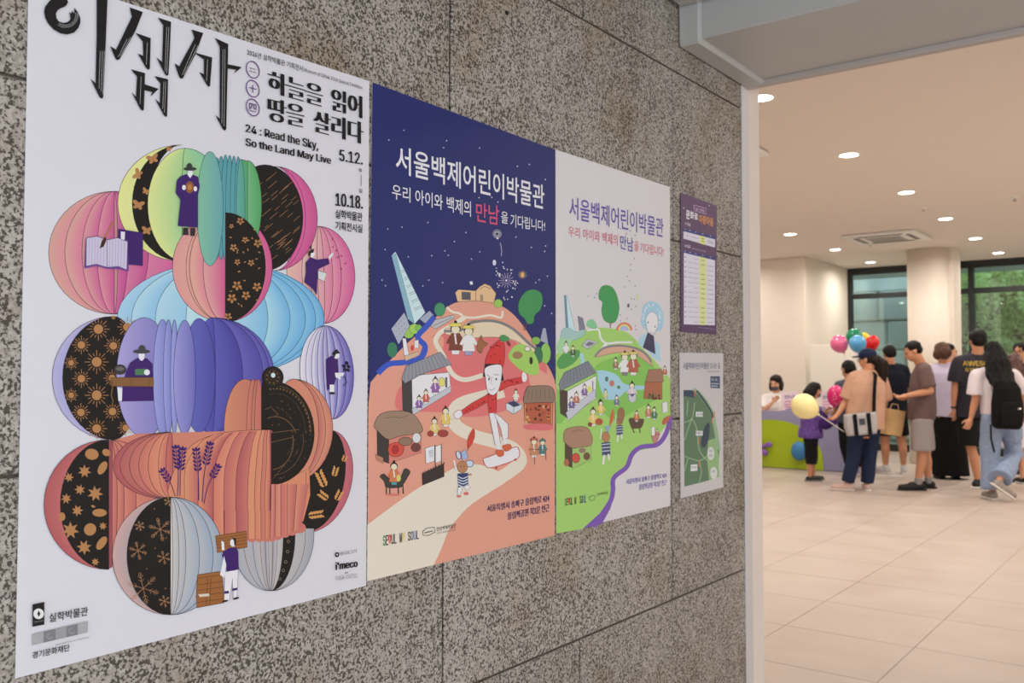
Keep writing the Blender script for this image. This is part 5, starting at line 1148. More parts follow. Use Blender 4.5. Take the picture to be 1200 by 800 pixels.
def fuse(bm, name, m, root, voxel=.009, sm=4, wob=0, wscale=9, stretch=(1, 1, .5), floor=None, seed=0, dec=None):
    bmesh.ops.recalc_face_normals(bm, faces=bm.faces)
    me = bpy.data.meshes.new('tmp'); bm.to_mesh(me); bm.free()
    o = bpy.data.objects.new('tmp', me); TS.collection.objects.link(o)
    md = o.modifiers.new('r', 'REMESH'); md.mode = 'VOXEL'; md.voxel_size = voxel; md.adaptivity = 0
    if sm: s_ = o.modifiers.new('s', 'SMOOTH'); s_.factor = .5; s_.iterations = sm
    if dec: d_ = o.modifiers.new('d', 'DECIMATE'); d_.ratio = dec
    TS.view_layers[0].update(); dg = TS.view_layers[0].depsgraph
    out = bpy.data.meshes.new_from_object(o.evaluated_get(dg), preserve_all_data_layers=False, depsgraph=dg); bpy.data.objects.remove(o); bpy.data.meshes.remove(me)
    rl = root.location
    if wob:
        out.update(); nm = [v.normal.copy() for v in out.vertices]
        for v, n_ in zip(out.vertices, nm):
            q = Vector((v.co.x*stretch[0], v.co.y*stretch[1], v.co.z*stretch[2]))*wscale+Vector((seed, seed*2, 0))
            v.co += n_*(noise.noise(q)*wob+noise.noise(q*2.3)*wob*.4)
    for v in out.vertices:
        if floor is not None and v.co.z < floor: v.co.z = floor
        v.co -= rl
    for p in out.polygons: p.use_smooth = True
    out.name = name; out.materials.clear(); out.materials.append(m)
    ob = bpy.data.objects.new(name, out); C.collection.objects.link(ob); ob.parent = root
    return ob
def skinm(name, c): 
    m = mat(name, L3(*c), .55, nscale=25, namp=.03); b = m.node_tree.nodes['Principled BSDF']
    b.inputs['Subsurface Weight'].default_value = .0; return m
SKIN = skinm('skin_warm', (200, 142, 108)); SKIN2 = skinm('skin_light', (216, 164, 134))
def cloth(name, c, amp=.05): return mat(name, L3(*c), .85, nscale=40, namp=amp, bump=.25, bscale=160, spec=.2)
HAIRB = mat('black_hair', L3(12, 10, 11), .5, nscale=120, namp=.4, bump=.5, bscale=240, spec=.22)
HAIRD = mat('dark_brown_hair', L3(30, 19, 15), .5, nscale=120, namp=.4, bump=.5, bscale=240, spec=.22)
HAIRR = mat('brown_hair', L3(78, 42, 24), .45, nscale=120, namp=.35, bump=.5, bscale=240)
EYEM = mat('eye_dark', L3(24, 18, 16), .2); LIPM = mat('lips', L3(176, 98, 88), .5)
def hand(bm, wr, tip, nrm, s=1, curl=.5, thumb=1):
    d = (tip-wr).normalized(); n_ = (nrm-d*nrm.dot(d)).normalized(); x = d.cross(n_).normalized()
    bcap(bm, wr, .024*s, wr+d*.05*s, .028*s, 10)
    pc = wr+d*.055*s
    R = Matrix((x, n_, d)).transposed(); bell(bm, pc+d*.01*s, (.040*s, .017*s, .050*s), R, 12)
    for i, (off, L_) in enumerate(((-.030, .062), (-.010, .074), (.010, .070), (.029, .056))):
        b0 = pc+x*off*s+d*.045*s; k1 = b0+(d*math.cos(curl*.6)+n_*math.sin(curl*.6))*L_*.5*s
        k2 = k1+(d*math.cos(curl*1.7)+n_*math.sin(curl*1.7))*L_*.5*s
        bcap(bm, b0-d*.02*s, .0092*s, k1, .0088*s, 8); bcap(bm, k1, .0088*s, k2, .0078*s, 8)
    t0 = pc-x*.030*thumb*s-d*.012*s; t1 = t0+(-x*thumb*.8+d*.7+n_*.35).normalized()*.034*s; t2 = t1+(-x*thumb*.2+d*.9+n_*.4).normalized()*.03*s
    bcap(bm, t0, .013*s, t1, .0105*s, 8); bcap(bm, t1, .0105*s, t2, .009*s, 8)
def headframe(face, tilt=0):
    f = Vector((face[0], face[1], 0)).normalized(); r = f.cross(Vector((0, 0, 1))).normalized()
    f2 = (f*math.cos(tilt)+Vector((0, 0, 1))*math.sin(tilt)).normalized(); u = r.cross(f2).normalized()
    return r, f2, u
class Person:
    def __init__(self, label, D, J, face, skin=SKIN, s=1.0, tilt=-.1, hs=1.0, group=None, palm=None, curl=(.7, .7), body_w=1.0, seated=False):
        self.D = D; self.s = s; self.J = {k: W(v[0], v[1], D+(v[2] if len(v) > 2 else 0)) for k, v in J.items()}
        j = self.J; self.face = headframe(face, tilt); self.hs = hs
        r, f, u = self.face
        gp = (j['anA']+j['anB'])/2; gp.z = 0
        self.root = empty('person', tuple(gp), label=label, cat='person', group=group)
        sd = (j['shB']-j['shA']); self.side = Vector((sd.x, sd.y, 0)).normalized()
        self.front = Vector((-self.side.y, self.side.x, 0))
        if self.front.dot(f) < 0: self.front = -self.front
        hip = (j['hipA']+j['hipB'])/2; sh = (j['shA']+j['shB'])/2; self.hip, self.sh = hip, sh
        shw = sd.length/2; self.shw = shw
        bm = bmesh.new(); S_, F_ = self.side, self.front; up = (sh-hip); L_ = up.length; up.normalize()
        def ring(t, w_, d_, fo=0): return (hip+up*L_*t+F_*fo*s, S_*w_*s*body_w, F_*d_*s)
        bloft(bm, [ring(-.20, .09, .075), ring(-.08, .16, .11, -.01), ring(.10, .165, .115), ring(.38, .135, .095), ring(.68, .155, .11, .005), ring(.90, .150, .095), ring(1.02, .11, .075, -.005), ring(1.10, .075, .065, -.005)])
        # neck, head
        hc = j['head']; nb = sh+up*.015*s; nt = hc-u*.075*hs-f*.018*hs
        chain(bm, [nb, (nb+nt)/2, nt], [.072*s, .060*s, .058*s])
        Rm = Matrix((r, f, u)).transposed()
        def hp(x, y, z): return hc+(r*x+f*y+u*z)*hs
        self.hp = hp; self.Rm = Rm
        for c_, q in (((0, -.012, .030), (.074, .094, .082)), ((0, .022, -.028), (.060, .068, .082)), ((0, .040, -.085), (.036, .036, .024)), ((0, .092, -.022), (.011, .018, .022)), ((0, .084, -.005), (.009, .014, .03)),
                      ((.076, -.005, -.012), (.009, .018, .030)), ((-.076, -.005, -.012), (.009, .018, .030)), ((0, .080, .018), (.045, .014, .010)), ((0, .085, -.060), (.022, .010, .010))):
            bell(bm, hp(*c_), tuple(a*hs for a in q), Rm)
        # arms
        for k in 'AB':
            a, b, c_ = j['sh'+k], j['el'+k], j['wr'+k]
            chain(bm, [nb-up*.03*s, a-up*.0], [.05*s, .056*s]); chain(bm, [a, a.lerp(b, .5), b, b.lerp(c_, .3), c_], [.054*s, .048*s, .040*s, .040*s, .026*s])
            n_ = palm[k] if palm and k in palm else self.front
            hand(bm, c_, j['hd'+k], Vector(n_), s, curl[0 if k == 'A' else 1], 1 if k == 'A' else -1)
        # legs
        for k in 'AB':
            a, b, c_ = j['hip'+k], j['kn'+k], j['an'+k]
            back = -self.front*.012*s
            chain(bm, [a, a.lerp(b, .5), b, b.lerp(c_, .3)+back, b.lerp(c_, .7), c_], [.088*s, .076*s, .054*s, .056*s, .042*s, .034*s])
        self.body = fuse(bm, 'body', skin, self.root, voxel=.0085, sm=2)
        for x in (-.031, .031):
            b2 = bmesh.new(); bell(b2, hp(x, .078, .004), (.013*hs, .009*hs, .007*hs), Rm, 10)
            for v in b2.verts: v.co -= self.root.location
            fin(b2, 'eye', EYEM, self.root, True)
            b2 = bmesh.new(); bell(b2, hp(x, .083, .024), (.018*hs, .008*hs, .0035*hs), Rm, 10)
            for v in b2.verts: v.co -= self.root.location
            fin(b2, 'eyebrow', HAIRD, self.root, True)
        b2 = bmesh.new(); bell(b2, hp(0, .088, -.060), (.022*hs, .009*hs, .007*hs), Rm, 10)
        for v in b2.verts: v.co -= self.root.location
        fin(b2, 'mouth', LIPM, self.root, True)
    def ringt(self, t, w_, d_, fo=0, sl=0):
        up = (self.sh-self.hip); L_ = up.length; up.normalize()
        return (self.hip+up*L_*t+self.front*fo*self.s+self.side*sl, self.side*w_*self.s, self.front*d_*self.s)
    def shirt(self, m, hem=-.12, w=.20, d=.145, sleeve=.75, sr=(.078, .088), name='shirt', label=None, wob=.012, seed=1, neckr=.062):
        bm = bmesh.new(); s = self.s; j = self.J
        bloft(bm, [self.ringt(hem, w*1.0, d), self.ringt(.12, w*.98, d), self.ringt(.42, w*.93, d*.94), self.ringt(.70, w*.95, d*.96), self.ringt(.90, w*.90, d*.84), self.ringt(1.0, w*.72, d*.66), self.ringt(1.06, .10, .085, -.005), self.ringt(1.12, .082, .075, -.005)])
        up = Vector((0, 0, 1))
        for k in 'AB':
            a, b, c_ = j['sh'+k], j['el'+k], j['wr'+k]
            inn = self.sh.lerp(a, .55)-up*.02*s
            chain(bm, [inn, a-up*.008*s], [.080*s, .076*s]); chain(bm, [self.sh+up*.03*s, a-up*.004*s], [.075*s, .072*s])
            if sleeve <= 1: e = a.lerp(b, sleeve); tube_open(bm, [a, a.lerp(e, .5), e], [sr[0]*s*.9, (sr[0]+sr[1])/2*s, sr[1]*s])
            else:
                e = b.lerp(c_, sleeve-1); chain(bm, [a, b], [sr[0]*s*.9, sr[1]*s*.85]); tube_open(bm, [b, e], [sr[1]*s*.85, sr[1]*s*.75])
        o = fuse(bm, name, m, self.root, voxel=.011, sm=3, wob=wob, wscale=7, seed=seed)
        if label: o['label'] = label
        return o
    def bottoms(self, m, to, name='trousers', top=.14, r=(.105, .085, .075), wob=.008, label=None, w=.185, d=.13, seed=2):
        """to: 0..1 thigh, 1..2 shin"""
        bm = bmesh.new(); s = self.s; j = self.J
        bloft(bm, [self.ringt(-.16, w*.9, d*.95), self.ringt(0, w, d), self.ringt(top, w*.92, d*.92)])
        for k in 'AB':
            a, b, c_ = j['hip'+k], j['kn'+k], j['an'+k]
            if to <= 1: e = a.lerp(b, to); tube_open(bm, [a, a.lerp(e, .5), e], [r[0]*s, (r[0]+r[1])/2*s, r[1]*s])
            else: e = b.lerp(c_, to-1); chain(bm, [a, a.lerp(b, .5)], [r[0]*s, (r[0]+r[1])/2*s]); tube_open(bm, [a.lerp(b, .4), b, b.lerp(e, .5), e], [(r[0]+r[1])/2*s, r[1]*s, (r[1]+r[2])/2*s, r[2]*s])
        o = fuse(bm, name, m, self.root, voxel=.011, sm=3, wob=wob, wscale=8, seed=seed, floor=.004)
        if label: o['label'] = label
        return o
    def shoes(self, m, dirs, sole=None, L_=.25, socks=None):
        for k, d_ in zip('AB', dirs):
            an = self.J['an'+k]; d_ = Vector(d_).normalized(); s = self.s
            heel = an-d_*.035*s; heel.z -= .05*s; toe = heel+d_*(L_-.06)*s
            dn = Vector((0, 0, -1)) if abs(d_.z) < .4 else Vector((0, 0, -1))-d_*Vector((0, 0, -1)).dot(d_)
            dn = dn.normalized(); fl = .0 if d_.z > -.3 else None
            if fl is not None: heel.z = .045*s; toe.z = .035*s
            bm = bmesh.new(); chain(bm, [heel, heel.lerp(toe, .5), toe], [.042*s, .043*s, .036*s]); bcap(bm, heel, .04*s, an-Vector((0, 0, .015)), .042*s)
            fuse(bm, 'shoe', m, self.root, voxel=.009, sm=2, floor=.012 if fl is not None else None)
            if sole:
                bm = bmesh.new(); x = d_.cross(dn).normalized()
                o0 = dn*(.030*s) if fl is None else Vector((0, 0, 0))
                rs_ = []
                for t, w_ in ((-.22, .030), (-.1, .043), (.3, .040), (.75, .049), (1.0, .044), (1.16, .026)):
                    c_ = heel.lerp(toe, t)+o0
                    if fl is not None: c_.z = .010
                    rs_.append((c_, x*w_*s, dn*.010))
                bloft(bm, rs_, 12, 4)
                for v in bm.verts: v.co -= self.root.location
                fin(bm, 'sole', sole, self.root, True)
            if socks:
                bm = bmesh.new(); b_ = self.J['kn'+k]; tube_open(bm, [an-Vector((0, 0, .03)), an.lerp(b_, .14)], [.045*s, .042*s])
                fuse(bm, 'sock', socks, self.root, voxel=.009, sm=1)
    def hair(self, m, ells, extra=None, wob=.008, seed=3, label=None, st=(2.2, 2.2, .5)):
        bm = bmesh.new()
        for c_, q in ells: bell(bm, self.hp(*c_), tuple(a*self.hs for a in q), self.Rm)
        if extra: extra(bm, self.hp)
        o = fuse(bm, 'hair', m, self.root, voxel=.008, sm=2, wob=wob, wscale=16, stretch=st, seed=seed)
        if label: o['label'] = label
        return o
    def local(self, bm, name, m, smooth_=True, label=None):
        for v in bm.verts: v.co -= self.root.location
        o = fin(bm, name, m, self.root, smooth_)
        if label: o['label'] = label
        return o
CR = ((0, -.018, .042), (.086, .096, .080)); BKH = ((0, -.045, .0), (.080, .070, .085))
SHORT = [CR, ((0, -.050, .005), (.077, .062, .070))]
AWAY = (FH.x, FH.y, 0); LEFTW = (-RIGHT.x, -RIGHT.y, 0); RIGHTW = (RIGHT.x, RIGHT.y, 0)
def mixd(a, b, t): return Vector(a)*(1-t)+Vector(b)*t
SOLEW = mat('white_sole', L3(226, 222, 216), .6); SHOEB = mat('black_shoe', L3(14, 14, 17), .6); BLKC = cloth('black_cloth', (14, 14, 17)); 

# --- woman in beige shirt with navy cap
f_ = mixd(AWAY, LEFTW, .55)
P_ = Person('woman in beige T-shirt, navy cap and jeans, back turned, holding the cream balloon stick', 10.75, dict(head=(1016.5, 421), shA=(1001, 441, .02), shB=(1032, 441, -.02),
    elA=(992, 469, .06), wrA=(981.5, 486, .02), hdA=(975, 491.5, 0), elB=(1037, 470, .08), wrB=(1033, 486, .22), hdB=(1030, 492, .26), hipA=(1004, 501), hipB=(1021.5, 501), knA=(1000, 537), knB=(1019, 537),
    anA=(993, 566.5), anB=(1016, 567.5)), f_, s=.98, curl=(1.3, .9), palm={'A': (0, 0, 1)})
P_.shirt(cloth('beige_tee', (200, 158, 134)), hem=-.02, w=.235, d=.165, sleeve=.92, sr=(.085, .098), label='loose beige T-shirt')
P_.bottoms(cloth('navy_jeans', (34, 44, 70)), 1.93, 'jeans', r=(.10, .085, .075))
P_.hair(HAIRD, [((0, -.03, .02), (.084, .085, .085)), ((0, -.08, -.02), (.06, .05, .06))], lambda bm, hp: chain(bm, [hp(.03, -.10, -.01), hp(.05, -.14, -.07), hp(.06, -.13, -.17), hp(.06, -.12, -.26)], [.055, .075, .07, .045]), label='dark ponytail')
bm = bmesh.new(); bell(bm, P_.hp(0, -.01, .055), (.094, .105, .078), P_.Rm); bell(bm, P_.hp(0, .115, .045), (.062, .07, .010), P_.Rm)
o = fuse(bm, 'cap', cloth('navy_cap', (30, 38, 66)), P_.root, voxel=.007, sm=1); o['label'] = 'navy baseball cap'
P_.shoes(mat('canvas_shoe', L3(206, 176, 168), .8), (mixd(AWAY, LEFTW, .75), mixd(AWAY, RIGHTW, .15)), SOLEW)
def glasses(P_):
    bm = bmesh.new()
    for x in (-.033, .033):
        for k in range(14):
            a, b = 2*PI*k/14, 2*PI*(k+1)/14
            bcap(bm, P_.hp(x+.026*math.cos(a), .098, .002+.020*math.sin(a)), .0022, P_.hp(x+.026*math.cos(b), .098, .002+.020*math.sin(b)), .0022, 6)
        sg = 1 if x > 0 else -1; bcap(bm, P_.hp(sg*.060, .096, .004), .002, P_.hp(sg*.080, 0, .0), .002, 6)
    bcap(bm, P_.hp(-.008, .1, .005), .002, P_.hp(.008, .1, .005), .002, 6)
    P_.local(bm, 'glasses', mat('dark_glasses', L3(20, 20, 22), .3))
glasses(P_)
# --- man in grey-brown shirt and grey shorts, in profile
f_ = mixd(LEFTW, AWAY, .18)
P_ = Person('man in a grey-brown T-shirt and light grey shorts standing in profile', 10.85, dict(head=(1069.5, 411.5), shA=(1082, 434, -.17), shB=(1081, 434, .19), elA=(1090, 458, -.22), wrA=(1064, 463, -.24), hdA=(1050, 466, -.2),
    elB=(1083, 460, .22), wrB=(1062, 466, .12), hdB=(1050, 468, .05), hipA=(1080, 490, -.09), hipB=(1080, 490, .09), knA=(1080, 531, -.10), knB=(1084, 530, .10), anA=(1076, 564.5, -.10), anB=(1088, 563, .10)), f_, tilt=-.42, s=1.04, hs=1.03, curl=(.8, .8), palm={'A': (-.3, -.3, .6), 'B': (0, 0, 1)})
P_.shirt(cloth('mauve_tee', (108, 88, 86)), hem=-.02, w=.205, d=.150, sleeve=.82, label='grey-brown T-shirt')
P_.bottoms(cloth('grey_shorts', (160, 152, 152)), .93, 'shorts', top=.10, r=(.115, .115, .11), label='light grey shorts')
P_.hair(HAIRB, [((0, -.02, .045), (.083, .094, .075)), ((0, -.055, .0), (.074, .056, .062))])
P_.shoes(SHOEB, (LEFTW, mixd(LEFTW, AWAY, .15)), SHOEB, L_=.29, socks=cloth('grey_sock', (150, 146, 146)))
# --- man in black at the back
P_ = Person('man in black T-shirt and black shorts at the counter, back turned, white trainers', 12.55, dict(head=(1042, 414.5), shA=(1029.5, 433), shB=(1059, 433), elA=(1024, 457, .05), wrA=(1028, 474, .2), hdA=(1031, 482, .28), elB=(1064, 457, .04),
    wrB=(1059, 474, .18), hdB=(1056, 482, .26), hipA=(1037, 487), hipB=(1053, 487), knA=(1037, 519), knB=(1057, 519), anA=(1038, 545), anB=(1059, 545)), AWAY, s=1.03, hs=1.02)
P_.shirt(cloth('navy_black_tee', (22, 26, 38)), hem=-.05, w=.215, sleeve=.8, label='blue-black T-shirt'); P_.bottoms(BLKC, .72, 'shorts', r=(.11, .105, .10), label='black shorts')
P_.hair(HAIRB, SHORT); P_.shoes(mat('pale_trainer', L3(196, 194, 194), .7), (mixd(AWAY, LEFTW, .3), mixd(AWAY, RIGHTW, .3)), SOLEW, L_=.28)
# --- youngster at the counter
P_ = Person('youngster with black bowl-cut hair and dark grey shirt beside the beige shirt', 12.2, dict(head=(993.5, 432.5), shA=(983, 451), shB=(1004, 451), elA=(978, 470, .05), wrA=(978, 480, .2), hdA=(978, 487, .26), elB=(1008, 470, .04),
    wrB=(1006, 482, .16), hdB=(1005, 489, .2), hipA=(989, 493), hipB=(1001, 493), knA=(990, 522), knB=(1003, 522), anA=(997, 550), anB=(1012, 550)), mixd(AWAY, LEFTW, .3), s=.86, hs=1.0)
P_.shirt(cloth('slate_tee', (72, 78, 92)), hem=-.05, sleeve=.8, label='slate grey T-shirt'); P_.bottoms(cloth('dark_trousers', (22, 22, 28)), 1.85, r=(.10, .08, .07)); P_.hair(HAIRB, [CR, ((0, -.04, .0), (.088, .075, .075))]); P_.shoes(mat('pale_trainer', (1, 1, 1)), (mixd(AWAY, RIGHTW, .4), mixd(AWAY, RIGHTW, .5)), SOLEW)
# --- girl with purple top
f_ = mixd(RIGHTW, AWAY, .25)
P_ = Person('girl with long black hair in a purple checked top and black leggings at the counter', 11.7, dict(head=(955.5, 457), shA=(951, 475, -.12), shB=(951, 475, .12), elA=(958, 489, -.12), wrA=(966, 483, -.08), hdA=(972, 477, -.05),
    elB=(957, 489, .12), wrB=(967, 485, .06), hdB=(974, 480, .04), hipA=(950, 512, -.06), hipB=(950, 512, .06), knA=(950, 536, -.04), knB=(952, 536, .06), anA=(949, 558.5, -.04), anB=(953, 557.5, .08)), f_, skin=SKIN, s=.74, hs=.86, tilt=-.25)
P_.shirt(cloth('purple_check', (104, 76, 150), .45), hem=-.0, w=.235, d=.19, sleeve=1.5, sr=(.085, .085), label='purple checked long-sleeved top')
bm = bmesh.new(); bloft(bm, [P_.ringt(-.02, .255, .20), P_.ringt(.12, .26, .205), P_.ringt(.3, .23, .19)])
o = fuse(bm, 'tunic_hem', cloth('purple_check', (1, 1, 1)), P_.root, voxel=.012, sm=3, wob=.014)
bm = bmesh.new(); chain(bm, [W(961, 488, 11.62), W(968, 495, 11.6), W(976, 494, 11.6)], [.06, .09, .05]); chain(bm, [W(962, 486, 11.58), W(960, 508, 11.56)], [.05, .025])
o = fuse(bm, 'tied_jacket', cloth('dark_purple', (66, 40, 104), .2), P_.root, voxel=.011, sm=3, wob=.02); o['label'] = 'dark purple jacket tied at the waist'
P_.bottoms(cloth('black_legging', (26, 24, 30)), 1.35, 'leggings', r=(.125, .098, .075), w=.17)
P_.hair(HAIRB, [CR, BKH], lambda bm, hp: chain(bm, [hp(0, -.05, .02), hp(0, -.10, -.08), hp(0, -.115, -.20), hp(.0, -.105, -.31)], [.075, .082, .072, .05]), label='long straight black hair')
bm = bmesh.new(); bell(bm, P_.hp(0, .048, -.055), (.058*.86, .055*.86, .045*.86), P_.Rm); fuse(bm, 'face_mask', cloth('grey_mask', (110, 112, 122)), P_.root, voxel=.008, sm=1)
P_.shoes(SHOEB, (RIGHTW, mixd(RIGHTW, AWAY, .2)), mat('grey_sole', L3(120, 116, 116), .7), L_=.27)
# --- receptionist behind the counter
P_ = Person('receptionist with dark bob and grey face mask sitting behind the counter', 14.15, dict(head=(909, 449), shA=(897, 466), shB=(918, 466), elA=(893, 482, -.1), wrA=(905, 472, -.22), hdA=(911, 465, -.24), elB=(922, 483, -.08),
    wrB=(912, 488, -.2), hdB=(903, 488, -.22), hipA=(902, 503, 0), hipB=(914, 503, 0), knA=(900, 505, -.18), knB=(914, 505, -.18), anA=(901, 531, -.2), anB=(914, 531, -.2)), mixd(-Vector(AWAY), LEFTW, .45), skin=SKIN2, s=.95, hs=1.10, tilt=-.15)
P_.shirt(cloth('white_tee', (232, 228, 228), .02), hem=-.08, w=.20, sleeve=.8, label='white T-shirt'); P_.bottoms(cloth('dark_trousers', (1, 1, 1)), 1.9)
P_.hair(HAIRD, [CR, ((0, -.05, -.02), (.092, .07, .09)), ((.075, -.01, -.045), (.026, .05, .07)), ((-.075, -.01, -.045), (.026, .05, .07)), ((0, .06, .075), (.06, .03, .025))], label='dark brown bob')
bm = bmesh.new(); bell(bm, P_.hp(0, .050, -.055), (.062, .058, .048), P_.Rm); fuse(bm, 'face_mask', cloth('charcoal_mask', (84, 84, 92)), P_.root, voxel=.008, sm=1)
P_.shoes(SHOEB, (-Vector(AWAY), -Vector(AWAY)), SHOEB)
st = P_.root.location.copy(); hz = P_.hip
bm = bmesh.new()
e = empty('office_stool', (hz.x, hz.y, 0), label='black swivel stool under the receptionist behind the counter', cat='stool')
bmesh.ops.create_cone(bm, cap_ends=True, segments=24, radius1=.19, radius2=.19, depth=.06, matrix=Matrix.Translation((0, 0, hz.z-.17))); fin(bm, 'seat', SHOEB, e)
bm = bmesh.new(); bmesh.ops.create_cone(bm, cap_ends=True, segments=12, radius1=.025, radius2=.025, depth=hz.z-.24, matrix=Matrix.Translation((0, 0, (hz.z-.24)/2+.04))); fin(bm, 'post', mat('chrome', (1, 1, 1)), e)
bm = bmesh.new(); bmesh.ops.create_cone(bm, cap_ends=True, segments=24, radius1=.2, radius2=.16, depth=.03, matrix=Matrix.Translation((0, 0, .015))); fin(bm, 'base', SHOEB, e)
# --- lavender shirt, black skirt
P_ = Person('person with brown bobbed hair in a pale lavender shirt and long black skirt, back turned', 11.95, dict(head=(1103, 412), shA=(1093, 432, .05), shB=(1118, 432, -.02), elA=(1090, 454, .1), wrA=(1094, 470, .2), hdA=(1096, 478, .26), elB=(1122, 454, .02),
    wrB=(1117, 472, .14), hdB=(1114, 480, .2), hipA=(1102, 488), hipB=(1117, 488), knA=(1102, 524), knB=(1119, 524), anA=(1103, 554), anB=(1121, 554)), mixd(AWAY, LEFTW, .2), s=1.0, hs=1.05)
P_.shirt(cloth('lavender_shirt', (196, 188, 214), .03), hem=.0, w=.215, d=.155, sleeve=.8, label='pale lavender shirt')
bm = bmesh.new(); bloft(bm, [P_.ringt(.12, .17, .13), P_.ringt(-.15, .195, .15), P_.ringt(-.6, .205, .16), P_.ringt(-1.0, .215, .17), P_.ringt(-1.28, .225, .18)])
o = fuse(bm, 'skirt', BLKC, P_.root, voxel=.012, sm=2, wob=.018, wscale=9, stretch=(1.6, 1.6, .15), floor=.05)
P_.hair(HAIRR, [CR, ((0, -.05, -.01), (.095, .08, .095)), ((.06, 0, -.03), (.04, .06, .07)), ((-.06, 0, -.03), (.04, .06, .07))], label='chestnut brown bobbed hair'); P_.shoes(SHOEB, (AWAY, mixd(AWAY, RIGHTW, .2)), SHOEB)
# --- person mostly hidden beyond the brown hair
P_ = Person('dark-haired person beyond the brown-haired one, only a sliver of the head showing', 13.0, dict(head=(1113, 412), shA=(1103, 430), shB=(1128, 430), elA=(1100, 450, .02), wrA=(1102, 466, .1), hdA=(1103, 474, .12), elB=(1131, 450, .02),
    wrB=(1129, 466, .1), hdB=(1128, 474, .12), hipA=(1109, 483), hipB=(1122, 483), knA=(1109, 515), knB=(1122, 515), anA=(1109, 544), anB=(1122, 544)), mixd(RIGHTW, -Vector(AWAY), .1), skin=SKIN2, s=.97)
P_.shirt(cloth('white_tee', (1, 1, 1)), sleeve=.8); P_.bottoms(cloth('dark_trousers', (1, 1, 1)), 1.9); P_.hair(HAIRB, [((0, -.025, .042), (.086, .09, .080)), ((0, -.055, .005), (.077, .058, .070))]); P_.shoes(SHOEB, (AWAY, AWAY), SOLEW)
# --- man with yellow print on dark shirt
P_ = Person('tall man in a charcoal T-shirt with yellow lettering and black shorts, back turned', 10.98, dict(head=(1145, 399), shA=(1124, 423), shB=(1163, 423), elA=(1119, 452, .02), wrA=(1117.5, 478, .03), hdA=(1120, 490, .03), elB=(1168, 452, .02),
    wrB=(1166, 476, .12), hdB=(1164, 488, .18), hipA=(1134, 484), hipB=(1153, 484), knA=(1138, 524), knB=(1156, 524, .1), anA=(1146, 562), anB=(1162, 558, .25)), AWAY, s=1.06, hs=1.08, tilt=-.1)
P_.shirt(cloth('charcoal_tee', (52, 50, 60)), hem=-.08, w=.225, d=.155, sleeve=.84, sr=(.085, .092), label='charcoal T-shirt with yellow print', wob=.006); TEE = P_
P_.bottoms(cloth('olive_black_shorts', (24, 26, 26)), .92, 'shorts', r=(.12, .125, .12), label='dark shorts'); P_.hair(HAIRB, [((0, -.02, .042), (.092, .102, .088)), ((0, -.055, .0), (.084, .066, .078))]); P_.shoes(SHOEB, (mixd(AWAY, RIGHTW, .75), mixd(AWAY, RIGHTW, .5)), SOLEW, L_=.29)
bm = bmesh.new(); tube_open(bm, [P_.J['wrA']-Vector((0, 0, .0)), P_.J['wrA'].lerp(P_.J['elA'], .07)], [.034, .034]); P_.local(bm, 'wrist_watch', SHOEB)
# yellow lettering on the back of the shirt
def shirt_text(s_, px0, py0, h_, m, P_, name):
    vs, fs = textmesh(s_, .0); x0 = min(v[0] for v in vs); y0 = min(v[1] for v in vs); y1 = max(v[1] for v in vs); sc = h_/(y1-y0)
    shirt_o = [c for c in P_.root.children if c.name.startswith('shirt')][0]
    from mathutils.bvhtree import BVHTree
    bv = BVHTree.FromPolygons([v.co+P_.root.location for v in shirt_o.data.vertices], [tuple(p.vertices) for p in shirt_o.data.polygons])
    o_ = onplane_depth(px0, py0, P_.D-1.0); out = []
    for x, y in vs:
        p = o_+RIGHT*(x-x0)*sc+Vector((0, 0, 1))*(y-y0)*sc; d = FH
        hit = bv.ray_cast(p, d)[0]; q = (hit if hit else p+d*.85)-d*.007; out.append(q)
    me = bpy.data.meshes.new(name); me.from_pydata([tuple(q-P_.root.location) for q in out], [], fs); me.materials.append(m)
    ob = bpy.data.objects.new(name, me); C.collection.objects.link(ob); ob.parent = P_.root; return ob
def onplane_depth(px, py, d_):
    # start point one metre in front of the shirt, shifted so that it projects straight back along the view's level direction
    t = W(px, py, d_+.86); return t-FH*.86
YP = mat('yellow_print', L3(222, 190, 60), .7)
# --- woman with backpack, walking
P_ = Person('woman with long black hair, white T-shirt and pale blue jeans walking away with a backpack', 9.92, dict(head=(1163, 413, .0), shA=(1145, 439, .02), shB=(1187, 439, -.02), elA=(1143, 469, .03), wrA=(1138, 489, .05), hdA=(1134, 500, .05), elB=(1199, 464, .05),
    wrB=(1203, 484, .18), hdB=(1204, 494, .24), hipA=(1163, 489), hipB=(1183, 489), knA=(1160, 533, .08), knB=(1188, 532, .12), anA=(1163, 575, .06), anB=(1171, 563, -.14)), AWAY, s=1.0, tilt=-.15, curl=(.9, .9))
P_.shirt(cloth('offwhite_tee', (222, 212, 218), .02), hem=.06, w=.195, d=.135, sleeve=.78, sr=(.085, .095), label='off-white T-shirt')
P_.bottoms(cloth('pale_denim', (140, 156, 184), .12), 1.92, 'jeans', r=(.115, .105, .115), label='wide pale blue jeans', wob=.014)
P_.hair(HAIRB, [CR, ((0, -.05, -.02), (.095, .075, .10)), ((.06, -.01, -.06), (.04, .05, .1)), ((-.06, -.01, -.06), (.04, .05, .1))],
    lambda bm, hp: (bloft(bm, [(hp(0, -.055, .0), P_.side*.10, P_.front*.075), (hp(0, -.085, -.12), P_.side*.125, P_.front*.07), (hp(.0, -.10, -.25), P_.side*.14, P_.front*.06), (hp(.0, -.13, -.34), P_.side*.13, P_.front*.045), (hp(-.01, -.14, -.395), P_.side*.10, P_.front*.02)])), label='long black hair down the back', wob=.014)
toe_dn = (Vector(RIGHTW)*.75-Vector((0, 0, 1))*.55-Vector(AWAY)*.1).normalized()
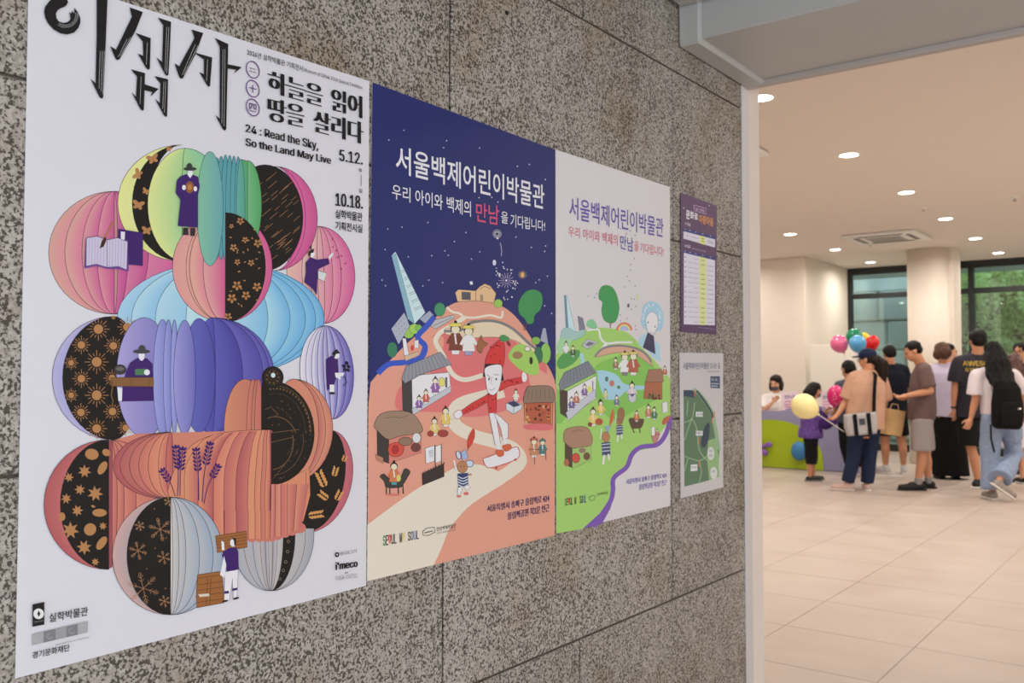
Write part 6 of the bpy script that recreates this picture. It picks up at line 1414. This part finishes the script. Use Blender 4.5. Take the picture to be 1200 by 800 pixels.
P_.shoes(mat('worn_trainer', L3(150, 140, 134), .8, nscale=30, namp=.3), (AWAY, toe_dn), SOLEW, L_=.27); WALK = P_
# --- people at the right edge
P_ = Person('black-haired man with glasses at the right edge, in a dark shirt', 12.3, dict(head=(1195, 411.5), shA=(1189, 432), shB=(1216, 432), elA=(1186, 455, .02), wrA=(1184, 472, .1), hdA=(1182, 480, .12), elB=(1220, 455, .02),
    wrB=(1221, 472, .1), hdB=(1221, 480, .12), hipA=(1195, 487), hipB=(1209, 487), knA=(1195, 522), knB=(1210, 522), anA=(1194, 550), anB=(1211, 550)), mixd(LEFTW, -Vector(AWAY), .45), s=1.0)
P_.shirt(cloth('dark_shirt', (26, 26, 32)), sleeve=.8); P_.bottoms(cloth('dark_trousers', (1, 1, 1)), 1.9); P_.hair(HAIRB, SHORT); P_.shoes(SHOEB, (LEFTW, LEFTW), SOLEW); glasses(P_)
P_ = Person('person with long reddish brown hair and a pale skirt beyond the backpack, back turned', 11.4, dict(head=(1188, 425), shA=(1178, 443), shB=(1202, 443), elA=(1175, 466, .02), wrA=(1177, 482, .1), hdA=(1179, 490, .12), elB=(1206, 466, .02),
    wrB=(1206, 482, .1), hdB=(1205, 490, .12), hipA=(1184, 497), hipB=(1198, 497), knA=(1184, 532), knB=(1198, 532), anA=(1184, 562), anB=(1199, 562)), mixd(AWAY, RIGHTW, .2), skin=SKIN2, s=.92)
P_.shirt(cloth('dark_shirt', (1, 1, 1)), sleeve=.8)
bm = bmesh.new(); bloft(bm, [P_.ringt(.12, .17, .13), P_.ringt(-.15, .19, .15), P_.ringt(-.5, .22, .17)])
fuse(bm, 'skirt', cloth('offwhite_tee', (1, 1, 1)), P_.root, voxel=.012, sm=2, wob=.016, wscale=9, stretch=(1.6, 1.6, .15))
P_.hair(mat('red_brown_hair', L3(70, 34, 26), .45, nscale=120, namp=.35), [CR, BKH], lambda bm, hp: chain(bm, [hp(0, -.06, 0), hp(0, -.09, -.12), hp(0, -.10, -.26)], [.085, .088, .06]), label='long reddish brown hair'); P_.shoes(SHOEB, (AWAY, AWAY), SOLEW)
# ================================================================== carried things
try:
    shirt_text('AWESOME', 1131, 428.6, .058, YP, TEE, 'lettering'); shirt_text('SYMMETRY', 1133, 435.2, .042, YP, TEE, 'lettering')
except Exception as ex_: print('lettering', ex_)
def bag_box(c, w_, h_, d_, side, fr, n=8, bul=.02):
    """soft bag body: rounded, slightly bulging box around c"""
    bm = bmesh.new(); rings = []
    for k in range(n+1):
        t = k/n; b = 1+bul/w_*math.sin(PI*t)*1.5; rings.append((c+Vector((0, 0, (t-.5)*h_)), side*w_/2*b*(.94+.06*t), fr*d_/2*b))
    bloft(bm, rings, 28, 5); return bm
sd_ = (RIGHT*.985+FH*.05).normalized()
c_ = W(1010, 496.5, 10.48); c_.z = c_.z
e = empty('tote_bag', tuple(c_-Vector((0, 0, .14))), label='pale grey canvas shoulder bag with two black stripes, worn by the woman in beige', cat='bag')
tl_ = lambda bm: [setattr(v, 'co', v.co-e.location) for v in bm.verts]
rot = Matrix.Rotation(-.06, 4, FH)
bm = bag_box(c_, .355, .245, .11, sd_, FH); tl_(bm); fin(bm, 'body', cloth('pale_canvas', (176, 172, 172), .04), e, True)
for x in (-.085, .075):
    bm = bmesh.new(); q = c_+sd_*x-FH*.064; 
    rings = [(q+Vector((0, 0, z)), sd_*.024, FH*.004) for z in (-.122, -.06, 0, .06, .122)]; bloft(bm, rings, 12, 6); tl_(bm); fin(bm, 'stripe', BLKC, e)
bm = bmesh.new(); q = c_-FH*.064+sd_*(-.005)+Vector((0, 0, .03)); bloft(bm, [(q+Vector((0, 0, z)), sd_*.034, FH*.004) for z in (-.035, .035)], 12, 8); tl_(bm); fin(bm, 'patch', cloth('slate_patch', (70, 76, 86)), e)
bm = bmesh.new()
sp = [c_+sd_*.165+Vector((0, 0, .10)), W(1028, 470, 10.50), W(1030, 455, 10.52), W(1032.5, 441, 10.60), W(1030, 436.5, 10.72), W(1024, 440, 10.95)]
for a, b in zip(sp, sp[1:]):
    d = (b-a).normalized(); x = d.cross(FH).normalized(); bloft(bm, [(a, x*.022, FH*.004), (b, x*.022, FH*.004)], 8, 6)
tl_(bm); fin(bm, 'strap', BLKC, e)
e.rotation_mode = 'QUATERNION'; e.rotation_quaternion = Quaternion(FH, -.09)
# kraft paper bag
q = W(1044, 494.5, 11.02)
e = empty('paper_bag', tuple(q-Vector((0, 0, .15))), label='brown kraft paper bag between the woman in beige and the man in grey-brown', cat='paper bag'); tl_ = lambda bm: [setattr(v, 'co', v.co-e.location) for v in bm.verts]
KR = mat('kraft_paper', L3(216, 178, 126), .8, nscale=20, namp=.05)
bm = bag_box(q, .27, .31, .12, (RIGHT*.9+FH*.3).normalized(), (FH*.9-RIGHT*.3).normalized(), bul=.004); tl_(bm); fin(bm, 'body', KR, e)
bm = bmesh.new(); t_ = q+Vector((0, 0, .15)); hh = W(1031, 491, 11.0)
for a, b in ((t_-RIGHT*.06, t_-RIGHT*.04+Vector((0, 0, .07))), (t_-RIGHT*.04+Vector((0, 0, .07)), t_+RIGHT*.03+Vector((0, 0, .07))), (t_+RIGHT*.03+Vector((0, 0, .07)), t_+RIGHT*.05)): bcap(bm, a, .004, b, .004, 6)
tl_(bm); fin(bm, 'handle', KR, e)
e.rotation_mode = 'QUATERNION'; e.rotation_quaternion = Quaternion(FH, .16)
# backpack
bc = W(1180, 474, 9.72); sd = (RIGHT*.97+FH*.1).normalized()
e = empty('backpack', tuple(bc-Vector((0, 0, .25))), label='black backpack on the back of the walking woman', cat='backpack'); tl_ = lambda bm: [setattr(v, 'co', v.co-e.location) for v in bm.verts]
bm = bmesh.new(); bloft(bm, [(bc+Vector((0, 0, -.26)), sd*.13, FH*.06), (bc+Vector((0, 0, -.22)), sd*.165, FH*.085), (bc+Vector((0, 0, 0)), sd*.165, FH*.095), (bc+Vector((0, 0, .17)), sd*.145, FH*.08), (bc+Vector((0, 0, .25)), sd*.085, FH*.05)], 28, 3)
fuse(bm, 'body', BLKC, e, voxel=.012, sm=4, wob=.008)
bm = bmesh.new(); fc = bc-FH*.09+Vector((0, 0, -.09)); bloft(bm, [(fc+Vector((0, 0, -.13)), sd*.12, FH*.02), (fc, sd*.13, FH*.035), (fc+Vector((0, 0, .12)), sd*.11, FH*.02)], 24, 4)
fuse(bm, 'front_pocket', BLKC, e, voxel=.011, sm=3)
bm = bmesh.new()
for a, b in ((W(1161, 498, 9.66), W(1161.5, 514, 9.64)), (W(1161.5, 514, 9.64), W(1165, 529, 9.66))): bcap(bm, a, .010, b, .010, 8)
tl_(bm); fin(bm, 'hanging_strap', BLKC, e)
for xx in (1166, 1186):
    bm = bmesh.new(); pp = [W(xx+2, 452, 9.74), W(xx, 440, 9.80), W(xx, 433.5, 9.92), W(xx, 436, 10.06)]
    for a, b in zip(pp, pp[1:]): bcap(bm, a, .022, b, .022, 10)
    tl_(bm); fin(bm, 'shoulder_strap', BLKC, e)
bm = bmesh.new(); bcap(bm, bc-FH*.135+sd*.05+Vector((0, 0, -.04)), .010, bc-FH*.135+sd*.07+Vector((0, 0, -.04)), .010, 8); tl_(bm); fin(bm, 'badge', mat('chrome', (1, 1, 1)), e)
# ------------------------------------------------ balloons
def balloon(px, py, D, rx, ry, colr, label, stick_to, nozzle=(0, 0, -1), group=None, rough=.22):
    c = W(px, py, D); ax = Vector(nozzle).normalized(); Lr = ry*D/FPX; wr = rx*D/FPX
    e = empty('balloon', tuple(c), label=label, cat='balloon', group=group)
    q = ax.to_track_quat('Z', 'Y').to_matrix()
    bm = bmesh.new(); rings = []
    for k in range(15):
        t = k/14; a = PI*t; r = math.sin(a)*wr*(1-.10*max(0, math.cos(PI-a))) if 0 < k < 14 else .006
        z = -math.cos(a)*Lr*(1 if t < .5 else 1.10); rings.append((q @ Vector((0, 0, z)), (q @ Vector((1, 0, 0)))*r, (q @ Vector((0, 1, 0)))*r))
    bloft(bm, rings, 28, 2); o = fin(bm, 'skin', mat('balloon_%s' % label.split()[0], L3(*colr), rough, spec=.6), e, True)
    nz_ = q @ Vector((0, 0, Lr*1.10))
    bm = bmesh.new(); bmesh.ops.create_cone(bm, cap_ends=True, segments=12, radius1=.006, radius2=.016, depth=.022, matrix=Matrix.Translation(nz_+(q @ Vector((0, 0, .008)))) @ q.to_4x4()); fin(bm, 'knot', o.data.materials[0], e)
    bm = bmesh.new(); bcap(bm, nz_, .0045, stick_to-e.location, .0045, 8); fin(bm, 'stick', SOLEW, e)
bn = Vector(RIGHT)*.85-Vector((0, 0, 1))*.5
balloon(942.8, 476, 10.62, 14.8, 16, (250, 236, 170), 'cream balloon on a white stick held by the woman in beige', W(989, 505.5, 10.58), nozzle=bn)
balloon(979, 463, 11.45, 9.4, 12, (220, 30, 120), 'magenta balloon with pale dots held at the counter by the girl', W(972.5, 482, 11.62), nozzle=(-.15, 0, -1))
base_ = W(1002, 478, 13.1)
balloon(983.4, 402.6, 12.9, 10.0, 10.4, (236, 110, 160), 'pink balloon, leftmost of the bunch over the counter', base_, nozzle=Vector((0, 0, -1))+RIGHT*.5)
balloon(1001, 394.5, 13.15, 9.6, 9.8, (20, 140, 100), 'green balloon at the top of the bunch', base_)
balloon(1005, 402.3, 12.75, 9.9, 10, (90, 170, 224), 'sky blue balloon in the middle of the bunch', base_)
balloon(1013, 397.5, 13.4, 7, 8, (236, 206, 50), 'yellow balloon peeping out between the blue and the red one', base_)
balloon(1022, 401.8, 13.0, 8.0, 9.6, (216, 20, 24), 'red balloon, rightmost of the bunch', base_, nozzle=Vector((0, 0, -1))-RIGHT*.4)
# dots on the magenta balloon
mb = [o for o in bpy.data.objects if o.name.startswith('balloon') and 'magenta' in o.get('label', '')][0]
bm = bmesh.new(); rg2 = random.Random(2)
for k in range(14):
    a = rg2.uniform(0, 2*PI); t = rg2.uniform(.15, .95); d = (-FH*math.cos(t)+(RIGHT*math.cos(a)+Vector((0, 0, 1))*math.sin(a))*math.sin(t)).normalized()
    bell(bm, Vector((d.x*.101, d.y*.101, d.z*.127)), (.005, .005, .005), None, 8)
fin(bm, 'dots', SOLEW, mb)
# ------------------------------------------------ reception counter
YC = 12.93
xl = -6.4; pr = onplane(1006, 500, 1, YC); xr = pr.x
LAV = mat('lavender_laminate', L3(150, 150, 186), .4, nscale=4, namp=.02); LIME = mat('lime_laminate', L3(166, 190, 26), .4, nscale=4, namp=.02)
e = empty('reception_counter', ((xl+xr)/2, YC+.3, 0), label='lavender reception counter with a wavy top and a lime green hill on its front', cat='counter')
def loc(bm): [setattr(v, 'co', v.co-e.location) for v in bm.verts]
def topz(x):
    t = [(878, 480), (900, 481), (912, 481.5), (920, 480.5), (930, 476), (945, 474.5), (960, 476), (975, 480), (1006, 480)]
    ps = [(onplane(a, b, 1, YC).x, onplane(a, b, 1, YC).z) for a, b in t]
    if x <= ps[0][0]: return ps[0][1]-.0
    for (a, za), (b, zb) in zip(ps, ps[1:]):
        if a <= x <= b: k = (x-a)/(b-a); k = k*k*(3-2*k); return za*(1-k)+zb*k
    return ps[-1][1]
bm = bmesh.new(); n = 90; V = []
for i in range(n+1):
    x = xl+(xr-xl)*i/n; z = topz(x); V.append([bm.verts.new((x, y, q)) for y, q in ((YC, 0), (YC, z), (YC+.05, z), (YC+.05, 0))])
for a, b in zip(V, V[1:]):
    for q in range(4): bm.faces.new((a[q], b[q], b[(q+1) % 4], a[(q+1) % 4]))
bm.faces.new(V[0]); bm.faces.new(V[-1][::-1]); loc(bm); fin(bm, 'front_panel', LAV, e)
hx0 = onplane(866, 548, 1, YC).x-.5; hx1 = onplane(965, 549, 1, YC).x; zt = onplane(903, 491.5, 1, YC).z
def prism(bm, pts, y0, y1):
    A_ = [bm.verts.new((x, y0, z)) for x, z in pts]; B_ = [bm.verts.new((x, y1, z)) for x, z in pts]; k = len(pts)
    for i in range(k): bm.faces.new((A_[i], A_[(i+1) % k], B_[(i+1) % k], B_[i]))
    bm.faces.new(A_); bm.faces.new(B_[::-1])
cxh = onplane(904, 500, 1, YC).x; pts_ = []
for k in range(33):
    a = PI*k/32; x = cxh+math.cos(a)*(hx1-cxh); pts_.append((x, .012+(zt-.012)*abs(math.sin(a))**.75))
bm = bmesh.new(); prism(bm, pts_, YC-.014, YC-.0005); loc(bm); fin(bm, 'hill_panel', LIME, e)
bm = bmesh.new(); box(bm, xl, xr, YC+.05, YC+.42, .70, .74, .004); loc(bm); fin(bm, 'worktop', mat('worktop_white', L3(226, 222, 220), .4), e)
for x in (xl, xr-.03): bm = bmesh.new(); box(bm, x, x+.03, YC+.05, YC+.40, 0, .70); loc(bm); fin(bm, 'side_panel', LAV, e)
bm = bmesh.new(); box(bm, xl+.05, xr-.05, YC-.004, YC+.04, 0, .02); loc(bm); fin(bm, 'plinth', mat('plinth', L3(120, 120, 140), .5), e)
PUR = mat('purple_foam', L3(140, 96, 180), .5); BLU = mat('blue_foam', L3(60, 130, 190), .45)
def cp(px, py, off=0): 
    p = onplane(px, py, 1, YC-.02); p.y -= off; return p
bm = bmesh.new(); a_, b_, c2_, d2_ = cp(889, 515, .05), cp(903, 520.5, .05), cp(898, 530, .05), cp(880, 540, .05); mid = cp(889, 524, .04)
for q, r_ in ((a_, .058), (b_, .045), (c2_, .048)): bcap(bm, mid, .028, q, .03, 12); bell(bm, q, (r_, r_*.8, r_))
bcap(bm, a_, .036, mid, .034); bcap(bm, mid, .032, d2_, .03); bell(bm, d2_+Vector((-.05, 0, -.04)), (.06, .045, .06))
fuse(bm, 'branch_ornament', PUR, e, voxel=.01, sm=5)['label'] = 'purple branching knob ornament'
bm = bmesh.new(); q = cp(937.8, 528, .05); bell(bm, q, (.115, .075, .135)); loc(bm); fin(bm, 'ball_ornament', BLU, e, True)['label'] = 'blue ball ornament'
# things on the counter
def sign(px0, px1, py0, py1, D, label, red=False):
    a = W(px0, py1, D); b = W(px1, py1, D); h = (py1-py0)*D/FPX; sd = (b-a); sd.z = 0; w_ = sd.length; sd.normalize(); nr = Vector((sd.y, -sd.x, 0))
    base = Vector((a.x, a.y, .741))
    e2 = empty('counter_sign', tuple(base+sd*w_/2), label=label, cat='sign')
    hh = a.z+h-.741
    bm = bmesh.new(); bloft(bm, [(sd*0+Vector((0, 0, .0)), sd*w_/2, nr*.04), (Vector((0, 0, .008)), sd*w_/2, nr*.04)], 20, 10); fin(bm, 'foot', mat('acrylic', L3(220, 222, 226), .15), e2)
    bm = bmesh.new(); bloft(bm, [(Vector((0, 0, .008)), sd*w_/2, nr*.003), (Vector((0, 0, hh))-nr*.02, sd*w_/2, nr*.003)], 20, 12); fin(bm, 'sheet', mat('sign_paper', L3(232, 216, 226), .5), e2)
    # print
    vs, fs = textmesh('안내', 0.02); x0 = min(v[0] for v in vs); x1 = max(v[0] for v in vs); y0 = min(v[1] for v in vs); y1 = max(v[1] for v in vs)
    me = bpy.data.meshes.new('lettering'); me.from_pydata([tuple(sd*((v[0]-x0)/(x1-x0)-.5)*w_*.62+Vector((0, 0, hh*.70+(v[1]-y0)/(y1-y0)*hh*.16))+nr*.004-nr*.015) for v in vs], [], fs); me.materials.append(mat('indigo_print', L3(110, 80, 150), .6)); new_obj('lettering', me, None, e2)
    bm = bmesh.new()
    for k, (wd, zz) in enumerate(((.6, .58), (.7, .47), (.66, .38), (.5, .29), (.6, .20))):
        bloft(bm, [(Vector((0, 0, hh*zz))+nr*(.0045-.02*zz), sd*w_*wd/2, nr*.0006), (Vector((0, 0, hh*(zz+.045)))+nr*(.0045-.02*zz), sd*w_*wd/2, nr*.0006)], 8, 10)
    fin(bm, 'text_lines', mat('pink_print', L3(214, 130, 170), .6), e2)
sign(916, 935.5, 458.5, 481, 13.3, 'pink and white acrylic sign standing on the counter right of the receptionist')
sign(962, 975, 459, 481, 13.35, 'small red and white sign on the counter behind the girl', True)

for (px, cl, nm) in ((883, (120, 84, 70), 'small brown cup on the counter next to the jamb'), (888, (196, 184, 180), 'small pale cup on the counter left of the receptionist')):
    p = W(px, 482, 13.2); p.z = .741
    e2 = empty('cup', tuple(p), label=nm, cat='cup')
    bm = bmesh.new(); bmesh.ops.create_cone(bm, cap_ends=True, segments=20, radius1=.030, radius2=.038, depth=.17, matrix=Matrix.Translation((0, 0, .085))); fin(bm, 'body', mat(nm.split()[1]+'_cup', L3(*cl), .5), e2, False)
    bm = bmesh.new(); bmesh.ops.create_cone(bm, cap_ends=True, segments=20, radius1=.040, radius2=.036, depth=.012, matrix=Matrix.Translation((0, 0, .176))); fin(bm, 'lid', SOLEW, e2)
# ================================================================== trees outside
LEAFA = mat('leaf_bright', L3(208, 224, 156), .55, nscale=1.5, namp=.35); LEAFB = mat('leaf_deep', L3(112, 138, 104), .6, nscale=1.5, namp=.4); BARK = mat('bark', L3(84, 70, 58), .9, nscale=20, namp=.3)
for m_ in (LEAFA, LEAFB):   # thin leaves let light through
    nt_ = m_.node_tree; pb = nt_.nodes['Principled BSDF']; tb = nt_.nodes.new('ShaderNodeBsdfTranslucent'); ms = nt_.nodes.new('ShaderNodeMixShader'); ms.inputs[0].default_value = .4
    nt_.links.new(pb.inputs['Base Color'].links[0].from_socket, tb.inputs[0]); nt_.links.new(pb.outputs[0], ms.inputs[1]); nt_.links.new(tb.outputs[0], ms.inputs[2]); nt_.links.new(ms.outputs[0], nt_.nodes['Material Output'].inputs[0])
def tree(x, y, h, r, n, m_, label, seed, sz=.16):
    e3 = empty('tree', (x, y, -.05), label=label, cat='tree', group='trees outside the windows')
    g = random.Random(seed); tr = bmesh.new()
    top = Vector((g.uniform(-.3, .3), 0, h*.55)); bcap(tr, Vector((0, 0, 0)), .12, top, .07, 10); cl = []
    for k in range(13):
        a = g.uniform(0, 2*PI); q = Vector((math.cos(a)*r*g.uniform(.3, .8), math.sin(a)*r*g.uniform(.3, .8), h*g.uniform(.35, 1.0))); bcap(tr, top*g.uniform(.5, 1), .05, q, .02, 8); cl.append((q, r*g.uniform(.24, .42)))
    fin(tr, 'trunk', BARK, e3, True)
    vs, fs = [], []
    for _ in range(n):
        c0_, r0 = g.choice(cl); d = Vector((g.gauss(0, 1), g.gauss(0, 1), g.gauss(0, .75))).normalized()*r0*g.uniform(.55, 1.05); p = c0_+d
        u = Vector((g.gauss(0, 1), g.gauss(0, 1), g.gauss(0, .6))).normalized(); v = u.cross(Vector((g.gauss(0, 1), g.gauss(0, 1), g.gauss(0, 1)))).normalized(); s_ = sz*g.uniform(.6, 1.2)
        o_ = len(vs); vs += [tuple(p-u*s_*.5), tuple(p+v*s_*.28), tuple(p+u*s_*.5), tuple(p-v*s_*.28)]; fs.append((o_, o_+1, o_+2, o_+3))
    me = bpy.data.meshes.new('foliage'); me.from_pydata(vs, [], fs); me.materials.append(m_); o3 = new_obj('foliage', me, None, e3); o3['kind'] = 'stuff'
def at(px, Y): return onplane(px, 400, 1, Y).x
tree(at(1085, 22), 22, 4.0, 1.9, 6500, LEAFA, 'bright green tree behind the column, its leaves showing on the left of it', 1)
tree(at(1128, 21.5), 21.5, 3.9, 1.5, 6500, LEAFA, 'bright green tree outside right of the column', 2)
tree(at(1168, 22.5), 22.5, 4.6, 1.9, 8000, LEAFA, 'large bright green tree in the middle of the right window', 3)
tree(at(1215, 24), 24, 5.0, 2.4, 7000, LEAFB, 'deep green tree at the right edge beyond the window', 4)
tree(at(1140, 26), 26, 6.0, 3.0, 8000, LEAFB, 'dark green tree further back between the bright trees', 5, .22)
tree(at(1050, 25), 25, 5.5, 2.2, 6000, LEAFB, 'dark green tree behind the stone wall', 6, .22)
bm = bmesh.new()
nx, nz = 60, 16; G_ = [[bm.verts.new((-20+i*.75, 29+noise.noise(Vector((i*.3, k*.4, 1)))*1.6+k*.35, -.3+k*.75)) for k in range(nz)] for i in range(nx)]
for i in range(nx-1):
    for k in range(nz-1): bm.faces.new((G_[i][k], G_[i+1][k], G_[i+1][k+1], G_[i][k+1]))
hl = fin(bm, 'hillside_hedge', mat('hillside_green', L3(104, 118, 104), .95, nscale=1.2, namp=.25), None, True); tag(hl, 'dark green wooded slope far behind the trees', 'hedge', kind='stuff')

bpy.data.objects.remove(_fo); bpy.data.objects.remove(_fo2); bpy.data.scenes.remove(TS)
